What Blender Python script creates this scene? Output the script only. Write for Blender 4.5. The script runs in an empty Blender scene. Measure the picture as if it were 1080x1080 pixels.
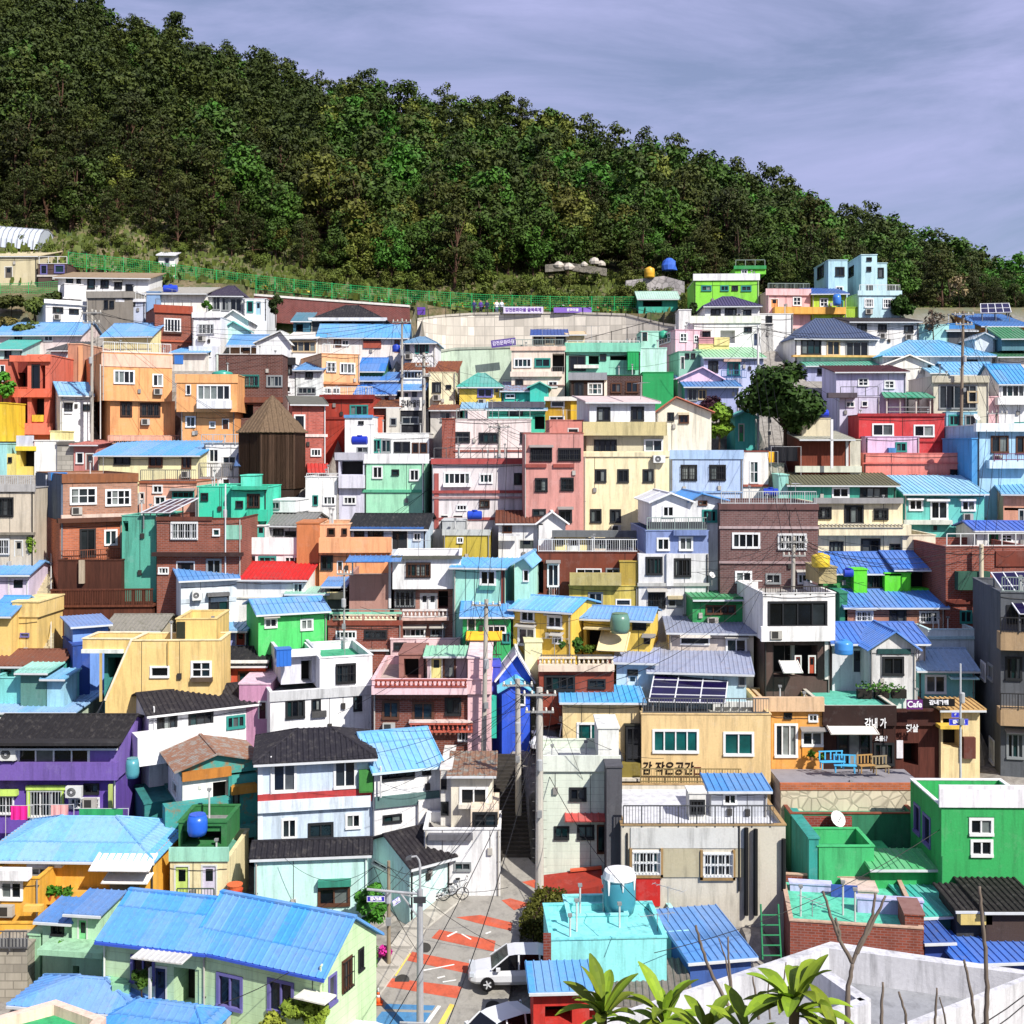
import bpy, math, random
import numpy as np
from mathutils import Vector, Matrix
R = random.Random(7)
SC = bpy.context.scene
COL = SC.collection
F = 1230.0; CX = 540.0; HY = 470.0        # focal length and horizon, in photo pixels

# ------------------------------------------------------------------ helpers
def ground(Y):                             # the village slope
    return 0.585 * Y - 61.7 if Y > 66 else 0.3 * Y - 42.89
def gy(py):                                # distance at which a ground pixel row lies
    k = (py - HY) / F; Y = 61.7 / (0.585 + k)
    return Y if Y > 66 else 42.89 / (0.3 + k)
def cvt(Y):
    return gy(330 + 1484 * (55.8 / Y - .34))
def at(px, py, Y):
    return Vector(((px - CX) / F * Y, Y, (HY - py) / F * Y))
TX = TY = 0.0; TS = 1.0
def tile(x0, y0, size=280.0):
    global TX, TY, TS
    TX, TY, TS = x0, y0, size / 1080.0
def px(x): return TX + x * TS
def py(y): return TY + y * TS

def tag(o, label=None, cat=None, group=None, kind=None):
    if label: o['label'] = label
    if cat: o['category'] = cat
    if group: o['group'] = group
    if kind: o['kind'] = kind
    return o
def empty(name, loc, rz=0.0, label=None, cat=None, group=None):
    o = bpy.data.objects.new(name, None); COL.objects.link(o)
    o.location = loc; o.rotation_euler = (0, 0, rz); o.empty_display_size = .3
    return tag(o, label, cat, group)

class MB:                                  # collects faces, becomes ONE mesh object
    def __init__(s): s.v = []; s.f = []; s.m = []; s.mats = []
    def mi(s, mat):
        if mat not in s.mats: s.mats.append(mat)
        return s.mats.index(mat)
    def poly(s, pts, mat):
        b = len(s.v); s.v += [tuple(p) for p in pts]
        s.f.append(tuple(range(b, b + len(pts)))); s.m.append(s.mi(mat))
    def hexa(s, p, mat, skip=()):          # 8 points: bottom 0-3, top 4-7
        b = len(s.v); s.v += [tuple(q) for q in p]; k = s.mi(mat)
        for i, f in enumerate(((3, 2, 1, 0), (4, 5, 6, 7), (0, 1, 5, 4), (1, 2, 6, 5), (2, 3, 7, 6), (3, 0, 4, 7))):
            if i in skip: continue
            s.f.append(tuple(b + j for j in f)); s.m.append(k)
    def box(s, x0, x1, y0, y1, z0, z1, mat, skip=()):
        s.hexa([(x0, y0, z0), (x1, y0, z0), (x1, y1, z0), (x0, y1, z0), (x0, y0, z1), (x1, y0, z1), (x1, y1, z1), (x0, y1, z1)], mat, skip)
    def bar(s, a, b, r, mat, n=4, r2=None):
        a = Vector(a); b = Vector(b); d = b - a
        if d.length < 1e-6: return
        d.normalize(); q = d.cross(Vector((0, 0, 1)) if abs(d.z) < .9 else Vector((1, 0, 0))).normalized(); w = d.cross(q)
        r2 = r if r2 is None else r2; o = len(s.v); k = s.mi(mat)
        for c, rr in ((a, r), (b, r2)):
            for i in range(n):
                t = 2 * math.pi * (i + .5) / n
                s.v.append(tuple(c + (q * math.cos(t) + w * math.sin(t)) * rr))
        for i in range(n):
            j = (i + 1) % n; s.f.append((o + i, o + j, o + n + j, o + n + i)); s.m.append(k)
        s.f.append(tuple(o + i for i in reversed(range(n)))); s.m.append(k)
        s.f.append(tuple(o + n + i for i in range(n))); s.m.append(k)
    def tube(s, pts, r, mat, n=5):
        o = len(s.v); k = s.mi(mat); pts = [Vector(p) for p in pts]
        for i, p in enumerate(pts):
            rr = r[i] if isinstance(r, (list, tuple)) else r
            d = (pts[min(i + 1, len(pts) - 1)] - pts[max(0, i - 1)]).normalized(); q = d.cross(Vector((0, 1, .1))); q = q.normalized() if q.length > .05 else Vector((1, 0, 0)); w = d.cross(q)
            for j in range(n): t = 2 * math.pi * j / n; s.v.append(tuple(p + (q * math.cos(t) + w * math.sin(t)) * rr))
        for i in range(len(pts) - 1):
            for j in range(n): s.f.append((o + i * n + j, o + i * n + (j + 1) % n, o + (i + 1) * n + (j + 1) % n, o + (i + 1) * n + j)); s.m.append(k)
        e = o + (len(pts) - 1) * n; s.f.append(tuple(e + j for j in range(n))); s.m.append(k)
    def lathe(s, c, prof, mat, n=16):      # prof: list of (r, z)
        o = len(s.v); k = s.mi(mat); c = Vector(c)
        for r, z in prof:
            for i in range(n):
                t = 2 * math.pi * i / n
                s.v.append((c.x + r * math.cos(t), c.y + r * math.sin(t), c.z + z))
        for j in range(len(prof) - 1):
            for i in range(n):
                i2 = (i + 1) % n
                s.f.append((o + j * n + i, o + j * n + i2, o + (j + 1) * n + i2, o + (j + 1) * n + i)); s.m.append(k)
        s.f.append(tuple(o + (len(prof) - 1) * n + i for i in range(n))); s.m.append(k)
        s.f.append(tuple(o + i for i in reversed(range(n)))); s.m.append(k)
    def build(s, name, parent=None, smooth=False):
        me = bpy.data.meshes.new(name); me.from_pydata(s.v, [], s.f)
        for m in s.mats: me.materials.append(m)
        me.polygons.foreach_set('material_index', s.m)
        if smooth: me.polygons.foreach_set('use_smooth', [True] * len(s.f))
        me.update()
        o = bpy.data.objects.new(name, me); COL.objects.link(o)
        if parent: o.parent = parent
        return o

# ------------------------------------------------------------------ materials
def lin(h):
    h = h.lstrip('#'); out = []
    for i in (0, 2, 4):
        c = int(h[i:i + 2], 16) / 255
        out.append(c / 12.92 if c <= .04045 else ((c + .055) / 1.055) ** 2.4)
    return out
class NT:
    def __init__(s, name):
        s.mat = bpy.data.materials.new(name); s.mat.use_nodes = True; s.t = s.mat.node_tree
        s.b = s.t.nodes['Principled BSDF']
    def n(s, ty, **kw):
        x = s.t.nodes.new(ty)
        for k, v in kw.items():
            if k in x.inputs: x.inputs[k].default_value = v
            else: setattr(x, k, v)
        return x
    def l(s, a, b): s.t.links.new(a, b)
    def math(s, op, a, b=None):
        x = s.n('ShaderNodeMath', operation=op)
        for i, v in enumerate((a, b)):
            if v is None: continue
            if isinstance(v, (int, float)): x.inputs[i].default_value = v
            else: s.l(v, x.inputs[i])
        return x.outputs[0]
    def mix(s, f, a, b, mode='MIX'):
        x = s.n('ShaderNodeMix', data_type='RGBA', blend_type=mode)
        for i, v in ((0, f), (6, a), (7, b)):
            if isinstance(v, (int, float)): x.inputs[i].default_value = v
            elif isinstance(v, (list, tuple)): x.inputs[i].default_value = (*v[:3], 1)
            else: s.l(v, x.inputs[i])
        return x.outputs[2]
    def ramp(s, f, stops):
        x = s.n('ShaderNodeValToRGB'); e = x.color_ramp.elements
        while len(e) < len(stops): e.new(.5)
        for i, (p, c) in enumerate(stops):
            e[i].position = p; e[i].color = (c, c, c, 1) if isinstance(c, (int, float)) else (*c, 1)
        s.l(f, x.inputs[0]); return x.outputs[0]
    def noise(s, vec, scale, detail=4, rough=.6, stretch=None):
        if stretch:
            m = s.n('ShaderNodeMapping'); m.inputs['Scale'].default_value = stretch; s.l(vec, m.inputs[0]); vec = m.outputs[0]
        x = s.n('ShaderNodeTexNoise', Scale=scale, Detail=detail, Roughness=rough); s.l(vec, x.inputs['Vector']); return x.outputs[0]
    def bump(s, h, strength=.3, dist=.02):
        x = s.n('ShaderNodeBump', Strength=strength, Distance=dist); s.l(h, x.inputs['Height']); s.l(x.outputs[0], s.b.inputs['Normal'])

MATS = {}
ALB = .92
def M(spec):                               # 'kind:hex' -> a procedural material
    if not isinstance(spec, str): return spec
    if ':' not in spec: spec = 'plaster:' + spec
    if spec in MATS: return MATS[spec]
    kind, hx = spec.split(':'); c = [min(.86, v * ALB) for v in lin(hx)]
    if kind not in ('glass', 'light'):         # the paint is vivid: push it a little away from grey
        lum = .3 * c[0] + .59 * c[1] + .11 * c[2]
        c = [min(.86, max(.004, lum + (v - lum) * .95)) for v in c]
    N = NT(kind + '_' + hx); b = N.b
    tc = N.n('ShaderNodeTexCoord'); ob = tc.outputs['Object']
    oi = N.n('ShaderNodeObjectInfo')
    off = N.n('ShaderNodeVectorMath', operation='ADD'); N.l(ob, off.inputs[0])
    rv = N.math('MULTIPLY', oi.outputs['Random'], 57.0); N.l(rv, off.inputs[1]); vec = off.outputs[0]
    dk = [v * .55 for v in c]; gr = [v * .5 + .12 for v in c]
    spec_l = .25
    if kind in ('plaster', 'siding', 'conc', 'stone', 'dirty'):
        big = N.noise(vec, .35, 5, .65)
        strk = N.noise(vec, 1.0, 5, .7, (2.2, 2.2, .22))
        fine = N.noise(vec, 9, 4, .7)
        amt = {'plaster': .78, 'siding': .5, 'conc': .8, 'stone': .6, 'dirty': 1.0}[kind]
        stain = [v * .36 + .01 for v in c] if kind != 'conc' else [v * .45 + .015 for v in c]
        f1 = N.math('MULTIPLY', N.ramp(strk, [(.47, 0), (.74, 1)]), amt)
        col = N.mix(N.math('MULTIPLY', N.ramp(big, [(.35, 0), (.7, 1)]), amt * .55), c, [v * .72 + .02 for v in c])
        col = N.mix(f1, col, stain)
        col = N.mix(N.math('MULTIPLY', N.ramp(fine, [(.4, 0), (.75, 1)]), amt * .35), col, dk)
        pn = N.noise(vec, 1.1, 7, .75); lm = sum(c) / 3; col = N.mix(N.math('MULTIPLY', N.ramp(pn, [(.55, 0), (.6, 1)]), amt * .3), col, [v * .7 + lm * .22 + .06 for v in c])
        h = fine
        if kind == 'siding':
            sx = N.n('ShaderNodeSeparateXYZ'); N.l(ob, sx.inputs[0])
            fr = N.math('FRACT', N.math('MULTIPLY', sx.outputs[2], 2.6))
            line = N.ramp(fr, [(0, 0), (.07, 1)]); col = N.mix(line, [v * .5 for v in c], col); h = fr
        if kind == 'stone':
            vo = N.n('ShaderNodeTexVoronoi', Scale=1.6, feature='DISTANCE_TO_EDGE'); N.l(vec, vo.inputs['Vector'])
            e = N.ramp(vo.outputs['Distance'], [(.02, 0), (.09, 1)]); col = N.mix(e, [v * .3 for v in c], col); h = e
            vc = N.n('ShaderNodeTexVoronoi', Scale=1.6); N.l(vec, vc.inputs['Vector'])
            col = N.mix(.45, col, N.mix(N.ramp(vc.outputs['Color'], [(0, 0), (1, 1)]), [v * .5 for v in c], [min(1, v * 1.4) for v in c]))
        N.bump(h, .45 if kind in ('siding', 'stone') else .3, .03)
        rough = .8
    elif kind in ('brick', 'block', 'grid'):
        sx = N.n('ShaderNodeSeparateXYZ'); N.l(ob, sx.inputs[0])
        cv = N.n('ShaderNodeCombineXYZ'); N.l(N.math('ADD', sx.outputs[0], sx.outputs[1]), cv.inputs[0]); N.l(sx.outputs[2], cv.inputs[1])
        br = N.n('ShaderNodeTexBrick'); N.l(cv.outputs[0], br.inputs['Vector'])
        W, H_, mo = {'brick': (.34, .13, .02), 'block': (.8, .4, .03), 'grid': (1.1, 1.1, .045)}[kind]
        br.inputs['Scale'].default_value = 1; br.inputs['Brick Width'].default_value = W; br.inputs['Row Height'].default_value = H_
        br.inputs['Mortar Size'].default_value = mo; br.offset = 0 if kind == 'grid' else .5
        br.inputs['Color1'].default_value = (*c, 1); br.inputs['Color2'].default_value = (*[v * .6 for v in c], 1)
        br.inputs['Mortar'].default_value = (*([v * .5 + .1 for v in c] if kind == 'brick' else [v * .55 for v in c]), 1)
        strk = N.noise(vec, 1.0, 5, .7, (1.6, 1.6, .25)); big = N.noise(vec, .9, 4, .6)
        col = N.mix(N.math('MULTIPLY', N.ramp(strk, [(.45, 0), (.8, 1)]), .6), br.outputs['Color'], [v * .35 for v in c])
        col = N.mix(N.math('MULTIPLY', N.ramp(big, [(.4, 0), (.75, 1)]), .3), col, [v * .6 + .06 for v in c])
        N.bump(br.outputs['Fac'], -.4, .02); rough = .85
    elif kind in ('metal', 'tile', 'rust', 'sheet', 'moss', 'peel'):
        big = N.noise(vec, .7, 5, .7); fine = N.noise(vec, 6, 5, .7)
        sp = N.noise(vec, 2.2, 6, .75)
        a = {'metal': .5, 'tile': .6, 'rust': 1, 'sheet': .5, 'moss': .8, 'peel': 1.2}[kind]
        col = N.mix(N.math('MULTIPLY', N.ramp(big, [(.35, 0), (.72, 1)]), .6), c, [v * .62 + .01 for v in c])
        col = N.mix(N.math('MULTIPLY', N.ramp(fine, [(.45, 0), (.8, 1)]), .45), col, [min(1, v * 1.25 + .03) for v in c])
        st = {'metal': [.22, .2, .18], 'tile': [.12, .11, .10], 'rust': [.22, .075, .025], 'sheet': [.30, .22, .17], 'moss': [.05, .055, .02], 'peel': [.30, .12, .03]}[kind]
        col = N.mix(N.math('MULTIPLY', N.ramp(sp, [(.52, 0), (.68, 1)] if kind != 'rust' else [(.42, 0), (.52, 1)]), a * .7), col, st)
        N.bump(fine, .12, .02); rough = .5 if kind == 'metal' else .8
        if kind == 'metal':
            spec_l = .3; sx = N.n('ShaderNodeSeparateXYZ'); N.l(ob, sx.inputs[0]); wn = N.n('ShaderNodeTexWhiteNoise', noise_dimensions='2D'); cv = N.n('ShaderNodeCombineXYZ')
            N.l(N.math('FLOOR', N.math('MULTIPLY', sx.outputs[0], 1.05)), cv.inputs[0]); N.l(N.math('FLOOR', N.math('MULTIPLY', sx.outputs[2], .8)), cv.inputs[1]); N.l(cv.outputs[0], wn.inputs[0])
            lum = .3 * c[0] + .59 * c[1] + .11 * c[2]
            col = N.mix(N.math('MULTIPLY', wn.outputs['Value'], .5), col, [v * .45 + lum * .6 + .05 for v in c])
            fr = N.math('FRACT', N.math('MULTIPLY', sx.outputs[2], .8)); col = N.mix(N.ramp(fr, [(0, .6), (.05, 0)]), col, [v * .35 for v in c])
            sk = N.noise(vec, 1.0, 5, .7, (3.5, 3.5, .5)); col = N.mix(N.math('MULTIPLY', N.ramp(sk, [(.5, 0), (.72, 1)]), .4), col, [v * .4 + .03 for v in c])
    elif kind == 'wood':
        nz = N.noise(vec, 2.0, 5, .7, (4, 4, .3)); col = N.mix(N.ramp(nz, [(.3, 0), (.7, 1)]), dk, [min(1, v * 1.25) for v in c]); N.bump(nz, .4, .02); rough = .75
    elif kind == 'glass':
        nz = N.noise(vec, .8, 3, .6); col = N.mix(N.ramp(nz, [(.35, 0), (.65, 1)]), c, [v * .5 for v in c]); rough = .12; spec_l = .5
    elif kind == 'gloss':
        nz = N.noise(vec, 3, 4, .6); col = N.mix(N.math('MULTIPLY', nz, .3), c, dk); rough = .3; spec_l = .5
    elif kind == 'plant':
        nz = N.noise(vec, 1.3, 3, .6)
        hs = N.n('ShaderNodeHueSaturation'); hs.inputs['Color'].default_value = (*c, 1)
        N.l(N.math('ADD', N.math('MULTIPLY', oi.outputs['Random'], .034), .472), hs.inputs['Hue'])
        N.l(N.math('ADD', N.math('MULTIPLY', oi.outputs['Random'], .6), .65), hs.inputs['Value'])
        g = N.n('ShaderNodeNewGeometry')
        col = N.mix(N.ramp(nz, [(.35, 0), (.7, 1)]), hs.outputs[0], N.mix(1.0, hs.outputs[0], [.42, .45, .4], 'MULTIPLY'))
        col = N.mix(N.math('MULTIPLY', g.outputs['Random Per Island'], .55), col, N.mix(1.0, col, [1.6, 1.5, .9], 'MULTIPLY'))
        rough = .65; spec_l = .2
    else:                                   # 'flat': plain paint
        nz = N.noise(vec, 2.5, 4, .6); col = N.mix(N.math('MULTIPLY', N.ramp(nz, [(.35, 0), (.75, 1)]), .35), c, dk); rough = .6
    if isinstance(col, list): b.inputs['Base Color'].default_value = (*col, 1)
    else: N.l(col, b.inputs['Base Color'])
    b.inputs['Roughness'].default_value = rough; b.inputs['Specular IOR Level'].default_value = spec_l
    MATS[spec] = N.mat; return N.mat
GLASS = ['glass:10161f', 'glass:161c22', 'glass:0c1016', 'glass:1b2a33', 'glass:10161f', 'glass:2c3338', 'glass:1a3a3c']
CURT = ['glass:76807f', 'glass:5a5f62', 'glass:8d9492']
INT = 'flat:1c1a1a'

# ------------------------------------------------------------------ roofs
def panel(mb, P, mat, spacing=.33, rw=.05, rh=.05, th=.07, rnd=False):
    """planar roof polygon; P[0]->P[1] is the eave; ribs run up the slope"""
    P = [Vector(p) for p in P]
    ea = (P[1] - P[0]).normalized(); n = (P[1] - P[0]).cross(P[-1] - P[0]).normalized()
    if n.z < 0: n = -n
    up = n.cross(ea); 
    if up.dot(P[-1] - P[0]) < 0: up = -up
    top = [p + n * th for p in P]
    mb.poly(top, mat); mb.poly(list(reversed(P)), mat)
    for i in range(len(P)):
        j = (i + 1) % len(P); mb.poly([P[i], P[j], top[j], top[i]], mat)
    q = [((p - P[0]).dot(ea), (p - P[0]).dot(up)) for p in P]
    a0 = min(x for x, _ in q); a1 = max(x for x, _ in q); n_r = max(1, int((a1 - a0) / spacing))
    for k in range(n_r + 1):
        a = a0 + .06 + (a1 - a0 - .12) * k / n_r; bs = []
        for i in range(len(q)):
            (xa, ya), (xb, yb) = q[i], q[(i + 1) % len(q)]
            if (xa - a) * (xb - a) <= 0 and abs(xa - xb) > 1e-6: bs.append(ya + (yb - ya) * (a - xa) / (xb - xa))
        if len(bs) < 2 or max(bs) - min(bs) < .1: continue
        b0, b1 = min(bs), max(bs)
        def pt(aa, bb, h): return P[0] + ea * aa + up * bb + n * (th + h)
        w = rw
        if rnd:
            pr = [(-w, -.004), (-w * .6, rh * .8), (0, rh), (w * .6, rh * .8), (w, -.004)]
        else:
            pr = [(-w, -.004), (-w * .5, rh), (w * .5, rh), (w, -.004)]
        for (c0, h0), (c1, h1) in zip(pr, pr[1:]):
            mb.poly([pt(a + c0, b0, h0), pt(a + c1, b0, h1), pt(a + c1, b1, h1), pt(a + c0, b1, h0)], mat)
        mb.poly([pt(a + c, b0, h) for c, h in pr], mat)
def roof_opts(spec):
    k = spec.split(':')[0] if ':' in spec else 'metal'
    if ':' not in spec: spec = 'metal:' + spec
    o = {'metal': dict(spacing=.36, rw=.045, rh=.05), 'tile': dict(spacing=.3, rw=.1, rh=.07, rnd=True), 'sheet': dict(spacing=.28, rw=.07, rh=.03, rnd=True),
         'rust': dict(spacing=.3, rw=.07, rh=.03, rnd=True), 'moss': dict(spacing=.3, rw=.09, rh=.05, rnd=True)}.get(k, dict(spacing=3))
    return M(spec), o

# ------------------------------------------------------------------ houses
FOOT = []                                   # footprints, the terrain is cut down under them
def grid_face(mb, o, ax, ay, w, h0, h1, holes, inn, mat, rmat, rev=.11):
    """wall face with openings; o origin, ax along, z up, inn inward"""
    o = Vector(o); ax = Vector(ax); inn = Vector(inn); zz = Vector((0, 0, 1))
    hs = [(max(.04, a), min(w - .04, b), max(h0 + .02, c), min(h1 - .02, d)) for a, b, c, d, *_ in holes]
    xs = sorted({0.0, w, *[a for a, b, c, d in hs], *[b for a, b, c, d in hs]}); zs = sorted({h0, h1, *[c for a, b, c, d in hs], *[d for a, b, c, d in hs]})
    P = lambda a, z, n=0: o + ax * a + zz * z + inn * n
    for i in range(len(xs) - 1):
        if xs[i + 1] - xs[i] < 1e-5: continue
        run = None
        for j in range(len(zs) - 1):
            cx, cz = (xs[i] + xs[i + 1]) / 2, (zs[j] + zs[j + 1]) / 2
            if any(a < cx < b and c < cz < d for a, b, c, d in hs): continue
            mb.poly([P(xs[i], zs[j]), P(xs[i + 1], zs[j]), P(xs[i + 1], zs[j + 1]), P(xs[i], zs[j + 1])], mat)
    for (a, b, c, d), hh in zip(hs, holes):
        r = hh[4] if len(hh) > 4 else rev
        for q in (((a, c), (b, c)), ((b, c), (b, d)), ((b, d), (a, d)), ((a, d), (a, c))):
            (x0, z0), (x1, z1) = q
            mb.poly([P(x0, z0), P(x1, z1), P(x1, z1, r), P(x0, z0, r)], rmat)
        if r > .5: mb.poly([P(a, c, r), P(b, c, r), P(b, d, r), P(a, d, r)], M(INT))
    return hs
FCOL = {'w': 'flat:e6e8e8', 'k': 'flat:26282b', 'n': 'flat:5a3a2a', 'g': 'flat:8b9092', 't': 'flat:2f8f86', 'p': 'flat:6f6aa8', 'y': 'flat:c9a23a', 'c': 'flat:c9b48f'}
class House:
    def __init__(s, label, yb, cmds, yaw=None, Y=None, cat='house', name='house', group=None, base=4.0):
        s.boxes = []; s.deck = None; s.cur = None; s.base = base
        toks = [l.split() for l in cmds.replace(';', '\n').split('\n') if l.strip()]
        f = toks[0]; opt = dict(t.split('=') for t in f if '=' in t)
        X0 = px(float(f[1])); s.Y = Y if Y else gy(py(yb)); s.P = at(X0, py(yb), s.Y)
        xr = px(float(f[2]))
        if yaw is None:
            yaw = R.uniform(-3, 3)
            if 'L' in opt or 'R' in opt:
                best = None
                for k in range(-16, 41):
                    a = k if 'L' in opt else -k
                    s.setyaw(a); d = s.sided(px(float(opt.get('L', opt.get('R')))), X0 if 'L' in opt else xr)
                    if d is None: continue
                    sc = abs(d - 6.5) + abs(k) * .07
                    if best is None or sc < best[0]: best = (sc, a)
                yaw = best[1] if best else yaw
        s.setyaw(yaw)
        s.root = empty(name, s.P, s.a, label, cat, group)
        for t in toks: s.do(t)
        s.flush()
    def setyaw(s, deg):
        s.a = math.radians(deg); s.u = Vector((math.cos(s.a), math.sin(s.a), 0)); s.n = Vector((-math.sin(s.a), math.cos(s.a), 0))
    def hit(s, x, y, nrm, off):
        d = Vector(((x - CX) / F, 1, (HY - y) / F)); t = (off + s.P.dot(nrm)) / d.dot(nrm); return d * t - s.P
    def loc(s, x, y, off=0):
        q = s.hit(px(x), py(y), s.n, off); return q.dot(s.u), q.z
    def sided(s, xe, xc, off=0):            # depth so that the back edge shows at pixel xe
        d = Vector(((xc - CX) / F, 1, 0)); t = (off + s.P.dot(s.n)) / d.dot(s.n); C = d * t
        X = (xe - CX) / F; den = s.n.x - X * s.n.y
        if abs(den) < 1e-4: return None
        v = (X * C.y - C.x) / den
        return v if 1.2 < v < 20 else None
    def world(s, u, n, z): return s.P + s.u * u + s.n * n + Vector((0, 0, z))
    # -- commands
    def do(s, t):
        c = t[0]; o = dict(x.split('=') for x in t if '=' in x); a = [x for x in t[1:] if '=' not in x]
        g = lambda i: float(a[i])
        if c == 'b':
            s.flush()
            off = float(o.get('o', 0)); xm = (g(0) + g(1)) / 2
            u0, _ = s.loc(g(0), g(2), off); u1, _ = s.loc(g(1), g(2), off); _, z1 = s.loc(xm, g(2), off)
            z0 = -s.base if a[3] == '-' else s.loc(xm, g(3), off)[1]
            d = float(o.get('d', 6))
            for k, e in (('L', g(0)), ('R', g(1))):
                if k in o:
                    v = s.sided(px(float(o[k])), px(e), off)
                    d = min(14, max(2.5, v)) if v else d
            s.cur = dict(u0=min(u0, u1), u1=max(u0, u1), z0=z0, z1=z1, off=off, d=d, col=a[4], holes=[], L=[], Rr=[], roof=None)
            s.cur['nc'] = 'nc' in o; q = s.cur; FOOT.append(([s.world(uu, nn, 0) for uu, nn in ((q['u0'], off), (q['u1'], off), (q['u1'], off + d), (q['u0'], off + d))], s.P.z + (z0 if a[3] != '-' else 0)))
        elif c in 'fgxsq': s.cur['roof'] = (c, a, o)
        elif c == 'w':
            q = s.cur; u0, z0 = s.loc(g(0), g(3), q['off']); u1, z1 = s.loc(g(2), g(1), q['off'])
            q['holes'].append((u0 - q['u0'], u1 - q['u0'], z0, z1, a[4] if len(a) > 4 else 'w2', None))
        elif c == 'd':
            q = s.cur; u0, z0 = s.loc(g(0), g(3), q['off']); u1, z1 = s.loc(g(2), g(1), q['off'])
            q['holes'].append((u0 - q['u0'], u1 - q['u0'], z0, z1, 'D', a[4]))
        elif c == 'W':                      # window on a side wall, pixels
            q = s.cur; U = q['u0'] if a[0] == 'L' else q['u1']
            h1 = s.hit(px(float(a[1])), py(float(a[2])), s.u, U); h2 = s.hit(px(float(a[3])), py(float(a[4])), s.u, U)
            n0, n1 = sorted((h1.dot(s.n) - q['off'], h2.dot(s.n) - q['off'])); z0, z1 = sorted((h1.z, h2.z))
            if n1 < .3 or n0 > q['d'] - .3: return
            q['L' if a[0] == 'L' else 'Rr'].append((n0, n1, z0, z1, a[5] if len(a) > 5 else 'w2', None))
        elif c == 'c':                      # slab / ledge / balcony body
            out = float(a[6]) if len(a) > 6 else .12; off = s.cur['off'] if s.cur else 0
            u0, z1 = s.loc(float(a[1]), float(a[3]), off - out); u1, z0 = s.loc(float(a[2]), float(a[4]), off - out)
            mb = MB(); mb.box(min(u0, u1), max(u0, u1), off - out, off + .02 if a[0] != 'post' or out < .3 else off - out + .16, min(z0, z1), max(z0, z1), M(a[5])); mb.build(a[0], s.root)
        elif c == 'a':                      # awning
            out = g(5) if len(a) > 5 else .8; off = s.cur['off']
            u0, _ = s.loc(g(0), g(2), off); u1, zt = s.loc(g(1), g(2), off); _, zb = s.loc(g(1), g(3), off - out)
            mb = MB(); mt, op = roof_opts(a[4]); panel(mb, [(u0, off - out, zb), (u1, off - out, zb), (u1, off - .01, max(zt, zb + .05)), (u0, off - .01, max(zt, zb + .05))], mt, th=.05, **op)
            mb.build('awning', s.root)
        elif c == 'n':                      # railing
            out = g(5) if len(a) > 5 else .05; off = s.cur['off']
            u0, z1 = s.loc(g(0), g(2), off - out); u1, z0 = s.loc(g(1), g(3), off - out); z1 = s.loc((g(0) + g(1)) / 2, g(2), off - out)[1]; z0 = s.loc((g(0) + g(1)) / 2, g(3), off - out)[1]
            s.rail(u0, u1, off - out, z0, z1, a[4], o.get('t', 'bar'))
        elif c == 'p':
            off = s.cur['off']; u, z1 = s.loc(g(0), g(1), off); _, z0 = s.loc(g(0), g(2), off)
            mb = MB(); mb.bar((u, off - .07, z0), (u, off - .07, z1), .05, M(a[3]), 6); mb.bar((u, off - .07, z1), (u, off + .05, z1 + .05), .05, M(a[3]), 6); mb.build('drain_pipe', s.root)
    def rail(s, u0, u1, n, z0, z1, col, t='bar'):
        mb = MB(); m = M(col); L = abs(u1 - u0); u0 = min(u0, u1)
        if t == 'bal':                      # concrete balustrade
            h = z1 - z0; mb.box(u0, u0 + L, n - .09, n + .09, z0, z0 + h * .18, m); mb.box(u0, u0 + L, n - .1, n + .1, z1 - h * .2, z1, m)
            k = max(2, int(L / .28))
            for i in range(k + 1):
                u = u0 + .08 + (L - .16) * i / k; mb.lathe((u, n, z0 + h * .18), [(.05, 0), (.085, h * .2), (.045, h * .4), (.06, h * .62)], m, 6)
        else:
            for z in (z0 + .05, z1): mb.box(u0, u0 + L, n - .025, n + .025, z - .03, z + .03, m)
            k = max(1, int(L / (.16 if t == 'bar' else .9)))
            for i in range(k + 1):
                u = u0 + L * i / k; w = .012 if i % 6 and t == 'bar' else .03
                mb.box(u - w, u + w, n - w, n + w, z0 - (.1 if w > .02 else 0), z1 - .03, m)
        mb.build('railing' if t != 'bal' else 'balustrade', s.root)
    def window(s, o, ax, inn, a, b, z0, z1, sty, dcol):
        o = Vector(o); ax = Vector(ax); inn = Vector(inn); zz = Vector((0, 0, 1))
        def bx(mb, a0, a1, n0, n1, c0, c1, m):
            p = [o + ax * x + inn * y + zz * z for z in (c0, c1) for x, y in ((a0, n0), (a1, n0), (a1, n1), (a0, n1))]; mb.hexa(p, m)
        w = b - a; h = z1 - z0
        if sty == 'D':
            mb = MB(); bx(mb, a, b, .05, .1, z0, z1, M(dcol)); bx(mb, a - .05, b + .05, -.02, .03, z1 - .04, z1 + .06, M('flat:d8d8d4'))
            bx(mb, a - .05, a + .03, -.02, .04, z0, z1 - .04, M('flat:d8d8d4')); bx(mb, b - .03, b + .05, -.02, .04, z0, z1 - .04, M('flat:d8d8d4'))
            d = mb.build('door', s.root)
            mb = MB(); bx(mb, a + w * .25, b - w * .25, .035, .055, z0 + h * .5, z1 - h * .12, M(R.choice(GLASS))); mb.build('door_glass', d)
            return
        if sty[0] == 'o': return
        fm = M(FCOL.get(sty[0], FCOL['w'])); np_ = int(sty[1]) if len(sty) > 1 and sty[1].isdigit() else 2
        fw = min(.1, w * .1, h * .12) + .01
        mb = MB(); f0, f1 = -.05, .08
        bx(mb, a - .03, b + .03, f0, f1, z1 - fw, z1 + .03, fm); bx(mb, a - .03, b + .03, f0 - .06, f1, z0 - .04, z0 + fw, fm)
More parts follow.
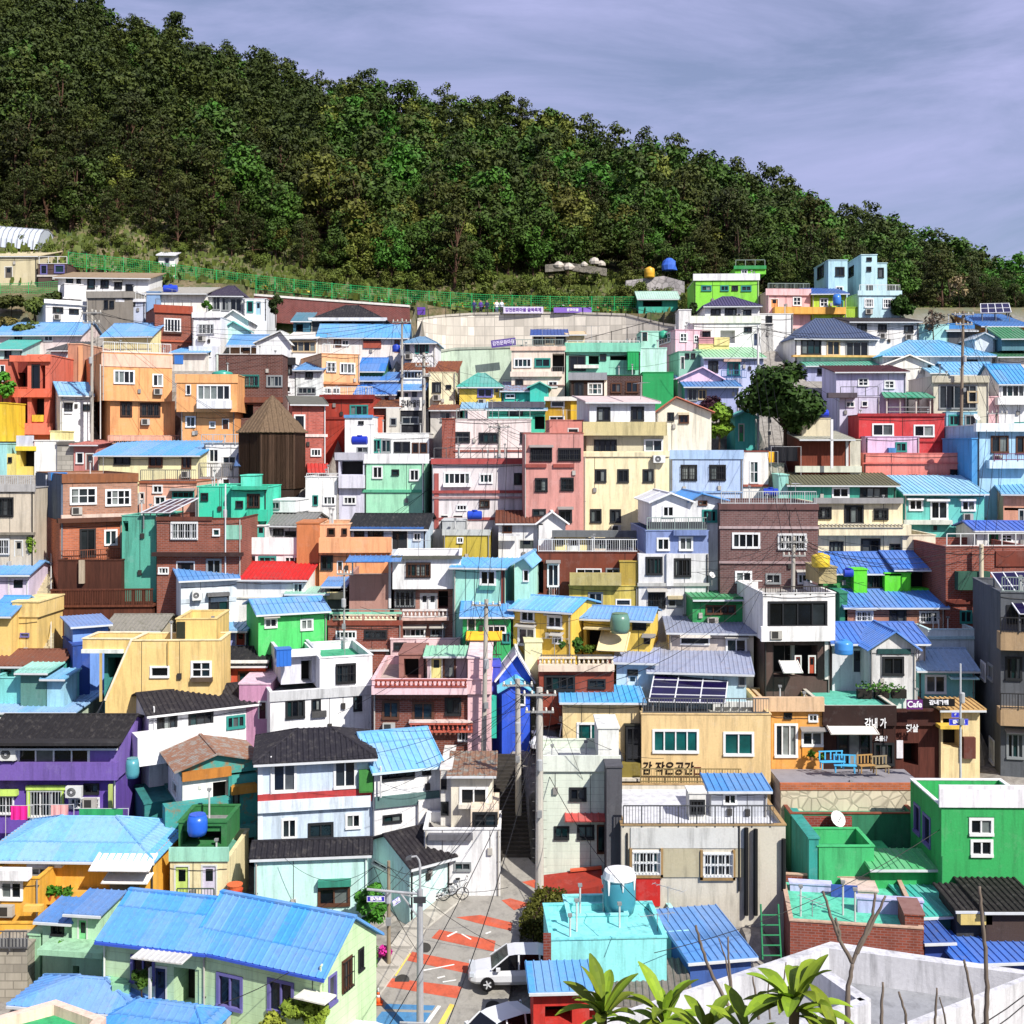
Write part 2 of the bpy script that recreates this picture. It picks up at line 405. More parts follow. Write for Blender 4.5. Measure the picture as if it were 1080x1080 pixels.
        bx(mb, a - .03, a + fw, f0, f1, z0 + fw, z1 - fw, fm); bx(mb, b - fw, b + .03, f0, f1, z0 + fw, z1 - fw, fm)
        for i in range(1, np_):
            x = a + w * i / np_; bx(mb, x - fw * .35, x + fw * .35, f0 + .03, f1, z0 + fw, z1 - fw, fm)
        if 'c' in sty[1:]:
            z = (z0 + z1) / 2; bx(mb, a + fw, b - fw, f0 + .035, f1, z - .03, z + .03, fm)
        win = mb.build('window', s.root)
        if 'b' in sty[1:]:
            mb = MB(); k = max(2, int(w / .17)); bm = M('flat:c9ccce') if sty[0] == 'w' else M('flat:2a2a2c')
            for i in range(k + 1): bx(mb, a + w * i / k - .012, a + w * i / k + .012, -.17, -.145, z0, z1, bm)
            for z in (z0 + .03, (z0 + z1) / 2, z1 - .03): bx(mb, a, b, -.155, -.13, z - .015, z + .015, bm)
            for z in (z0 + .05, z1 - .05):
                for x in (a, b): bx(mb, x - .015, x + .015, -.15, 0, z - .015, z + .015, bm)
            mb.build('window_bars', win)
        mb = MB(); cur = R.random()
        for i in range(np_):
            x0 = a + w * i / np_ + .01; x1 = a + w * (i + 1) / np_ - .01
            m = R.choice(GLASS) if R.random() > .17 else R.choice(CURT)
            if 't' in sty[1:]: m = 'glass:0f5a58'
            nn = .055 if i % 2 else .07
            p = [o + ax * x + inn * nn + zz * z for x, z in ((x0, z0 + .02), (x1, z0 + .02), (x1, z1 - .02), (x0, z1 - .02))]; mb.poly(p, M(m))
        mb.build('pane', win)
    def flush(s):
        q = s.cur
        if not q: return
        s.cur = None; m = M(q['col']); mb = MB(); u0, u1, off, d, z0, z1 = (q[k] for k in ('u0', 'u1', 'off', 'd', 'z0', 'z1')); W = u1 - u0
        rt = q['roof'] or ('n', [], {}); k, a, o = rt
        if k in 'gsq':                       # keep the depth such that the ridge falls where it is seen
            yr = float(a[1]); xm = (s.inv(u0) + s.inv(u1)) / 2; dep = (HY - 0) * 0 - (z1 + s.P.z) / s.Y
            while d > 2.0:
                dd = d if k == 's' else d / 2; sl = (s.loc(xm, yr, off + dd)[1] - z1) / dd
                if sl >= (.03 if k == 's' else max(.2, dep + .05)): break
                d -= .2
            q['d'] = d
        for nm_, ls_, lim_ in (('F', q['holes'], W), ('L', q['L'], d), ('R', q['Rr'], d)):
            for h_ in list(ls_):
                if h_[1] < .12 or h_[0] > lim_ - .12 or h_[3] < z0 or h_[2] > z1: ls_.remove(h_); print('SKIPWIN', s.root['label'][:50], h_[:4])
        def H(l): return [(x[0], x[1], x[2], x[3], (1.3 if x[4][0] == 'o' else .16)) for x in l]
        tr = m
        for face, oo, ax, inn, wid, lst in (('F', (u0, off, 0), (1, 0, 0), (0, 1, 0), W, q['holes']), ('L', (u0, off, 0), (0, 1, 0), (1, 0, 0), d, q['L']), ('R', (u1, off, 0), (0, 1, 0), (-1, 0, 0), d, q['Rr'])):
            hs = grid_face(mb, oo, ax, None, wid, z0, z1, H(lst), inn, m, tr)
            for (aa, bb, cc, dd), l in zip(hs, lst):
                if bb - aa > .15 and dd - cc > .15: s.window(oo, ax, inn, aa, bb, cc, dd, l[4], l[5])
        if W > 2.5 and z1 - max(z0, -1) > 2.2 and q['holes'] and not q.get('nc'): s.clutter(q, W, z1)
        mb.poly([(u1, off + d, z0), (u0, off + d, z0), (u0, off + d, z1), (u1, off + d, z1)], m)
        zt = lambda yr, nn, xx=None: s.loc((s.inv(u0) + s.inv(u1)) / 2, yr, off + nn)[1]
        oh = float(o.get('oh', .4)); so = float(o.get('so', .25)); rb = MB()
        if k == 'n': mb.poly([(u0, off, z1), (u1, off, z1), (u1, off + d, z1), (u0, off + d, z1)], m)
        elif k == 'f' and min(W, d) < 2.3:
            mb.poly([(u0, off, z1), (u1, off, z1), (u1, off + d, z1), (u0, off + d, z1)], m)
            rb.box(u0 - .06, u1 + .06, off - .06, off + d + .06, z1 + .003, z1 + .09, M(o['cap']) if 'cap' in o else m); rb.build('roof', s.root); s.deck = (z1 + .09, u0, u1, off, d)
        elif k == 'f':
            h = float(o.get('h', .5)); t = .14; zd = z1 - h; dk = M(a[0] if a else 'conc:8d8d8a')
            I = [(u0 + t, off + t), (u1 - t, off + t), (u1 - t, off + d - t), (u0 + t, off + d - t)]; O = [(u0, off), (u1, off), (u1, off + d), (u0, off + d)]
            for i in range(4):
                j = (i + 1) % 4
                mb.poly([(*O[i], z1), (*O[j], z1), (*I[j], z1), (*I[i], z1)], m); mb.poly([(*I[j], z1), (*I[i], z1), (*I[i], zd), (*I[j], zd)], m)
            rb.poly([(*p, zd) for p in I], dk); rb.build('roof', s.root); s.deck = (zd, u0, u1, off, d)
            cap = o.get('cap')
            cm = M(cap) if cap else m
            cb = MB(); e = .05
            for (x0, x1, y0, y1) in ((u0 - e, u1 + e, off - e, off + t + .03), (u0 - e, u1 + e, off + d - t - .03, off + d + e), (u0 - e, u0 + t + .03, off + t + .03, off + d - t - .03), (u1 - t - .03, u1 + e, off + t + .03, off + d - t - .03)):
                cb.box(x0, x1, y0, y1, z1 + .003, z1 + .07, cm)
            cb.build('parapet_cap', s.root)
            if W > 3 and d > 2.2 and R.random() < .38 and s.P.y > 64: s.rail(u0 + .1, u1 - .1, off + .08, z1 + .07, z1 + .95, R.choice(['flat:b8bcbe', 'flat:5a5c5e', 'flat:8a9a94', 'flat:d8dad8']), 'post' if R.random() < .5 else 'bar')
            if W > 2 and R.random() < .6:
                pb = MB()
                for _ in range(R.randrange(1, 4)): x, y, hh = R.uniform(u0 + .5, u1 - .4), off + R.uniform(.4, min(2.5, d - .4)), R.uniform(.9, 1.7); pb.bar((x, y, zd - .05), (x, y, zd + hh), .05, M('flat:c8cac8'), 6); pb.box(x - .1, x + .1, y - .1, y + .1, zd + hh, zd + hh + .12, M('flat:8a8c8c'))
                pb.build('vent_pipe', s.root)
        elif k in 'gsqx':
            rm, op = roof_opts(a[0])
            if k == 'g':
                zr = max(z1 + .35, zt(float(a[1]), d / 2)); sl = (zr - z1) / (d / 2)
                for U in (u0, u1): mb.poly([(U, off, z1), (U, off + d, z1), (U, off + d / 2, zr - .02)], m)
                e = z1 - oh * sl + .02
                panel(rb, [(u0 - so, off - oh, e), (u1 + so, off - oh, e), (u1 + so, off + d / 2, zr + .02), (u0 - so, off + d / 2, zr + .02)], rm, **op)
                panel(rb, [(u1 + so, off + d + oh, e), (u0 - so, off + d + oh, e), (u0 - so, off + d / 2, zr + .02), (u1 + so, off + d / 2, zr + .02)], rm, **op)
                rb.box(u0 - so, u1 + so, off + d / 2 - .12, off + d / 2 + .12, zr + .05, zr + .15, rm)
            elif k == 's':
                zr = max(z1 + .15, zt(float(a[1]), d)); sl = (zr - z1) / d
                for U in (u0, u1): mb.poly([(U, off, z1), (U, off + d, z1), (U, off + d, zr - .02)], m)
                mb.poly([(u1, off + d, z1), (u0, off + d, z1), (u0, off + d, zr - .02), (u1, off + d, zr - .02)], m)
                panel(rb, [(u0 - so, off - oh, z1 - oh * sl + .02), (u1 + so, off - oh, z1 - oh * sl + .02), (u1 + so, off + d + .2, zr + .02 + .2 * sl), (u0 - so, off + d + .2, zr + .02 + .2 * sl)], rm, **op)
            elif k == 'q':
                zr = max(z1 + .35, zt(float(a[1]), d / 2)); sl = (zr - z1) / (d / 2); e = z1 - oh * sl + .02; ins = min(d / 2, W * .42) if 'ins' not in o else float(o['ins'])
                A = (u0 - so, off - oh, e); B = (u1 + so, off - oh, e); C = (u1 + so, off + d + oh, e); D = (u0 - so, off + d + oh, e); r0 = (u0 + ins, off + d / 2, zr); r1 = (u1 - ins, off + d / 2, zr)
                for P in ([A, B, r1, r0], [B, C, r1], [C, D, r0, r1], [D, A, r0]): panel(rb, P, rm, **op)
                rb.bar(r0, r1, .12, rm, 6); 
                for p_, r_ in ((A, r0), (B, r1), (C, r1), (D, r0)): rb.bar(Vector(p_) + Vector((0, 0, .07)), Vector(r_) + Vector((0, 0, .1)), .07, rm, 5)
            elif k == 'x':
                ua = s.loc(float(a[1]), float(a[2]), off)[0]; zr = max(z1 + .3, s.loc(float(a[1]), float(a[2]), off)[1]); ua = min(max(ua, u0 + .3), u1 - .3)
                for V in (off, off + d): mb.poly([(u0, V, z1), (u1, V, z1), (ua, V, zr - .02)], m)
                for U, sg in ((u0, -1), (u1, 1)):
                    sl = (zr - z1) / abs(ua - U); e = z1 - so * sl + .02
                    P = [(U + sg * so, off - oh, e), (U + sg * so, off + d + .2, e), (ua, off + d + .2, zr + .02), (ua, off - oh, zr + .02)]
                    panel(rb, P, rm, **op)
                rb.box(ua - .1, ua + .1, off - oh, off + d + .2, zr + .05, zr + .14, rm)
            gut = MB()
            if k in 'gsq' and 'ng' not in o:
                e = z1 - oh * sl
                gut.box(u0 - so + .03, u1 + so - .03, off - oh - .1, off - oh - .005, e - .06, e + .05, M(o.get('gc', 'flat:cfd3d6')))
                gut.build('gutter', s.root)
            rb.build('roof', s.root); s.deck = None
        mb.build('wall', s.root); s.boxes.append(q)
    def clutter(s, q, W, z1):                # pipes, meter boxes, hoods and loose wires fixed to the front wall
        u0, off = q['u0'], q['off']; zb = max(q['z0'], -.5); free = lambda a, b, c, d: not any(h[0] - .1 < b and h[1] + .1 > a and h[2] - .15 < d and h[3] + .15 > c for h in q['holes'])
        mats = [M('flat:b4b0a8'), M('flat:8a8784'), M('flat:3a3836')]
        for e in (.1, W - .1):
            if R.random() < .55 and free(e - .06, e + .06, zb, z1):
                mb = MB(); mb.bar((u0 + e, off - .06, zb), (u0 + e, off - .06, z1 - .05), .045, R.choice(mats), 6)
                for z in (zb + .6, (zb + z1) / 2, z1 - .4): mb.box(u0 + e - .07, u0 + e + .07, off - .06, off + .01, z, z + .05, mats[2])
                mb.build('drain_pipe', s.root)
        for h in q['holes']:
            r = R.random(); w = h[1] - h[0]
            if h[4][0] in 'oD' or w < .5: continue
            if r < .12 and h[3] + .3 < z1:
                mb = MB(); a, b = u0 + h[0] - .12, u0 + h[1] + .12; z = h[3] + .08; o_ = R.uniform(.35, .6); mb.hexa([(a, off - o_, z), (b, off - o_, z), (b, off + .01, z + .16), (a, off + .01, z + .16), (a, off - o_, z + .04), (b, off - o_, z + .04), (b, off + .01, z + .21), (a, off + .01, z + .21)], R.choice(mats[:2])); mb.build('window_hood', s.root)
            elif r < .2 and h[2] - .9 > zb:
                mb = MB(); a = u0 + h[0] + .05; mb.box(a, a + .75, off - .38, off - .08, h[2] - .75, h[2] - .2, mats[0]); mb.box(a + .08, a + .5, off - .385, off - .38, h[2] - .7, h[2] - .25, mats[2]); mb.box(a, a + .75, off - .36, off + .01, h[2] - .8, h[2] - .755, mats[2]); mb.build('condenser', s.root)
        for _ in range(2):
            x = R.uniform(.3, W - .6); z = R.uniform(max(.3, zb), z1 - .8)
            if free(x, x + .3, z, z + .4): mb = MB(); mb.box(u0 + x, u0 + x + .26, off - .13, off + .01, z, z + .36, R.choice(mats)); mb.bar((u0 + x + .13, off - .02, z + .36), (u0 + x + .13, off - .02, z1 - .05), .014, mats[2], 4); mb.build('meter_box', s.root)
        if R.random() < .6:
            mb = MB(); zz = z1 - R.uniform(.15, .5); pts = [Vector((u0 + W * i / 8, off - .03 - (.01 if i % 2 else 0), zz - .12 * math.sin(math.pi * i / 8) + R.uniform(-.03, .03))) for i in range(9)]; mb.tube(pts, .016, mats[2], 4); mb.build('wall_cable', s.root)
    def inv(s, u):                          # tile x pixel of local u (approx, on the front plane)
        w = s.world(u, 0, 0); return (CX + F * w.x / w.y - TX) / TS
HS = {}
def H(key, label, yb, cmds, **kw):
    HS[key] = House(label, yb, cmds, **kw); return HS[key]
# ================================================= upper left
tile(0, 240)
H('domehouse', 'beige concrete building with rounded roof corner below the plastic greenhouse', 215, 'b -60 150 118 - conc:d8cba4 d=8; s conc:cdbf98 98 oh=.1; d 20 160 50 205 6a6258')
H('pinkshed', 'small brown shed with two pale pink window panels beside the green fence', 225, 'b 155 275 150 - 5b463f d=4; f; w 165 152 192 190 p1; w 222 152 262 185 p1; c ledge 150 280 192 200 c9c0b6 .1', cat='shed', name='shed')
H('longwhite', 'long white block with brown flat roof edge at top left of village', 330, 'b 236 604 205 - f2f2f0 d=7; s conc:9a8468 186 oh=.5 so=.4; w 270 205 297 232 k2; w 312 205 328 230 k1; w 356 208 386 248 k1; w 410 215 442 245 k2; w 466 224 496 248 k2; w 512 232 542 280 k1', yaw=4)
H('twowin', 'small white house with two dark slit windows and a stair block on top', 400, 'b 186 352 318 - f3f1ee L=148; f conc:b9b4ac; w 215 325 257 346 k3; w 281 332 320 350 k2; c cornice 180 366 290 318 f4f4f4 .25; b 262 338 232 290 f4f2f0 d=3 o=1.5; f h=.2; c slab 256 344 282 294 ececec .2')
H('greycon', 'grey concrete house with dark doorway under the long white block', 380, 'b 352 540 262 - conc:8c8478 d=6; f cap=conc:7a746a; c cornice 350 545 262 285 conc:9a948a .2; w 424 296 440 330 k1; w 446 298 464 328 k1; w 500 268 528 290 k2', yaw=-3)
H('bluelow', 'pale blue grey low annex beside the grey concrete house', 380, 'b 474 590 300 - c3cbdd d=5; f cap=e8e8e8; w 532 296 550 318 k1; c cornice 470 592 290 302 e9e9ea .2')
H('bluewing', 'white house with a light blue wing and grey roof edge', 370, 'b 594 838 268 - f3efe4 d=6; s conc:a8a49a 246 oh=.6; b 596 650 262 - 86a8d0 d=3 o=-.6; f; w 770 290 800 330 t2')
H('brickwhite', 'dark red brick house with five pane white window and long grey side wall', 490, 'b 630 782 330 - brick:96492f L=446; f conc:8f8f8c cap=8a4a34; c cornice 626 784 312 352 a0452b .2; w 668 372 735 424 w5; c sill 664 740 422 434 4a3028 .25; c ledge 630 780 455 468 b55a3c .15', yaw=26)
H('whitebars', 'tall white house with a barred wide window beside the brick house', 520, 'b 782 896 365 - f1f0f2 d=6; f cap=d9dcdf; w 806 390 872 434 w4b; c cornice 780 898 345 366 f2f2f3 .2; b 768 885 482 - dfe2ea d=6 o=-.8; w 830 500 860 525 w2')
H('purpletile', 'white house with dark purple hipped tile roof and glass sliding doors', 345, 'b 846 986 276 - eceff0 d=7; q tile:3a3346 240; w 866 280 896 335 g2; w 902 285 932 338 g2; w 936 288 984 342 g2', yaw=2)
H('paleblueflat', 'white flat house with pale blue panels left of the red brown wall', 360, 'b 990 1084 290 - e9eef2 d=7; f cap=d8d8d8; w 1005 300 1030 345 t1; d 1040 300 1062 355 9fc8dc')
H('whitegable', 'small white house with plain gable and turquoise lean-to roof', 440, 'b 895 1010 378 - f3f3f1 d=6; x conc:e6e6e4 950 340; b 900 1008 418 - b8e2dc o=-1.6 d=2; x 58c8bf 950 386')
H('bluelong', 'long low house with light blue ribbed roof and pinkish white wall at left edge', 470, 'b -20 332 434 - e8d5d2 d=6; g 5c9fd8 390; w 60 440 90 460 k2; w 180 440 215 462 w2')
H('tealedge', 'low house with turquoise roof cut by the left edge', 440, 'b -60 34 430 - dfe6dc d=5; g 3fa79a 402', yaw=0)
H('yellowblue', 'pale yellow house under an overhanging blue gable roof above the orange house', 520, 'b 422 618 440 - f2e6a8 L=350; g 5a9fdb 394; c ledge 422 615 478 492 d8c98c .1', yaw=-6)
H('orangeframe', 'open orange red concrete frame house with balconies at left edge', 830, 'b -40 45 540 - d66e56 d=6; f cap=de8468; w 0 560 20 625 w1; b 45 112 540 - 7c2d24 d=6 o=1.5; f; w 52 590 105 655 o; b 112 202 520 - dc7058 d=6; f cap=ef7f60; w 130 558 162 655 k1; w 164 560 184 655 o; w 128 694 180 792 o; c lintel 38 204 520 545 ef7758 .3; c ledge 0 204 655 690 e86a4c .35; n 40 112 650 690 e86a4c .3; c balcony 20 204 796 842 ea7a62 .6; c bench 130 176 762 790 e8c02c .1', yaw=0)
H('tealtop', 'small house with teal sheet roof above the orange frame house', 560, 'b -30 90 494 - b9d8d2 d=5; s sheet:4aa79c 455; w 20 500 45 530 k1')
H('narrowwhite', 'narrow white house with dark roof squeezed left of the orange house', 640, 'b 206 275 500 - e7e9ec d=6; s tile:4a4a4c 470; w 214 552 252 612 k1')
H('brownpink', 'dusty pink house wall beside the big orange house', 690, 'b 276 335 475 - c08a6e d=7; f cap=e8b898; c pilaster 318 335 480 650 e8a878 .15')
H('orangebig', 'big peach orange two storey house with pale pink parapet', 900, 'b 448 712 704 - eea566 d=8; w 490 711 536 768 n2b; w 570 716 651 769 n3b; c ledge 440 700 846 868 e8a78a .7; n 440 735 846 880 c9a08a .7; b 415 700 512 706 f0a868 L=330 o=-.5; f cap=efc3ab; c parapet_band 413 702 512 572 f2c2a8 .06; w 463 582 547 634 w4; w 621 597 662 646 w2; p 408 560 860 d9d4cc', yaw=27)
H('orangebalcony', 'smaller peach orange house with glazed balcony and teal dome on its roof', 880, 'b 736 956 748 - efa763 d=7; w 756 768 795 812 w2; w 853 790 876 814 w1; d 905 780 930 820 4a2a22; b 718 966 600 750 f0aa68 d=7 o=-.8; f cap=f0b878; c parapet_band 712 968 596 632 f0b070 .08; w 757 640 776 680 w1; w 802 640 937 702 w5; c balcony 800 940 702 736 e8eaec .5', yaw=3)
H('brownbrick', 'dark brown brick house with teal window bars right of the orange balcony house', 800, 'b 888 1150 520 - brick:6b3a2c d=7; f cap=5b3226; w 975 600 1053 648 t4b; w 1085 602 1165 648 g4; c ledge 880 1150 690 712 7a4634 .3; w 960 720 1030 775 o', yaw=2)
H('sheetblue', 'light blue metal roof low house between brick house and pale flats', 560, 'b 700 838 510 - e5e0d6 d=5; s 5ba4dc 490; b 880 985 515 - d8e6dc d=5 o=1; f 3f9f88')
H('bluetarp', 'low house with long blue roof below the white gable', 545, 'b 930 1090 480 - a8825c d=6; g 4f94cf 440; w 990 482 1020 500 k2')
H('narrowblue', 'slim white house with small light blue roof beside the utility pole', 890, 'b 246 372 680 - edeff2 L=208; g 6fb4e0 634; w 262 716 294 744 k2; w 338 720 366 744 k2; c ledge 262 294 752 758 d0d4d8 .12')
H('creamblue', 'long cream house with bright blue ribbed roof and three dark windows', 1050, 'b 398 812 925 - f3ebb5 d=6; s 4aa3df 872 oh=.5; w 464 915 530 965 k2; w 606 928 661 974 n2; w 740 930 777 981 n2; c ledge 398 812 1030 1044 e3d79d .12')
H('pinkmural', 'pinkish red low house with a faded mural beside the cream house', 990, 'b 300 396 885 - c98078 d=5; s tile:b06a62 870; d 350 920 380 985 6a4a48; w 310 915 340 960 w1')
H('barrelwhite', 'white shed house with yellow framed dark doorway at left edge', 980, 'b 140 238 868 - f4f4ee d=5; f; b 66 142 905 - e8d060 o=.2 d=5; w 82 906 140 972 o; c lintel 62 146 890 908 ecd22c .3; c panel 66 136 846 892 cfd2de .1; b 204 250 830 - efe6a0 d=4 o=.8; f')
H('yellowedge', 'bright yellow block with a pale turquoise door at far left edge', 980, 'b -30 28 880 - 9fdad8 d=4; f; b -30 22 715 870 f0c81c d=4 o=1.2; f; b 28 64 920 - ead97a d=4; w 34 935 48 955 k1', cat='house')
H('blockgrey', 'grey concrete block wall house under the slim white house', 985, 'b 232 304 876 - block:b5b0a4 d=4; f; c ledge 230 306 872 884 6a6660 .1')
H('terracewhite', 'white terrace house with outside steel stair and railing left of wooden tower', 1060, 'b 830 1035 880 - f1f2f4 d=6 o=2; f cap=f4f4f4; w 850 900 890 955 w2; w 905 930 960 960 w2; n 820 1020 842 878 b8bec4 .1; b 812 1080 1020 - eceded d=7; f conc:c8c8c4; w 905 1020 935 1044 w1; n 810 1080 958 1018 9a938c .05; a 966 1075 920 972 2f5f9a 1.2')
# ================================================= upper centre
tile(260, 240)
H('hanok', 'dark timber pavilion with black tiled hip roof by the red brown wall', 430, 'b 262 560 372 - 2a3440 d=7; q tile:262428 320; w 300 378 355 418 o; w 375 378 430 418 o; w 440 380 500 420 o; c beam 250 570 366 376 e4e6e8 .5', cat='pavilion', name='pavilion')
s_ = HS['hanok']
H('tealposts', 'small dark blue shelter with slim posts left of the dark pavilion', 440, 'b 190 258 380 - 3b6f86 d=4; s 4b7f94 350; w 200 390 230 430 o')
H('bluebrick', 'white and brick house with long sky blue roof below the dark pavilion', 520, 'b 292 655 445 - ece3da d=7; g 4ea2dc 398; w 356 456 384 484 n2; w 388 458 416 482 w2; w 476 442 545 462 n4b; c ledge 475 548 462 490 a8503c .15; d 600 455 625 510 8a5a48')
H('oliveglass', 'low white house with olive glass verandah left of the sky blue roof house', 540, 'b 172 286 450 - eceae6 d=6; s conc:dcd8d0 426; w 184 462 282 506 c4')
H('whitecurve', 'plain white sloping wall house behind the peach house', 555, 'b 40 178 470 - eceef0 d=6; x conc:d8dad8 140 424')
H('peach', 'peach house with two white window groups and orange brown side wall', 700, 'b 306 460 516 - f3b681 L=172; f conc:a89078 cap=d99a66; w 325 547 364 588 w2b; w 380 552 441 594 w4; c ledge 304 462 628 640 d08c5c .2; w 314 652 345 676 w2; w 350 652 380 676 w2', yaw=24)
H('blacktopwhite', 'white flat house with black roof fascia left of the peach house', 720, 'b 90 196 556 - f0f2f2 d=7; f cap=2a2a2c; c fascia 86 198 528 558 26262a .3; w 127 562 184 598 k4; w 125 645 180 670 w4')
H('smallbluewhite', 'small white house with little blue roof tucked beside peach house', 720, 'b 200 306 580 - eef4f2 d=6; s 4a92cf 552; w 241 588 269 612 k2; w 210 650 282 676 g4')
H('whitecafe', 'white house with pale blue roof and tall windows beside the big retaining wall', 560, 'b 640 768 468 - eef1f4 d=6; q 5c92b8 448 oh=.6; w 644 470 664 506 g1; w 686 470 702 512 t1; w 706 470 724 512 k1; w 728 472 740 508 t1; d 642 508 672 545 6d92b8')
H('blueroofa', 'topmost of the three small bright blue roofed houses in a stack', 600, 'b 462 556 580 - 3a7c58 d=5; g 2f7fd0 534')
H('blueroofb', 'middle of the three small bright blue roofed houses in a stack', 650, 'b 462 612 622 - f0f1f1 d=5; s 3a84d2 592; w 480 628 510 645 k2')
H('blueroofc', 'lowest of the three small bright blue roofed houses in a stack', 720, 'b 446 604 676 - f2f2f0 d=5; g 2e7ed2 642; d 560 680 580 705 7a3030')
H('skyblueporch', 'small house with sky blue porch roof left of the utility pole', 720, 'b 628 722 660 - e6e8ee d=5; s 4c96d6 632 oh=.6; w 640 670 660 695 w1; d 672 665 694 705 37455e')
H('rusttop', 'white verandah house with rusty brown tiled top by the poles', 640, 'b 636 716 580 - eef0f0 d=5; s rust:5a3a30 545; w 640 584 712 616 w5; b 716 850 592 - 6a5a4c d=6 o=1; s rust:6e3a2c 548')
H('creamsmall', 'plain cream block with one shuttered window right of the poles', 730, 'b 742 850 590 - f2e6be d=6; f; w 756 630 791 672 k3; w 812 641 832 655 k1')
H('signshop', 'black shop house with a white Korean sign board', 830, 'b 622 736 742 - 20222a d=5; f; c sign_board 622 714 690 744 eceae4 .1; w 632 770 700 800 g2', cat='shop', name='shop')
H('darklow', 'low house with dark brown roofs left of the black shop', 830, 'b 515 622 730 - 6a4a40 d=5; s rust:4f332c 700; b 568 622 735 - d8d4c8 d=3 o=-.5; w 585 775 610 805 g1')
H('redbrown', 'brick red flat house with dark trim and teal window below the blue roofs', 840, 'b 318 516 690 - ad3b2a d=7; f conc:8a5a50 cap=7a241c; c cornice 296 520 680 698 8a241c .3; w 421 722 494 764 t3; c ledge 320 516 770 780 8f2c20 .1')
H('salmonblock', 'little salmon red block beside the white sky terrace', 850, 'b 512 556 768 - d8694f d=4; f')
H('redbrick', 'pinkish red brick house with white quoins behind the wooden tower', 1010, 'b 186 322 720 - brick:c9614f L=100; s conc:6a6a60 690; w 194 762 238 850 w1; w 262 900 303 930 w3; c ledge 186 330 840 852 f0d8d0 .1; a 246 330 962 1000 tile:b8302a .8; p 318 720 960 f2f2f2', yaw=14)
H('stackwhite', 'white house above the mint house with round blue roof tank and verandah', 960, 'b 400 512 770 - f3f3f2 d=6; f cap=6ea4d4; c cornice 396 514 762 774 5a9bd0 .15; w 450 893 494 915 g2; w 456 788 464 800 k1; w 468 788 476 800 k1; b 512 742 838 - f0f0ee d=6 o=1; f; w 506 862 546 915 t2; w 548 862 588 915 g2; w 600 872 630 915 k1; w 634 872 665 915 k1; w 674 876 700 918 n1; w 706 876 734 918 n1')
H('mint', 'mint green two storey house with white parapet band in the upper middle', 1170, 'b 480 725 952 - a5e8c0 d=8; f conc:d8dcd8 cap=f4f4f4; c parapet_band 476 742 920 960 f4f4f4 .12; w 513 971 553 1020 w2; w 592 985 620 1007 k1; w 664 984 702 1030 w2; c ledge 470 712 1066 1078 58b890 .12; p 718 960 1150 e6e8ea', yaw=-3)
H('lavbalcony', 'white house with lavender balcony and blue painted alcove left of mint house', 1170, 'b 374 480 940 - d7d6e6 d=7; f cap=b8b8c4; c parapet_band 358 482 915 946 b5b5c0 .12; w 380 950 474 1005 o; c balcony 374 480 1008 1060 dcdbe8 .5; w 395 1095 445 1125 w3; b 240 376 1015 - f1f1ee d=7; f cap=e8e8e8; n 245 376 1000 1018 d8d8d8 .0; w 270 1090 290 1130 t1; w 312 1092 362 1128 w3', yaw=0)
H('minttop', 'low house with brown sheet roof behind the striped utility poles', 800, 'b 748 866 742 - d9d4cc d=5; s rust:6b4540 712; w 790 750 830 790 g2')
H('yellowteal', 'yellow house under a teal and blue hipped roof', 740, 'b 866 1036 645 - f0cc4a d=7; q 2fa998 596; w 940 655 1000 690 p2; d 1005 650 1030 690 e8b83c')
H('tealflat', 'teal house with long grey blue flat eaves right of the cream block', 800, 'b 880 1100 735 - 46b89e d=5; s 7fb4d8 694 oh=.7; d 890 740 905 775 2a58a0')
H('pinkwhite', 'pinkish white upper house with three wide dark windows and brick side', 980, 'b 850 1158 782 - efdfdb d=8; f conc:c8c0bc cap=dfcac6; c block 900 978 745 784 f0e0dc .05; w 850 832 908 874 k2; w 946 835 1023 876 k4; w 1114 834 1168 878 k2; c ledge 845 1160 905 912 a05448 .1; b 795 850 780 - brick:a04a34 d=7; f', yaw=0)
H('redtrim', 'pale grey apartment house with dark red trim lines on each floor', 1260, 'b 758 1160 945 - dcd5d6 d=8; f conc:9c9494; c cornice 750 1165 940 962 b04a48 .3; w 803 996 910 1048 w5; c sill 800 914 1040 1055 f2f2f4 .3; w 948 1001 1001 1040 w3; c ledge 756 1160 1070 1080 a04844 .2; c ledge 756 1160 1095 1102 b08a88 .15; w 948 1108 988 1140 n2b; w 855 1128 895 1150 w3; c ledge 768 1020 1180 1190 a04844 .1; d 790 1170 820 1225 3a3a40; d 840 1170 880 1225 5a4a4a; c post 764 782 1000 1225 b05a54 .1; w 1090 1000 1148 1045 k3', yaw=5)
# ================================================= upper right of centre
tile(520, 240)
H('lime', 'bright lime green house with white parapet band at the forest edge', 330, 'b 818 1082 215 - 8be03c d=7; f conc:9a9a90 cap=e8e8ea; c parapet_band 814 1086 188 214 f0f0f2 .15; w 848 236 888 258 t2; w 926 236 958 258 t2; w 972 236 996 256 k2; w 1010 237 1050 259 t2; b 984 1110 165 190 7cd83a d=5 o=2; f; c cornice 980 1112 155 168 2f9a50 .2; w 1010 172 1034 188 w2')
H('purpleroof', 'white two storey house with purple tiled roof and long balcony band', 500, 'b 862 1084 318 - f0f0f0 d=7; q tile:4a4468 284; w 887 332 925 358 k2; w 944 330 990 360 k3; w 1012 335 1050 360 k2; b 812 1090 385 - f1f1ee d=6 o=-1.2; f conc:c8c8c4; c balcony_band 800 1092 360 388 eef2e4 .15; w 850 425 884 444 k2; w 925 418 985 470 o; w 1022 405 1052 425 k2; d 1060 430 1085 480 3a4a6a')
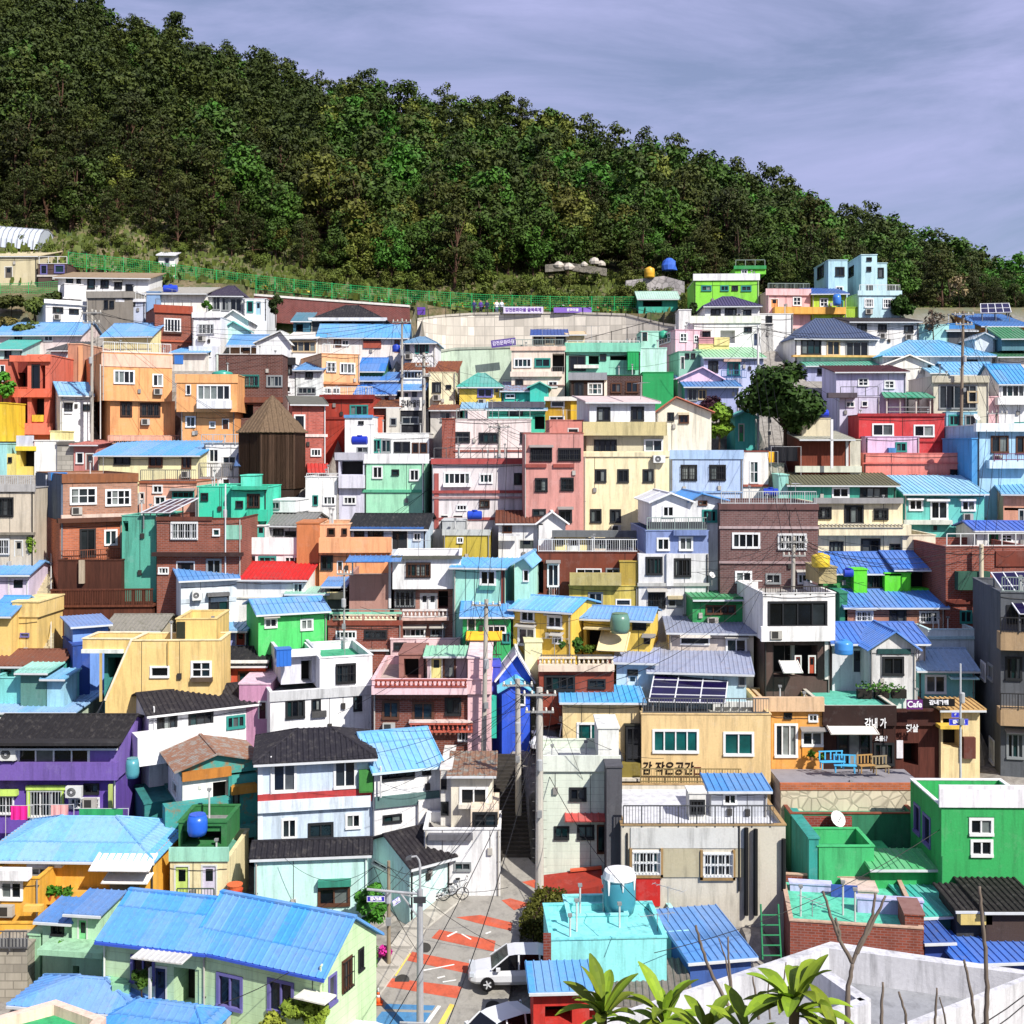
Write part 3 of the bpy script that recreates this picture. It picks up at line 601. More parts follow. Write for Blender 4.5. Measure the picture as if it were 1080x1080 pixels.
H('tealcanopy', 'small teal market shelter with pale sheet roof beside the green fence', 325, 'b 592 752 288 - 3fae98 d=5; g sheet:a8c8b8 264 oh=.5; w 610 295 690 322 o', cat='shelter', name='shelter', Y=139.5)
H('whiteblock', 'small plain white block at the right end of the retaining wall', 420, 'b 756 806 336 - f1f1ee d=4; f cap=f4f4f4')
H('bluepav', 'beige rooftop room with dark blue roof below the retaining wall', 490, 'b 160 300 438 - e8dcc8 d=5; s 2a4f9e 418 oh=.6; w 168 442 208 474 k2; w 212 445 250 474 c2; w 258 442 294 474 k2; b 300 372 436 - f0d8a8 d=4; s conc:d8c098 425')
H('beige', 'beige pink two storey house with row of four pane windows', 680, 'b 75 292 495 - eedccb d=7; f conc:b0a89c cap=d8c0b0; c cornice 70 296 484 500 e8c8b4 .15; w 85 532 156 569 w4; w 170 532 233 568 t2; c ledge 70 282 586 606 f0dccc .3; w 242 512 290 586 o; n 242 290 566 590 6a6a6a .1; w 92 618 122 640 k2; c ledge 70 290 640 646 8a706a .1; w 225 625 262 650 w2')
H('mintlong', 'long mint green house with flat roof and shaded verandah windows', 660, 'b 298 600 500 - 8fdcc0 d=6; f cap=7cc8b0; c parapet_band 292 600 468 506 84d4b8 .3; w 310 522 376 582 k2; w 389 516 432 556 o; w 436 516 460 540 k1; w 476 500 560 540 o; c beam 330 430 558 572 e8e8e0 .4')
H('mintblock', 'pale mint block with blank wall and square roof room', 640, 'b 576 706 492 - c6efe2 d=6; f cap=b5e2d4; b 602 674 424 494 aee6d0 d=4 o=1; f; d 606 424 628 462 20302c; c ledge 574 708 488 500 b0e4d4 .1', yaw=0)
H('pinkupper', 'pink house with white lattice windows below the retaining wall', 560, 'b 742 850 418 - f0c2d0 L=672; f conc:d0a8b0 cap=e8a8bc; w 760 430 789 464 w2c; w 818 438 836 466 w2c; W L 676 430 722 466 w4c')
H('yellowlow', 'small yellow cream house right of the pink lattice window house', 560, 'b 838 960 476 - f0d88c d=5; f; c parapet_band 900 962 446 480 f2dc94 .1; b 838 900 450 478 c88a94 d=4; f')
H('mintgable', 'small grey mint house with brick side near pink lattice house', 620, 'b 756 846 506 - 86bda8 L=706; f conc:7fa89c cap=6fa090; w 782 512 798 532 k1; w 806 512 822 532 k1; d 764 525 778 575 3c5a54')
H('lavgreen', 'lavender blue house with pale green roof and balcony', 660, 'b 858 1100 528 - bcc4e6 d=7; s 8fcf98 486; w 876 544 915 590 k2; w 954 548 1004 602 t2; n 930 1030 580 612 3a6a9a .5; c awning_slab 940 1010 535 545 d8b4a0 .6')
H('pinkgable', 'small pale pink gable house beside the corrugated green cube', 680, 'b 752 930 616 - ecc9e0 d=5; x conc:e0c0d8 850 572')
H('blueeave', 'low lavender house with deep blue roof above the dark bush', 730, 'b 780 1000 645 - a9b2dc d=6; s 3f84c4 606 oh=.7; w 792 655 830 705 g2; w 835 660 868 700 c2')
H('greybrown', 'dark brown house with grey roof slab and white barred window', 740, 'b 312 462 615 - 3c2a26 d=7; f cap=8a8d94; c cornice 306 464 590 620 9599a2 .3; w 330 628 368 690 k2; w 386 632 444 680 w3c; c pilaster 452 464 596 705 f0e4d4 .1')
H('greencube', 'dark brick house with corrugated emerald green side cube', 740, 'b 464 608 602 - brick:4c2620 d=6; f cap=2f6a4c; w 480 632 522 672 n2; w 540 626 590 672 n2; b 608 734 590 - siding:20a45c d=6; f conc:2f8a58', yaw=-3)
H('tealjunk', 'little turquoise house with patched blue and rust roof', 740, 'b 38 205 664 - 2fb9a0 d=5; s rust:7fa8cc 632; w 52 678 88 694 w2; b 150 224 650 - 38c2ac d=4 o=-.6; x 2fb3a0 190 632')
H('yellowbox', 'mustard and bright yellow box house with blue slit window', 840, 'b 212 316 704 - d3a326 d=5; f; w 236 706 290 730 w1; w 230 768 290 784 w2; b 316 396 702 - f3c41e d=5 o=-.3; f; c ledge 208 400 688 704 f0ece0 .25', yaw=-8)
H('tealrow', 'teal low house with long dark fascia left of the mustard box', 850, 'b -20 212 740 - 3fbfa0 d=6; s 7fb4d6 702 oh=.5; c fascia -20 210 708 732 5a5a66 .6; w 60 740 120 765 k2; w 170 768 212 820 o; c ledge -20 160 770 780 8ff0dc .3')
H('salmon', 'salmon pink four storey house with paired dark windows', 1330, 'b 126 368 838 - d4948a L=118; f conc:b8807a cap=c97868; w 153 899 239 950 k2b; w 266 898 356 948 k2b; c planter 132 218 962 976 9a4a40 .15; c planter 245 330 962 976 9a4a40 .15; w 172 1020 221 1074 k2b; w 276 1018 327 1070 k2b; w 162 1146 214 1172 k2; w 268 1150 320 1200 k2; b 230 368 785 838 d08578 d=4 o=2; f; d 306 818 346 832 2a2020; p 362 850 1200 8a5a54', yaw=3)
H('creamtall', 'tall cream apartment house with white gabled top floor and wide balcony', 1290, 'b 368 716 914 - f2e3b6 d=10; f; c ledge 364 718 914 932 e8dcb4 .12; w 416 984 460 1036 k2; w 507 984 551 1036 k2; w 610 984 653 1036 k2; w 396 1146 440 1200 k2; w 477 1147 519 1200 k2; w 597 1147 641 1200 k2; b 380 712 846 914 d8cfae d=9 o=.6; w 412 864 502 916 k4; w 615 862 690 912 w2; b 392 660 712 796 e6e8ec d=8 o=.4; s conc:d9c4c0 690 so=.4; w 424 732 476 788 k2; w 562 730 613 786 k2; c balcony 366 708 790 846 dirty:cfc08a .5; p 372 920 1250 c8bc98', yaw=4)
H('creamgable', 'cream side building with shallow brown roof line joined to the tall apartment', 1060, 'b 664 888 752 - f5eed8 d=7; x tile:b86a50 745 694; w 711 742 735 786 k2; w 757 762 796 796 n2; c hood 752 798 752 762 d8c8a8 .3', yaw=-6)
H('lightblue', 'light blue flat house with two barred windows and white coping', 1110, 'b 722 1016 915 - b5cdf2 d=7; f conc:9ab8d8 cap=c8dcf4; c parapet_band 718 1020 905 942 a9c8ee .1; w 765 966 829 1028 k2b; w 881 966 946 1028 k2b; c ledge 722 1016 1072 1080 8aaede .1', yaw=-2)
H('whitetrim', 'white house with red brown trim and tall window right of light blue house', 1110, 'b 1018 1120 912 - eeeae4 d=6; f cap=8a4030; w 1044 950 1080 1040 w2c; c ledge 1018 1120 1045 1054 a85a48 .15')
H('tealwalls', 'turquoise garden hut beside the yellow green bush', 900, 'b 985 1066 770 - 52c6bc d=5; x 3fa6a0 1035 745; d 1000 800 1020 870 38a060', cat='shed', name='shed')
# ================================================= upper right
tile(800, 240)
H('towera', 'pale blue cube tower left of its taller twin at the forest edge', 300, 'b 284 362 134 - b4dbe6 L=226; f cap=c2e4ec; w 313 161 349 198 k2; W L 240 165 266 200 k2; w 314 240 344 262 w2')
H('towerb', 'taller pale blue angular tower with small square windows at the forest edge', 300, 'b 418 482 112 - bfe4ec L=362; f cap=cdeef4; w 440 122 460 136 k1; w 440 160 458 178 k1; w 440 236 464 256 k1; W L 368 165 388 194 k1; b 480 523 146 - bfe3ea d=5 o=.3; f; w 486 164 509 204 k1')
H('towerbase', 'pale blue flat house with white lattice windows below the two towers', 400, 'b 408 580 268 - bfe2ea d=7; f cap=c8eef4; c parapet_band 404 584 256 276 c8eaf2 .15; w 431 289 468 325 w4c; w 506 290 546 328 w4c')
H('limeyellow', 'lime yellow house with white window below the blue towers', 390, 'b 218 358 270 - b9dc38 d=6; s 2f6ac0 250; w 250 288 282 322 w2c; w 320 296 344 326 t2; b 358 408 326 - a6cc30 d=4; f')
H('pinkhill', 'pink flat house with orange base wall near the lime green house', 390, 'b 36 212 262 - f0b8b8 d=6; f cap=f8d0d0; c parapet_band 30 214 248 276 f4c4c4 .2; w 140 282 173 318 w2c; d 50 290 80 325 f0a060; c base_wall 66 356 322 352 eeb048 1.0')
H('darkroofwhite', 'long white house with thin dark roof and three dark windows below lime house', 500, 'b 372 652 384 - ece8e2 d=7; s tile:4a4444 368 oh=.5; w 402 394 440 420 k2; w 487 395 521 423 k2; w 593 399 629 428 k2')
H('whitelower', 'low white house left of the hip roofed villa', 480, 'b -20 140 352 - ecebe8 d=5; f conc:c8c8c8; w 30 360 55 395 k1; b -10 60 392 - dcdad6 d=4; f')
H('villa', 'white villa with blue grey hipped tile roof and wide glass sliding doors', 560, 'b 148 478 446 - f0efec L=70; q tile:4a5876 374; w 174 458 254 516 k3; w 278 461 331 520 c2; w 355 464 446 524 g3; c ledge 140 490 518 528 e4b86a .6; b 476 492 446 - f0f0f0 d=4; f')
H('greenshedroof', 'low house with pale green sheet roof below the villa', 600, 'b 196 480 562 - b8bce0 d=5; s 4fb598 530; w 240 575 265 600 k1')
H('creamgable2', 'plain cream house with broad white gable right of the villa', 640, 'b 512 700 560 - f2f0e6 d=6; x conc:eceae0 610 522; w 690 555 712 580 k1')
H('bluebig', 'white house with large light blue roof of wide hips near the upper right', 610, 'b 505 950 516 - eef0ee d=8; q 5aaede 462 oh=.6; w 848 538 890 558 k2; w 560 530 590 548 k2')
H('solarblue', 'orange brown house with bright blue roof edge below the small solar rack', 470, 'b 905 1100 400 - c98a3e d=7; s 3a86d0 356 oh=.5; w 968 396 994 416 k1; b 770 880 392 - 3f8ad0 d=5; f')
H('tealright', 'pale turquoise wall house behind the bare grey tree', 490, 'b 650 775 396 - a8dcd8 d=5; f; b 765 880 420 - 56585c d=5; s conc:8a8a88 400')
H('paleright', 'pale blue gabled house beside the upper right utility pole', 560, 'b 900 1100 440 - c4d4e0 d=6; f; b 880 955 452 - dce6ec d=5 o=-.5; x conc:b8c4cc 916 432')
H('greenroofr', 'cream house with dark green roof at the right edge', 620, 'b 975 1110 525 - efe4d8 d=6; s 2f8048 490; w 1000 552 1050 578 w2; b 990 1110 450 500 5a8a9a d=4 o=1; s 2f8a50 410')
H('lavender', 'lavender two storey house with dark red roof edge and white lattice windows', 840, 'b 316 600 588 - d9d2ee L=258; s tile:6a3a3c 566; w 405 612 447 645 w2c; w 512 622 553 655 w2c; b 330 492 690 - d4cfe6 d=6 o=-1.2; f conc:4a4a4c; w 356 708 390 730 w2; w 420 706 444 728 w1; c canopy 284 402 672 692 5a5058 .8')
H('bluerow', 'white house with thin pale blue roof below the big hip roof', 680, 'b 700 800 590 - e8eae6 d=5; s 7fc4e4 548')
H('concreteframe', 'grey concrete house with two deep framed verandahs and blue lower wall', 860, 'b 712 936 606 - conc:d8d2bc d=7; f conc:5a7a4c; c cornice 706 940 604 630 c8c2ac .3; w 734 640 888 738 g5; w 850 666 892 712 c1; b 764 890 752 - 8ac4d8 d=3 o=-.8; f; w 775 762 830 806 t3; w 840 762 885 806 g2')
H('pinkwhiter', 'white and pale pink house with glazed balcony at the right edge', 850, 'b 978 1110 630 - eeeef0 d=6; g 3a9ad8 560; w 988 640 1082 690 w4; c balcony 974 1110 690 720 f4f4f4 .7; b 930 978 690 - e8b8bc d=6; f; b 978 1110 724 - f0c4bc d=5 o=.1; w 1040 735 1090 796 t2')
H('bluelong2', 'house with light blue sheet roof beside the concrete frame house', 690, 'b 780 980 595 - d4d8d4 d=6; g 5fb2e4 552; d 942 600 975 670 2f7f6a')
H('redhouse', 'strong red flat house with two white framed windows', 960, 'b 408 756 764 - d23c40 L=322; f conc:9a3a34 cap=8a2226; w 463 798 549 848 w2; w 632 803 714 851 w2; c ledge 404 760 756 768 a82a30 .15; c ledge 408 756 868 874 a83236 .08')
H('pinklow', 'low pink lavender room in front of the strong red house', 1000, 'b 436 654 852 - e6c4e4 d=4; f cap=c8a8d0; w 558 874 602 912 t2; c tank_ledge 530 560 896 916 4a90d0 .4')
H('coral', 'long coral pink wall house below the strong red house', 1060, 'b 428 872 920 - f28a7c d=5; f conc:b87a70 cap=e87a70; c ledge 424 874 956 962 d86a60 .15; w 780 985 818 1010 k2b; w 614 1006 644 1030 k1')
H('shutter', 'house with brown roller shutter wall and grey sheet roof near the dark tree', 1080, 'b 168 372 860 - wood:7a3a26 d=6; s sheet:a8a898 832 oh=.9; c post 294 304 780 980 e8e8e8 1.0; c post 356 366 862 970 d8d8d8 .1; b 176 292 778 - d8ccae d=4 o=1.5; f; b 372 415 865 - d0cbb8 d=4; f; c ledge 150 420 970 996 d8dcc8 .2')
H('stonewhite', 'white balcony house with stone base left of the roller shutter house', 1090, 'b -20 34 915 - f0f0f0 d=5; f cap=4a9ad0; w 0 955 32 1040 w2; b 34 104 962 - stone:a09a8c d=4; f; d 106 970 132 1004 4a5a60')
H('bluebalcony', 'bright light blue house with white balconies at the right edge', 1150, 'b 890 1110 806 - a8d4f2 d=7; f cap=e4f0f8; c cornice 886 1110 796 830 e8f2f8 .5; w 946 848 1016 916 n2; w 1048 850 1110 918 n2; n 960 1110 920 946 7a4a6a .7; c balcony 940 1110 946 980 cfe6f6 .7; b 868 892 860 - 4a9ad8 d=6; f; w 1020 1000 1090 1040 g3; d 905 930 940 990 5ab0c8')
H('bluesidew', 'small blue hut with yellow plants on its roof left of light blue house', 960, 'b 756 830 866 - 3f8fc8 d=4; f cap=5aa0d0')
# ================================================= middle left
tile(0, 460)
H('beigegrey', 'beige grey house with barred window and flat grey parapet at left edge', 640, 'b -40 138 212 - d0c4b0 d=2.6; f cap=a8a8aa; c parapet_band -40 142 196 226 b2b0ae .15; w -10 250 54 326 k3b; w -10 418 38 482 w2b; c ledge -40 138 392 402 8a8274 .3; d 60 425 92 490 c8c0b0')
H('brickbig', 'tall two storey house of tan and orange brick with dark blue side wall', 640, 'b 256 560 156 340 brick:b88468 L=150 ; f conc:9a8a7c cap=8a5a3c; c parapet_band 252 564 156 186 8c5634 .1; w 285 208 392 278 w3c; w 429 216 531 284 w4c; c ledge 250 562 322 342 d8bfae .3; b 244 496 340 - brick:cc7044 d=6 o=.1; w 325 376 388 492 k2; w 425 380 476 444 w2; n 245 490 462 502 7a4630 .5; c porch 236 500 336 346 5a3626 .5', yaw=32)
SIDE = HS['brickbig']
H('tealwall', 'tall narrow turquoise green wall block beside the brick houses', 660, 'b 496 636 326 - dirty:58b49c d=6; f cap=68c0a8; w 500 345 522 388 o')
H('peachsmall', 'peach pink house with small white windows below the long cream house', 400, 'b 566 800 186 - efb49a d=6; f cap=b06a4a; w 622 200 661 231 w2; w 628 244 674 280 w2; d 566 230 586 275 f0e0d8; w 702 226 790 252 t4; c ledge 566 800 182 192 a05a3c .1')
H('seagreen', 'sea green house with flat roof block and small balcony near the wooden tower', 480, 'b 802 940 206 - 2fcfa8 d=6; f cap=5ae0bc; w 818 232 846 262 k1; b 940 1085 210 - 3ad6b0 d=6 o=-.6; f; w 960 264 988 292 k1; w 1006 236 1056 292 n2b; c ledge 942 1085 204 218 2fb894 .5; c balcony 1003 1085 300 346 2cc49e .5; b 980 1036 162 206 5ae6c6 d=3 o=1.5; f')
H('bricklong', 'long red brown brick house with white barred window and dark parapet', 700, 'b 638 982 336 - brick:9a5138 d=7; f conc:8c8078 cap=6a3424; c parapet_band 634 862 328 344 6a3a2c .1; w 697 350 804 420 w4b; w 866 378 894 405 w1; c panel 915 982 362 420 8ac8b0 .06; c ledge 616 984 474 490 3a2420 .5; w 645 534 686 560 w3; w 840 500 900 560 g2; d 720 512 790 590 3a2a28; p 918 200 560 d8dadc')
H('whitelow', 'small white house with teal door right of the long brick house', 520, 'b 985 1085 366 - f0f0ee d=5; f; w 1004 374 1024 390 k1; d 1044 366 1078 420 4fc0b0; w 990 488 1030 520 g2; w 1050 490 1085 520 g2; c ledge 985 1085 474 486 3a3a3c .2')
H('darkterrace', 'brown walled yard house behind the timber deck railing', 690, 'b 236 494 506 - wood:4f2c20 d=4; f; c statue_post 320 340 505 600 b8a890 .3', cat='house')
H('skygable', 'pale sky blue house with bright blue gable roof and dark glass door', 790, 'b 736 962 580 - dfeaf0 L=686; g 4a94da 532; w 850 648 930 728 k2; c ledge 736 962 664 670 c8d4dc .05; c hood 845 935 640 650 6a6a6a .5', yaw=24)
H('redroof', 'long white house under a bright red tiled roof', 720, 'b 960 1244 580 - f0eee8 d=7; g tile:c01818 516; w 1194 598 1232 640 w2; d 1150 640 1190 690 c8c0a8; c ledge 960 1240 655 662 d8d4c8 .1')
H('yellowleft', 'yellow flat house with blue roof corner at the left edge', 900, 'b -30 152 740 - f0cc78 d=6; f; w -20 752 12 814 n2; w 84 802 118 816 p1; b 50 158 676 736 f0ce80 d=4 o=-.1; f cap=f6dc98; b -40 44 725 - efcb76 d=5 o=-1.2; g 3a9ade 655')
H('purplelow', 'pale lilac low house with small blue roof beside the stair', 700, 'b -30 118 560 - d9cbe2 d=5; g 4a9ee0 512; d 36 575 110 660 e4d8ea')
H('brownroof', 'turquoise house with brown tiled roof at the left edge', 1010, 'b -30 240 930 - 4fc4b8 d=6; g tile:7a4a38 872; d 0 945 60 990 3fa89c')
H('tealcourt', 'turquoise yard house with small lean-to roofs at the left edge', 1100, 'b -30 262 985 - 7fd8d2 d=4; f; b 84 192 960 - 5a8a80 d=3 o=-.6; s 7fd0c0 945; b 186 262 985 - 9fd4e8 d=3 o=-.6; s 5fb0dc 962; w 90 985 180 1040 o')
H('bluehut', 'blue painted hut with pale blue grey sheet roof beside the stair', 960, 'b 296 440 770 - 6f9ae0 L=236; s sheet:7a96c8 734; w 255 800 275 840 k1; b 296 366 850 - 2c4fa0 d=4 o=-1; f', yaw=30)
H('greyroofs', 'low house with weathered grey slate roof above the yellow house', 880, 'b 430 648 786 - c8bca0 d=5; g moss:8a867c 730; w 460 800 500 830 k1; d 570 795 600 835 2a8050')
H('yellowslant', 'large yellow house with slanted left side and two white framed windows', 1240, 'b 536 898 832 - f4d184 d=3; f conc:c8b898 cap=f8e4b0; w 612 936 688 981 w1; w 778 915 860 984 w2c; c sill 776 862 984 1000 5a4a3a .3; p 684 840 930 c8a860; b 716 880 745 832 f2cf7c d=4 o=1.6; f cap=eed08a; c door_panel 718 752 756 824 2e3224 .1', yaw=2)
H('yellowbalcony', 'yellow terrace with teal wall below at the left of the slanted yellow house', 1180, 'b 424 548 880 - 3f9a94 d=4; f; w 440 900 500 985 o; b 336 548 826 880 f0cf80 d=2.6 o=-1; f cap=f8e8c0; c slab 330 500 868 884 e8f0e8 .2; c post 404 412 884 1080 c8b070 .8')
H('orangeblack', 'small orange red house under a black tiled roof', 1050, 'b 900 1080 928 - e8603a d=6; g tile:222226 862; w 970 958 1030 1000 n2; c ledge 900 1090 915 924 e8e8e4 .3')
H('lilacgreenroof', 'small lilac house with pale blue porch roof beside the bright green cottage', 860, 'b 884 1000 790 - 9aa4dc d=4; s 6fb0e0 772; w 985 740 1005 770 k1; d 960 800 1010 850 b04a34')
# ================================================= middle centre left
tile(260, 460)
H('whiteband', 'long low white building with blank parapet band left of the peach terrace', 580, 'b -40 300 476 - f3f3f2 d=6; f cap=f6f6f6; c parapet_band -40 300 412 482 f3f3f3 .12; w -30 490 34 524 k3; w 50 490 120 526 t3; w 155 490 236 526 w4; w 244 495 288 540 g2')
H('peachterrace', 'orange peach house with deep terrace band and small upper room', 620, 'b 296 586 472 - f0a36c d=6; f; w 303 486 350 544 k2; d 370 510 390 545 6a4a3a; c terrace_band 294 588 414 474 f3ac78 .7; b 294 420 360 414 f3b284 d=5 o=1; f cap=f4c49c; w 330 375 359 404 n1; w 388 376 408 402 n1; b 204 294 356 - c87a48 d=5 o=.4; f')
H('blackblue', 'pale blue house with black tiled roof and dark blue shutters', 560, 'b 424 730 374 - c8dcf0 d=6; g tile:1f2126 320; w 440 382 478 416 k2; w 495 382 556 416 k3; d 592 385 655 460 2c2e34; w 680 394 708 424 w2; c awning_slab 424 720 370 378 3a6ab0 .5', yaw=-3)
H('greyslate', 'small white house with weathered grey roof below the wooden tower', 480, 'b 84 250 360 - e8e8e6 d=5; g moss:7a7a78 314; w 110 378 150 404 k2; w 158 388 200 406 k1; b 95 200 262 310 eceeee d=4 o=2; f; w 100 268 135 296 g2', yaw=-10)
H('oliveyellow', 'olive yellow block with pale grey top and small white window', 560, 'b 800 990 392 - c8b23a d=6; f cap=c0c8c8; c parapet_band 796 992 380 404 c4c8c4 .1; w 857 412 881 434 w2; b 796 890 345 385 c4c8c8 d=4 o=1.5; f')
H('whitemodern', 'white modern house with covered roof terrace and brick lower floors', 850, 'b 600 846 624 - brick:b07a68 d=7; w 603 628 686 696 g4b; d 708 642 740 708 e8e8e8; d 740 642 774 708 e4e6e8; w 780 630 820 700 o; n 634 820 704 738 e4dcd8 .6 t=bal; c balcony 630 824 738 750 d8b8ac .7; w 628 782 726 816 w5; w 750 782 806 812 g3; b 594 872 496 622 f3f3f3 d=7 o=-.7; f; c ledge 590 876 488 500 5a5c52 .3; w 650 515 748 574 n5b; b 418 582 566 - b88a7c d=6; f; d 520 512 545 562 3a5a50; c post 428 434 500 566 d8d8d8 .1; c post 578 588 510 700 e8e8e8 .1; a 418 636 488 512 3f86d0 2.5', yaw=2)
H('skymint', 'mint house with broad sky blue roof and brown corner trim', 900, 'b 842 1052 536 - a8e8d4 d=7; s 5ab0e8 500; w 950 546 1014 606 w2; c sill 945 1010 608 626 4a9a88 .2; c pilaster 1036 1050 540 700 8a3a2a .06; b 1090 1150 520 - b4ecd8 d=6 o=-.4; x 6fb4e0 1130 498; w 1126 545 1154 590 w1', yaw=-8)
H('greencottage', 'bright emerald cottage with blue roof and yellow awning', 1020, 'b 880 1075 730 - 35b868 d=6; g 4a9ee4 678; w 980 770 1055 800 w3; w 1040 800 1075 840 t2; a 894 1040 796 832 flat:f0b41c .9; n 894 1036 834 892 4a3a34 .9; d 900 740 930 790 2f4a3a')
H('brightgreen', 'vivid green house with light blue roof and lavender blue left side', 1000, 'b 48 326 714 - 4fd06c L=0; g 5fa6e0 662; w 74 740 124 780 w2; w 220 742 270 790 w2', yaw=22)
H('bluemintroof', 'low house with small blue roof patch and mint fascia behind the green house', 740, 'b 170 330 640 - b8dcc4 d=5; s 8fc8b4 628; b 320 400 610 - 6a7068 d=5; s 4a96dc 556; c ledge 326 398 634 664 e8d8a0 .3; w 340 590 395 640 o')
H('balusterbrick', 'red brown brick house with cream balustrade and sea green roof deck', 915, 'b 332 630 762 - brick:9a4f3a d=6; f 7fd0b0; n 350 470 724 748 f0e4c4 .0 t=bal; n 480 610 724 748 f0e4c4 .0 t=bal; c parapet_band 328 634 750 770 8a4230 .1; w 365 793 446 824 w5; w 480 790 570 824 k4; c ledge 330 632 716 724 8fd8b8 .1', yaw=0)
H('rustlow', 'low house with rusted grey corrugated tin roof', 900, 'b 160 570 866 - 8a7a6c d=5; s rust:a09a90 828')
H('pinkstep', 'pale pink stepped roof house behind the pink balustrade terrace', 930, 'b 586 868 826 - e8c8c8 d=5; f cap=f0d4d4; w 600 840 650 870 k2; c block 690 870 830 874 edcccc .2')
H('whiteparapet', 'tall white house with green roof deck and open rooftop room', 1320, 'b 96 512 1030 - efeff0 L=0; f conc:c8ccd0; c ledge 94 514 1042 1052 c8cacc .1; w 160 1068 236 1150 k3; w 266 1068 301 1118 k2; w 436 1038 468 1118 k2c; c sill 266 326 1122 1142 4a4a4a .2; p 505 1050 1200 d0d0d2; b 298 512 898 1030 f0f0f2 d=6 o=.2; f 3fae80 cap=f6f6f6; w 365 924 443 1008 k3b; b 140 298 884 1006 d8d8e2 d=6 o=1.8; f 3fae80; w 222 900 266 1004 o; c awning_slab 136 300 876 892 eceef0 .6', yaw=19)
H('maroonside', 'plum coloured low house left of the tall white house', 1240, 'b -30 95 1010 - c890b0 d=5; f cap=e4c4d4; d 50 1080 80 1150 4a2030')
H('pinkterrace', 'pink house with red balustrade terrace over brick lower floors', 1340, 'b 514 925 1050 - brick:8a4632 d=8; w 553 1078 620 1150 n2; w 676 1082 760 1160 n2; w 600 1210 660 1240 g2; w 860 1190 905 1240 w3; w 808 1066 872 1135 k2; n 664 920 1165 1205 c8604a .4 t=bal; c ledge 660 920 1160 1168 ecd4cc .5; b 510 995 992 1050 efc6ca d=8 o=-.5; f conc:b8a8a0; n 522 896 990 1022 a04a3c .55 t=bal; c slab 508 898 1020 1052 f0ccd0 .6; b 620 720 890 992 9a6a60 d=4 o=2.5; f; w 640 905 700 985 o; b 735 896 892 992 c8b0b4 d=4 o=2; s 8fd0ac 884; d 750 900 795 985 e8dc8c; w 800 900 850 985 n1; b 900 995 905 - efc4c8 d=6 o=-.3; f cap=f4d8d8', yaw=0)
# ================================================= middle centre right
tile(520, 460)
H('brownroofwhite', 'small white house with brown tiled roof in front of the salmon house', 520, 'b 22 190 352 - f2f2f2 d=6; g tile:6b3a28 308; w 40 364 76 393 n2; d 108 422 166 458 48504e; b 186 295 352 - f4f4f4 d=6 o=-.5; x conc:eeeeee 240 312; c ledge 22 110 398 406 e4e4e4 .4', yaw=0)
H('paleyellow', 'pale yellow low house with long grey flat roof', 560, 'b 246 382 410 - efe6a0 d=6; f conc:6a6e70; w 260 424 286 440 k1; d 308 420 352 466 e8f0ee; b 380 618 418 - 5a5c5e d=6; f; w 430 436 480 460 g3; w 545 438 600 454 g2; c roof_slab 240 622 384 412 6c7174 .5; c ledge 400 560 458 470 e8d8c0 .2')
H('brownlong', 'long brown house with white door and mossy olive balcony', 740, 'b 180 594 474 - 7a3c28 d=7; f conc:8a7a70 cap=5a2a1c; w 222 520 268 612 w2; w 144 510 205 640 o; w 340 540 440 560 w3; w 460 538 515 566 g2; n 230 268 612 650 e8e8e8 .1; b 310 590 610 - dirty:d8c256 d=6 o=-.6; f; w 388 636 446 690 g2; w 500 664 560 690 w1; c balcony 312 522 558 608 dirty:b8a868 .6; b 516 590 512 608 dirty:b49a3c d=5 o=-.5; f')
H('twingable', 'white twin gabled house over blue middle storey and weathered base', 780, 'b 592 876 478 - conc:dadada d=8; w 622 492 688 564 k4; w 738 498 804 572 k4; w 632 635 700 698 k3b; c pilaster 706 734 478 610 e4e4e4 .2; c ledge 588 880 598 610 b8b8b4 .15; w 712 664 772 694 g2; c hood 712 774 652 664 c8b890 .4; b 622 876 386 478 8496c6 d=8 o=.1; f; w 667 414 718 465 w2; w 757 410 812 465 w2; c ledge 735 876 384 404 768abc .4; b 646 804 268 372 f2f2f4 d=7 o=.5; x conc:e4e6ea 720 236; w 690 284 736 328 w2; b 804 944 262 - eef0f2 d=7 o=.7; x 3a8ad0 846 236; w 836 256 870 280 n2; w 852 300 910 350 t3; c balcony 636 870 350 384 4a4e54 .5', yaw=2)
H('brickapt', 'large purple brown brick apartment house with white windows and stone bands', 800, 'b 924 1322 280 - brick:7a5450 d=9; f conc:9a9494 cap=6a4644; c parapet_band 920 1326 276 300 6c4a48 .1; c ledge 920 1326 366 378 b8a4a4 .1; w 974 394 1085 455 w4; w 1160 398 1274 462 w4b; c ledge 920 1326 508 520 a89090 .12; w 986 550 1052 596 w2; w 1110 560 1170 600 g2; w 1240 560 1295 600 w3', yaw=-3)
H('greenflat', 'solid green house with dark windows below the purple brown brick apartment', 880, 'b 812 1090 664 - 2f9e58 d=7; s 22a05c 598 so=.1; w 866 688 986 724 n4; w 1040 690 1085 722 n2; c ledge 810 1092 656 668 1f7a40 .2')
H('yellowone', 'yellow two storey house with light blue roof and right gable', 1010, 'b 82 318 706 - f2c848 d=6; g 5fb0ea 654; w 113 714 168 752 w2; w 222 734 280 778 w2; w 102 782 172 848 w2; w 243 816 282 842 w2; c sill 110 170 754 762 e0e0d8 .25; c sill 220 282 780 788 e0e0d8 .25; p 310 715 845 c8b890', yaw=-24)
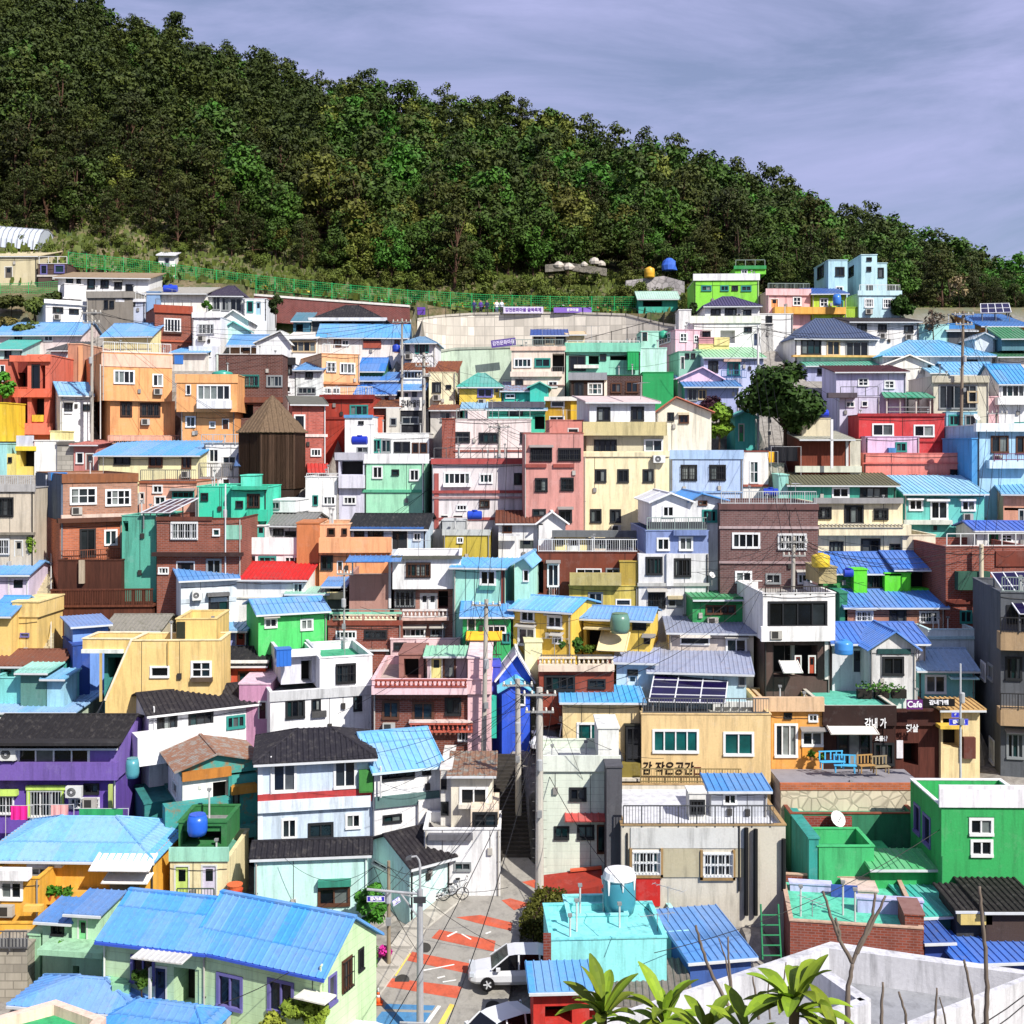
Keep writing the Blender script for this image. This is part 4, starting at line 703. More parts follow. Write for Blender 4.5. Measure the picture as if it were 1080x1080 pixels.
H('yellowtwo', 'yellow house with patched blue and grey roof behind a green barrel', 1010, 'b 368 640 742 - efcc54 d=6; g sheet:6fa0d4 698; w 380 790 440 860 o; w 568 754 622 786 k2; w 615 822 655 842 k1; c ledge 366 480 780 790 e8d49c .8; a 440 560 800 880 flat:e8d4a0 2.0', yaw=-14)
H('greytin', 'beige house under a weathered grey tin roof with rust stains', 1010, 'b 716 1060 800 - d8cabc d=7; s sheet:8a92a8 720; w 948 824 1031 890 w2; w 762 820 880 846 w1; c hood 760 884 808 822 ece4d4 .5', yaw=-5)
H('lavroofblue', 'pale blue house under a wide worn lavender grey roof', 1190, 'b 502 660 920 - c4e0f0 d=8; s sheet:9aa4c4 838; w 548 952 588 970 k1; d 548 975 588 1020 d4e4ec; b 655 1030 960 - bfe2ee d=6 o=-.2; s sheet:949cb4 850 so=.5; w 1000 980 1025 1015 g1', yaw=-8)
H('cafebalustrade', 'red brown house with cream balustrade roof terrace and curtained window', 1290, 'b 188 492 954 - 94402a d=6; f; c terrace_band 184 494 932 958 ecd4bc .3; n 186 335 898 932 ecdcc4 .2 t=bal; n 345 490 898 932 ecdcc4 .2 t=bal; w 210 974 332 1036 k4; w 388 990 456 1025 k2; w 430 1040 488 1160 o', yaw=0)
# ================================================= middle right
tile(800, 460)
H('mossroof', 'teal house under a mossy grey tiled roof', 390, 'b 124 560 200 - 3fa890 L=82; s moss:6a6850 152; w 300 210 368 250 w2; w 414 208 524 252 k4; b 82 122 160 - 9fe0d0 d=5; f')
H('creambalcony', 'cream two storey house with long cracked balcony below mossy roof house', 600, 'b 232 586 272 - f2e4bc d=7; f conc:9a9a98; c cornice 226 590 252 274 conc:9a9896 .4; w 239 290 295 336 k3b; w 350 282 426 356 k3; w 470 296 526 340 k3b; c balcony 246 622 362 404 f0e4c0 .7; n 250 590 356 372 d0c8b0 .72 t=bal; w 290 430 344 472 k3; w 418 418 494 480 k2; w 534 440 575 470 k2; b 586 720 404 - dirty:e8dcc0 d=5 o=-.4; f', yaw=0)
H('tealblue', 'turquoise house with light blue ribbed roof and white window hoods', 420, 'b 592 918 232 - 66c6ba d=6; s 7cc8ea 165 oh=.5; w 612 258 668 302 w2; w 700 264 770 338 w2; w 826 262 882 304 w2; c hood 606 674 252 260 f0f0f0 .4; c hood 686 780 256 265 f0f0f0 .4; c hood 822 886 256 264 f0f0f0 .4; c ledge 592 790 342 360 d8dcd0 .5', yaw=-2)
H('orangeright', 'pale orange house with blue roof at the right edge', 420, 'b 996 1110 236 - eba886 L=962; s 5fb4e2 192; d 1060 300 1080 350 6a6a6a; w 1000 292 1090 302 o')
H('greendoor', 'white house with green door and blue roof edge at the right', 600, 'b 880 1110 382 - ecebe6 L=770; g 3a6ad0 350; d 936 390 978 452 1f7a48; w 984 400 1032 430 w2c')
H('greenblueroof', 'vivid green house with dark openings under two bright blue roofs', 720, 'b 254 560 552 - 3f9a4a d=6; g 2f78d8 476; w 396 560 440 618 o; w 444 560 514 620 k3; b 388 442 545 - 5fe020 d=5 o=-.8; f; b 514 618 560 - 5fe020 d=5 o=-.5; f; b 556 752 538 - 4ad020 d=6 o=-.3; g 2f78d8 472; w 620 548 700 620 o; c lamp_hood 610 712 540 552 ecd8a8 .4', yaw=0)
H('brickblueroof', 'brick house with wide blue roof and white barred windows', 850, 'b 352 756 692 - brick:c08060 d=6; g 3f86dc 628; w 396 710 464 756 w3b; w 534 706 600 760 k2; w 655 712 732 760 w3b; b 330 362 640 - 2f8a68 d=4; f', yaw=0)
H('porchblue', 'grey white house with blue roof and small gabled porch', 1070, 'b 300 680 838 - d8d8de d=6; g 2f74d4 762; d 385 870 430 960 3a3c48; b 452 640 862 - e2e0de d=4 o=-2; x 3a80dc 552 796; w 506 898 590 972 k2; c sign_panel 485 620 866 886 1f4a4a .1', yaw=0)
H('brickbay', 'red brown brick house with green framed bay window and white pole in front', 860, 'b 762 1110 452 - brick:9c4a34 d=8; f conc:8a8480; c bay 812 942 552 626 2f5a4a .6; w 816 552 938 622 g5b; c parapet_band 966 1090 468 530 7a3828 .1; w 1010 560 1060 620 k2; w 820 710 868 760 t2; w 900 712 980 760 t3; c ledge 762 1090 668 682 6a2c20 .2', yaw=2)
H('tealwhite', 'low white house with pale turquoise wall above the lightest blue roof', 960, 'b 690 888 788 - e2eff0 d=5; f cap=c8e8ec; c ledge 686 892 815 826 b8dce0 .15')
H('paleroofteal', 'turquoise house with pale blue ribbed roof and dark sliding door', 1110, 'b 650 880 946 - 86d0cc d=5; g 8fb8dc 868; w 678 972 762 1046 w2; a 770 885 980 992 flat:bfe8e6 .7', yaw=-3)
H('verandah', 'white house with glazed verandah and yellow tank on its roof terrace', 1130, 'b 18 312 640 832 f1efec d=7; f conc:b0aca4; w 40 672 278 776 k4; n 28 282 612 640 3a3430 .0; c balcony_band 12 292 776 834 f4f2f0 .3; b 22 290 834 - 5a4640 d=6 o=.4; w 60 850 240 980 o; c post 270 284 834 990 e8e0d8 .1; d 205 895 230 965 b84a2c; d 150 895 172 965 b84a2c; a 80 160 915 965 flat:e8e6e0 1.2; b 246 318 536 600 conc:b8a878 d=3 o=2.5; f')
H('darktower', 'tall shadowed grey apartment building with tan balconies at the right edge', 1340, 'b 985 1300 640 - 5e6268 L=872; f conc:5a5a5c; w 1010 690 1080 760 k2; W L 905 910 925 1000 w3; W L 935 920 955 1000 g2; c balcony 985 1300 800 880 b89a74 1.0; n 985 1200 740 800 2a2a2c 1.0; w 1005 900 1070 990 k3; c balcony 985 1300 1110 1190 b89a74 1.0; n 985 1200 1050 1110 2a2a2c 1.0; w 1010 1210 1080 1310 g3; W L 940 1220 960 1340 w3', yaw=-10, cat='apartment building', name='apartment_building')  # dark grey wall colour stands in for shade over the building
# ================================================= lower left
tile(0, 680)
H('blueroofleft', 'low house with pale blue ribbed roof and teal fascia at the left edge', 340, 'b -40 306 272 - c8d8c0 d=6; s 7cb2e2 192; c ledge -40 62 300 330 e8e8d8 .6; w 80 282 160 300 k2', yaw=0)
H('purple', 'purple two storey house with black roofs and laundry below', 760, 'b -60 474 408 550 8268ba d=8; g tile:1e1c1f 290; w 72 414 364 488 w4; c ledge -60 476 480 552 775cae .25; c ledge -60 478 400 412 2a282a 1.0; b -60 470 550 - 6a4cac d=7 o=.4; w 118 592 254 702 w3b; w -10 612 56 690 w2b; w 342 566 402 606 k2; w 284 622 404 664 w5b; c lintel 104 264 574 592 c8e868 .2; c lintel -60 68 592 616 c8e868 .3; c post 108 120 592 700 c8e868 .15; c post 246 258 592 700 c8e868 .15; c post 440 456 570 700 c0d070 .6; p 468 410 700 e0e0e0', yaw=0)
H('whiteblack', 'white house with black ribbed roof and blue left gable', 560, 'b 606 1040 256 - f3f3f4 L=484; g tile:28252b 176 gc=flat:f0f0f0; w 640 272 720 370 k3; w 768 268 866 376 k3; w 922 284 996 344 t3; W L 512 242 534 276 k1; W L 496 300 540 380 o; c terrace 560 900 380 452 f0f0f2 1.6; p 626 256 380 e0e0e0', yaw=30)
H('rusty', 'peeling teal and rust coloured house with white upper room', 870, 'b 742 942 528 664 f0efec L=684; w 866 552 936 658 o; W L 702 540 722 628 w1; c seal 808 820 574 588 d8d8d0 .05; c balcony 672 940 664 722 peel:3a9a94 .9; b 742 942 664 - peel:3f8f88; b 742 1046 486 528 peel:3f9a92 L=684; x rust:8f8880 880 444 so=.5; c ledge 742 942 522 534 c07a2a .3; c post 930 944 534 664 3a9a94 .3; b 942 1046 528 - peel:3f9f98 d=6 o=-.06; c sill 942 1046 580 600 c88a2a .5; w 950 590 972 650 k1; w 945 780 1030 930 k3; c ledge 940 1044 744 780 5fb8b0 .3; b 588 742 640 - 2f7f7c d=4 o=3; f', yaw=26)
H('creamtank', 'cream garden house with mint top and two coloured doors', 1090, 'b 692 924 880 - f2e2b0 d=5; f 5fa890; c parapet_band 686 930 826 882 a0dcc0 .12; d 712 900 768 1026 c8e070; d 822 898 880 1026 d8d0e4; n 720 870 992 1028 4a5a50 .5; b 726 922 724 826 2f7a40 d=3 o=.8; f; w 742 738 900 812 o', yaw=0)
H('yellowlong', 'amber yellow house with long light blue roof and potted plants', 1110, 'b -60 628 850 - f0b238 d=8; q 64b2ea 702 oh=.6 ins=3; w 116 904 206 988 w2; c hood 108 250 892 908 f0f0f0 .4; a 402 644 852 926 flat:f0ece8 1.4; a 440 626 930 976 flat:f2f0ee 1.0; c gate 446 556 976 1062 7a7a74 .3; c ledge 160 440 1022 1060 e0a838 1.2; b -60 160 950 - f0b030 d=3 o=-2; f; w 0 962 92 1036 w2; c hood -60 112 918 962 f0f0f2 .5', yaw=-2)
tile(260, 680)
H('bluewhite', 'pale blue house with black tiled roof, red trim line and green shutter box', 940, 'b 46 512 458 - cfe0f2 d=7; q tile:24222a 345 oh=.5 ins=2.2; w 106 480 202 602 w2; w 356 465 446 585 w2; c trim 46 510 612 636 b83a3a .12; c shutter_box 458 514 516 600 3f8a3c .4; w 144 706 204 790 w2; w 252 722 352 790 k2; w 404 686 464 748 w2; c band 46 505 640 660 e0ecf8 .25; p 100 460 640 f0f0f0; c quoin 46 66 470 800 e8f0f8 .06', yaw=11)
H('skywhite', 'white house with light sky blue ribbed roof and dark strip windows', 900, 'b 520 788 494 - f0f0f0 d=8; g 6db6e8 348 gc=flat:c8dce8; w 548 498 682 552 k4; w 716 500 748 528 k2; c ledge 524 786 622 640 5a7a78 .15; w 556 688 630 726 k2; b 700 790 630 - ece8e4 d=5 o=-.3; p 545 500 620 d8d8d8', yaw=20)
H('rustcream', 'small cream house with orange rusted roof above the alley', 930, 'b 832 1000 528 - ece4d0 d=6; s rust:8a8a80 442; w 868 580 980 660 w2; c hood 862 990 652 668 e8e0d0 .4; b 790 832 510 - e4e0d8 d=5 o=.4; f; w 792 548 812 584 k1; w 784 640 820 690 k1; b 912 1026 668 - ead8c0 d=3 o=-1.2; w 922 682 1020 742 k2; b 722 1032 752 - f0f0f0 d=3 o=-1.8; f conc:a8a49c; w 846 886 912 918 g2; c ledge 740 920 772 796 6a6a70 .3', yaw=0)
H('mintdark', 'pale mint house with black ribbed roof and green window hood', 1120, 'b 32 492 860 - c8f2ea d=6; g tile:222026 800 oh=.15; w 292 984 420 1064 n2; c hood 290 424 964 984 2f8a74 .35; p 486 862 1060 d8e8e4', yaw=6)
H('mintgableroad', 'pale turquoise house with black gabled roof at the street corner', 1100, 'b 664 826 872 - d4f6f2 L=440; g tile:262226 735; w 762 1006 800 1052 w2c; W L 515 872 572 920 w2; W L 545 1010 580 1070 k1; b 700 770 1010 - d4f6f2 d=.3 o=-.04', yaw=38)
# ================================================= lower centre
tile(520, 680)
H('bluegablelow', 'bright cobalt blue house with stacked pointed gables', 330, 'b 26 152 130 - 2f62e8 d=6; x conc:e8ecee 98 40; b -5 30 90 - 4a58d0 d=6 o=.5; f; b 36 150 185 - 2c5ce0 d=3 o=-1.6; x 3ab8d8 96 150; c shutter -8 14 210 380 1fb8a0 .4; w 100 200 130 245 w1')
H('palecar', 'pale yellow narrow house behind the utility poles', 260, 'b 130 200 -10 - ece8b4 d=5; f; b -30 60 -20 - dce0a8 d=5 o=3; x 4a8a5a 100 -35')
H('tanpainted', 'tan house with painted black lettering and teal framed windows', 600, 'b 604 1130 284 - e6c68c d=8 nc=1; f conc:b0aca0; w 650 346 836 438 w4t; w 938 356 1060 450 w2t; n 600 1010 505 560 8a7a50 .5; b 284 606 232 - ecd298 d=7 o=.8; s 3fb0ec 166 oh=.4; w 342 318 456 400 w2t; b 538 602 330 - 2a2c24 d=2 o=.5; f; w 542 336 596 476 k2c; c slab 500 604 545 556 d8d0c0 .8; c stair_wall 505 600 484 545 8a7a30 .5; c stain 945 950 290 340 a87838 .02', yaw=-1)
H('palegreen', 'pale green white house with horizontal siding and red awning above the street', 985, 'b 204 462 518 - siding:d8e2d2 d=7; f conc:d0d4d0; c parapet_band 196 520 452 516 dfe6da .15; w 312 582 378 634 k2; w 250 740 308 790 k2; w 344 734 410 790 k2; w 424 734 458 846 n1; a 290 460 688 722 c8382c .7; b 428 512 342 452 e8eae4 d=3 o=.5; f; b 470 525 470 - 3a3c44 d=5 o=2.5; f', yaw=0)
H('tangrey', 'grey beige house with fenced roof terrace and two brown framed barred windows', 1100, 'b 522 1190 735 - cfc8b8 d=7.4 nc=1; f conc:d8dae0 cap=b09060 h=.25; c panel 560 1030 745 828 d0d0cc .06; c panel 690 840 830 946 b8ae90 .07; c panel 986 1030 830 946 b8ae90 .07; c frame 556 566 830 948 a08050 .15; c frame 682 692 830 948 a08050 .15; c frame 556 692 936 950 a08050 .15; c frame 844 854 838 958 a08050 .15; c frame 976 986 838 958 a08050 .15; c frame 844 986 946 960 a08050 .15; w 568 838 680 934 w4bc; w 856 846 974 944 w4bc; c door_panel 582 680 950 1064 c0201c .08; n 530 1140 655 735 4a4c50 .0; p 1000 740 1000 2a2a2a; p 545 770 900 2a2a2a; b 462 524 500 - 54545a d=8 o=.6; f', yaw=0)  # last narrow box is painted dark as the shaded left side wall
tile(800, 680)
H('cafe', 'dark brown cafe with sea green roof terrace and striped awning', 520, 'b 266 558 252 - wood:3a201a d=7 nc=1; f 5fc4aa cap=d8d0c0 h=.2; w 320 352 460 500 k3; w 470 400 550 490 k3; a 272 468 328 366 flat:e8e4d8 1.2; c fascia 262 562 250 330 2f1a16 .2; b 558 740 272 - wood:5a2e24 d=7 o=.5 nc=1; f 5fc4aa; c fascia 555 742 262 330 4a241c .2; w 590 400 650 490 o; c poster 562 588 390 462 e6e4ea .1; c poster 318 368 412 442 5a5ab8 .1; c poster 378 418 440 490 4a6ad0 .1; c poster 506 526 436 468 c8a8d8 .1; c poster 476 494 378 394 d8d8d0 .1; c poster 500 520 376 392 d0d0c8 .1', yaw=0, cat='cafe', name='cafe')
H('cafeorange', 'orange room with white glazed door joined to the left of the dark cafe', 520, 'b 52 264 262 - e8a44c d=6; f 5fc4aa cap=d8b890; c parapet_band -20 268 215 272 e0bc94 .3; w 66 322 158 456 w3; w 204 284 240 312 w2; w 104 278 134 300 k2; w 176 352 264 412 w2; c panel 178 262 414 466 f0a030 .08', yaw=0)
H('cafeterrace', 'tan walled roof terrace house behind the cafe', 225, 'b 130 812 182 - ead0a0 d=5; f 5fc4aa cap=f0dcb4; w 320 196 372 236 o; w 378 192 442 228 o', yaw=0, Y=99)
H('gateyellow', 'pale yellow house with brown gate beside the cafe', 510, 'b 742 900 262 - f0d8a0 d=6; s tile:c8a060 235; w 750 300 830 420 o; c gate 836 884 378 464 6a3a30 .3; c panel 740 830 330 344 e8c040 .8', yaw=0)
H('greenterrace', 'low green roofed house with pale yellow parapet walls below the cafe', 820, 'b 130 640 688 - 2f7f5c d=6; f 3fa07c cap=8a4a34 h=.3; c brick_band 140 380 700 770 brick:a03a28 .15; b 308 556 590 655 f2e0a0 d=.8 o=5; f; b 170 332 625 690 f0dc9c d=1.5 o=2; f', yaw=0)
H('greenhouse', 'saturated green house with white parapet and green roof terrace at the right', 1100, 'b 744 1140 660 - 2fae5c L=618 nc=1; f 3fae78 cap=f6f6f8 h=1.0; c parapet_band 736 1150 588 664 f4f2f8 .12; c parapet_band 736 1150 572 590 f4f2f8 .12; w 858 706 954 774 w2; w 864 794 952 860 w2; c panel 850 960 700 702 1f7a48 .03; W L 634 640 658 780 p1; W L 670 680 700 830 p1; p 745 860 1000 2f9a58', yaw=-1)
H('greenlow', 'emerald green stepped terrace house below the green roofed yard', 1020, 'b 240 470 822 - 3fbc72 d=3; f 2f9a64 h=.8; b 486 568 880 - 46c47a d=3 o=.8; f; b 460 745 905 - 2fb060 d=4 o=-.5; s 34b868 880; b 205 245 790 - 2f9a90 d=5; f', yaw=0)
# ================================================= foreground
tile(0, 860, 220)
H('fgmint', 'pale green siding house with big bright blue hipped roof beside the street', 1090, 'b 548 1070 640 - siding:c0e0b4 d=10; g 3c9ae8 405 oh=.5 gc=flat:3a5ac8; w 680 736 800 860 p2; d 800 790 860 1000 2a3a6a; w 900 800 1030 1010 o; c post 768 776 790 1000 e0e0e0 .8; a 770 1030 700 785 sheet:c8c8c4 1.5; p 545 640 900 e8f0e0', yaw=-14)
tile(220, 860, 220)
H('fgfront', 'pale green house wing with pointed blue roof and purple framed windows', 1180, 'b -70 598 738 - siding:c8e8b4 R=868; g 3c9ae8 440 oh=.3 gc=flat:3a5ac8; w 45 840 175 985 p2; w 308 870 440 1012 p2; c hood 440 600 940 985 f0f0e0 .9; p 585 780 930 c8d8b0; W R 690 760 740 880 n3b; W R 775 700 800 790 k2; W R 620 840 660 960 p1', yaw=-24)
tile(0, 860, 220)
H('minthut', 'mint green hut with flat blue roof and potted plants on its terrace', 830, 'b 220 372 540 - b0dcb8 d=3; s 3f86d0 478; w 268 565 330 616 k2; c hood 244 336 545 558 e8f0e8 .3; b 372 522 500 - b8e4bc d=3 o=-.3; s 3f86d0 452; d 405 540 450 680 7fd890; c hood 398 470 520 535 6a8ac0 .4; c terrace 190 530 694 745 9fd0a8 1.4; w 330 780 410 830 o; b 150 205 620 - a8dcb0 d=3; f', yaw=-8)
H('bluehipleft', 'low house with sky blue hipped roof in the bottom left corner', 1150, 'b 80 740 985 - e8dcb8 d=7; q 5f9ee4 838 oh=.3 ins=2.5; w 780 960 800 990 k1', yaw=-10)
H('bluecorner', 'house with bright blue hipped roof cut by the bottom edge', 1330, 'b 560 1060 1090 - d8d0b0 d=6; q 3a94e4 972 oh=.3', yaw=-14)
H('stoneleft', 'grey block walled yard house at the lower left edge', 900, 'b -60 140 690 - block:b0a898 d=3; f; c rail_wall -60 140 640 690 8a8a88 .1; n -60 140 600 690 5a5a5c .2; d -20 610 30 680 a03a28', yaw=0)
H('yellowlow2', 'amber yellow lower block with white pipe at left edge', 740, 'b -60 215 560 - f0b438 d=3; f; c ledge 120 215 470 500 f0c050 .3', yaw=0)
tile(420, 860, 220)
H('turq', 'turquoise flat roofed house with brick corner and red wall beside the parked car', 1080, 'b 790 1390 640 - 8feaea d=4.2; f 86e4e2 cap=7ce0e2 h=.3; c brick_corner 752 792 615 885 brick:8a3a28 .12; b 880 1190 520 - 92ecec d=2.6 o=2.6; f 86e4e2; b 700 990 895 - c82c20 d=4 o=-3; s 4aa0e0 880; w 760 985 900 1080 o', yaw=3)
tile(620, 860, 220)
H('turqback', 'pale turquoise roof room with tan floor opening behind the turquoise house', 800, 'b 218 520 610 - b0f0ea d=4; f conc:c8a888 h=.3; b 250 590 490 - a0ecec d=5 o=3.5; f 9cece8; c slots 255 310 530 600 d8c8a0 .04', yaw=8)
H('blueflat', 'steep blue ribbed roof house between turquoise house and brick terrace', 1010, 'b 530 845 740 - 3a5fa8 d=7; s 4a90d8 478 oh=.3', yaw=10)
H('greyshingle', 'dark red walled house under a grey shingle roof near the bottom edge', 1230, 'b -30 520 985 - b02418 d=6; s moss:7a726a 756 oh=.3', yaw=-4)
tile(840, 860, 240)
H('bricklav', 'low brick house with sea green roof floor and lavender parapets', 760, 'b -30 600 520 - brick:9a4a34 d=6.4; f dirty:5fd0ae cap=c8a890 h=.4; b 515 605 475 - brick:94462f d=2 o=.3; f; b 290 600 405 480 c4c4f0 d=.4 o=2.6; f; b -30 165 330 400 c8c8f2 d=.5 o=5; f; b 230 385 360 400 d8bfb4 d=1.5 o=4.6; f; c panel 165 290 330 470 3a5ab0 .1', yaw=-9)
H('tealsheet', 'house under a broad turquoise sheet roof at the lower right', 640, 'b 600 860 470 - 2a6a6a d=6; s 2fb8a8 262 oh=.3', yaw=6)
H('blackroofr', 'house with black corrugated roof at the right edge of the lower village', 720, 'b 900 1160 450 - 4a3a34 d=6; s tile:221e1c 215 oh=.3; b 760 900 440 - 3a3a3c d=2.4 o=.5; s tile:262222 345; c timber 780 930 470 520 d8c070 .5', yaw=0)
H('bluecornerr', 'house with deep blue roof in the lower right corner', 860, 'b 770 1160 690 - 2f4a9a d=5; s 2f72d8 560 oh=.3; b 960 1160 560 - 2f50b0 d=4 o=4; s 3a78e0 470; b 610 720 590 - 2f4a9a d=4 o=1; s 2a5ab0 520', yaw=4)
# ------------------------------------------------------------------ terrain: one sheet from below the camera to behind the ridge
RX = [-900, 0, 90, 190, 330, 430, 540, 640, 750, 860, 960, 1080, 2000]
RYp = [-80, -30, 0, 32, 78, 105, 118, 138, 170, 210, 246, 290, 420]
YB, YR = 141.0, 268.0
WX = [440, 452, 470, 500, 600, 660, 700, 722]; WYs = [cvt(v) for v in (166, 171, 174.5, 176, 175, 173, 170, 168)]
def hill(x, Y):
    if Y < 50: return -28.2 + (50 - Y) * .55 if Y > 6 else -4.4
    pxx = CX + F * x / Y
    zf = (HY - np.interp(pxx, [-200, 75, 180, 280, 450, 560, 1080], [262, 281, 291, 303, 322, 330, 330])) / F * YB
    if Y <= YB:
        z = min(ground(Y), zf)
        if 446 < pxx < 722 and 117.0 < Y < np.interp(pxx, WX, WYs) + 1.7: z = min(z, 6.7)
        elif 262 < pxx < 437 and 126 < Y < 140.3: z = min(z, 12.3)
        return z
    yt = np.interp(pxx, RX, RYp) + 40
    zr = (HY - yt) / F * YR
    t = min(1, (Y - YB) / (YR - YB)); z = zf + (zr - zf) * t
    if Y > YR: z -= (Y - YR) * .3
    return z
FP = []
for pts, zb in FOOT:
    a = np.array([(p.x, p.y) for p in pts]); FP.append((a, zb, a.min(0) - .6, a.max(0) + .6))
def foot_min(x, y):
    best = None
    for a, zb, lo, hi in FP:
        if x < lo[0] or y < lo[1] or x > hi[0] or y > hi[1]: continue
        ins = True
        for i in range(4):
            p, q = a[i], a[(i + 1) % 4]
            L = math.hypot(q[0] - p[0], q[1] - p[1]) + 1e-6
            if ((q[0] - p[0]) * (y - p[1]) - (q[1] - p[1]) * (x - p[0])) / L < -.6: ins = False; break
        if ins: best = zb if best is None else min(best, zb)
    return best
def surf_z(x, Y):
    z = hill(x, Y) - .3
    return z
xs = [-420 + 20 * i for i in range(16)] + [-100 + 1.0 * i for i in range(201)] + [120 + 20 * i for i in range(16)]
ys = [1 + 4 * i for i in range(13)] + [50 + 1.0 * i for i in range(100)] + [150 + 4 * i for i in range(40)] + [320, 380, 480, 800]
V = []; Fc = []
for y in ys:
    for x in xs:
        z = surf_z(x, y)
        if 48 < y < 146:
            b = foot_min(x, y)
            if b is not None: z = min(z, b - .6)
        elif y >= 150: z += R.uniform(-.3, .3)
        V.append((x, y, z))
nx = len(xs)
for j in range(len(ys) - 1):
    for i in range(nx - 1): Fc.append((j * nx + i, j * nx + i + 1, (j + 1) * nx + i + 1, (j + 1) * nx + i))
N = NT('ground_soil'); tcn = N.n('ShaderNodeNewGeometry'); P_ = tcn.outputs['Position']
sx = N.n('ShaderNodeSeparateXYZ'); N.l(P_, sx.inputs[0])
g1 = N.noise(P_, .35, 6, .7); g2 = N.noise(P_, 2.5, 6, .7)
conc = N.mix(N.ramp(g2, [(.35, 0), (.7, 1)]), [.30, .28, .25], [.14, .125, .11])
grass = N.mix(N.ramp(g1, [(.35, 0), (.6, 1)]), [.035, .075, .012], N.mix(N.ramp(g2, [(.4, 0), (.6, 1)]), [.10, .085, .03], [.20, .15, .09]))
up = N.math('MULTIPLY', N.math('SUBTRACT', sx.outputs[1], 128.0), .2)
up = N.math('MAXIMUM', up, N.math('MULTIPLY', N.math('SUBTRACT', N.math('DIVIDE', N.math('ABSOLUTE', sx.outputs[0]), N.math('MAXIMUM', sx.outputs[1], 5.0)), .5), 12.0))
cl = N.n('ShaderNodeClamp'); N.l(N.math('ADD', up, N.math('MULTIPLY', N.math('SUBTRACT', g1, .5), 2.0)), cl.inputs[0])
N.l(N.mix(cl.outputs[0], conc, grass), N.b.inputs['Base Color']); N.b.inputs['Roughness'].default_value = .9; N.bump(g2, .6, .1)
me = bpy.data.meshes.new('ground'); me.from_pydata(V, [], Fc); me.materials.append(N.mat); me.update()
gr = bpy.data.objects.new('ground', me); COL.objects.link(gr); tag(gr, kind='structure')
# ------------------------------------------------------------------ road, painted strips
def gp(x, y, dz=0.0):
    Y = gy(y); v = at(x, y, Y); v.z += dz; return v
def sheet(name, pts, mat, dz, kind='structure'):
    mb = MB(); mb.poly([gp(px(x), py(y), dz) for x, y in pts], mat); o = mb.build(name); tag(o, kind=kind); return o
tile(420, 860, 220)
rd = MB(); asp = M('conc:98948c')
Lp = [(-330, 1300), (-150, 1010), (0, 800), (150, 585), (330, 440), (460, 330), (530, 250), (560, 180)]
Rp = [(560, 1300), (560, 1010), (600, 800), (640, 585), (760, 440), (880, 330), (700, 250), (640, 180)]
for i in range(len(Lp) - 1):
    rd.poly([gp(px(a), py(b)) for a, b in (Lp[i], Rp[i], Rp[i + 1], Lp[i + 1])], asp)
tag(rd.build('road'), kind='structure')
pv = MB(); pm = M('block:bdb7aa')
for i in range(len(Lp) - 2):
    (a, b), (c, d) = Lp[i], Lp[i + 1]; e = 120
    A, B, C_, D = gp(px(a - e), py(b), .12), gp(px(a), py(b), .12), gp(px(c), py(d), .12), gp(px(c - e), py(d), .12)
    pv.poly([A, B, C_, D], pm); pv.poly([B - Vector((0, 0, .3)), C_ - Vector((0, 0, .3)), C_, B], M('conc:c8c4ba'))
tag(pv.build('pavement'), kind='structure')
mk = MB(); red = M('conc:c4583a'); blu = M('conc:457fae'); yel = M('conc:e8cc58'); wht = M('conc:e8e6e0')
for q in ([(640, 345), (722, 330), (722, 378), (700, 375)], [(535, 440), (580, 430), (690, 460), (600, 492)], [(300, 528), (425, 516), (592, 556), (584, 598), (400, 556)],
          [(172, 636), (212, 592), (504, 650), (494, 706)], [(46, 752), (72, 706), (406, 774), (390, 826)], [(-66, 886), (-42, 842), (334, 888), (302, 948)]):
    mk.poly([gp(px(x), py(y), .008) for x, y in q], red)
for q in ([(-60, 976), (192, 985), (176, 1010), (-75, 1002)], [(-85, 1016), (168, 1022), (130, 1090), (-140, 1084)]): mk.poly([gp(px(x), py(y), .008) for x, y in q], blu)
mk.poly([gp(px(x), py(y), .008) for x, y in [(268, 975), (292, 982), (235, 1090), (205, 1085)]], yel)
mk.poly([gp(px(x), py(y), .008) for x, y in [(205, 985), (222, 988), (150, 1090), (125, 1090)]], wht)
mk.poly([gp(px(x), py(y), .009) for x, y in [(-18, 830), (60, 712), (66, 716), (-10, 832)]], yel)
for q in ([(250, 625), (300, 600), (308, 604), (258, 630)], [(330, 612), (380, 640), (374, 644), (326, 616)], [(200, 840), (240, 830), (244, 836), (206, 846)], [(230, 860), (300, 850), (300, 855), (232, 866)],
          [(450, 610), (478, 600), (482, 605), (456, 616)], [(130, 800), (290, 770), (291, 775), (132, 806)]): mk.poly([gp(px(x), py(y), .009) for x, y in q], wht)
tag(mk.build('road_marking'), kind='structure')
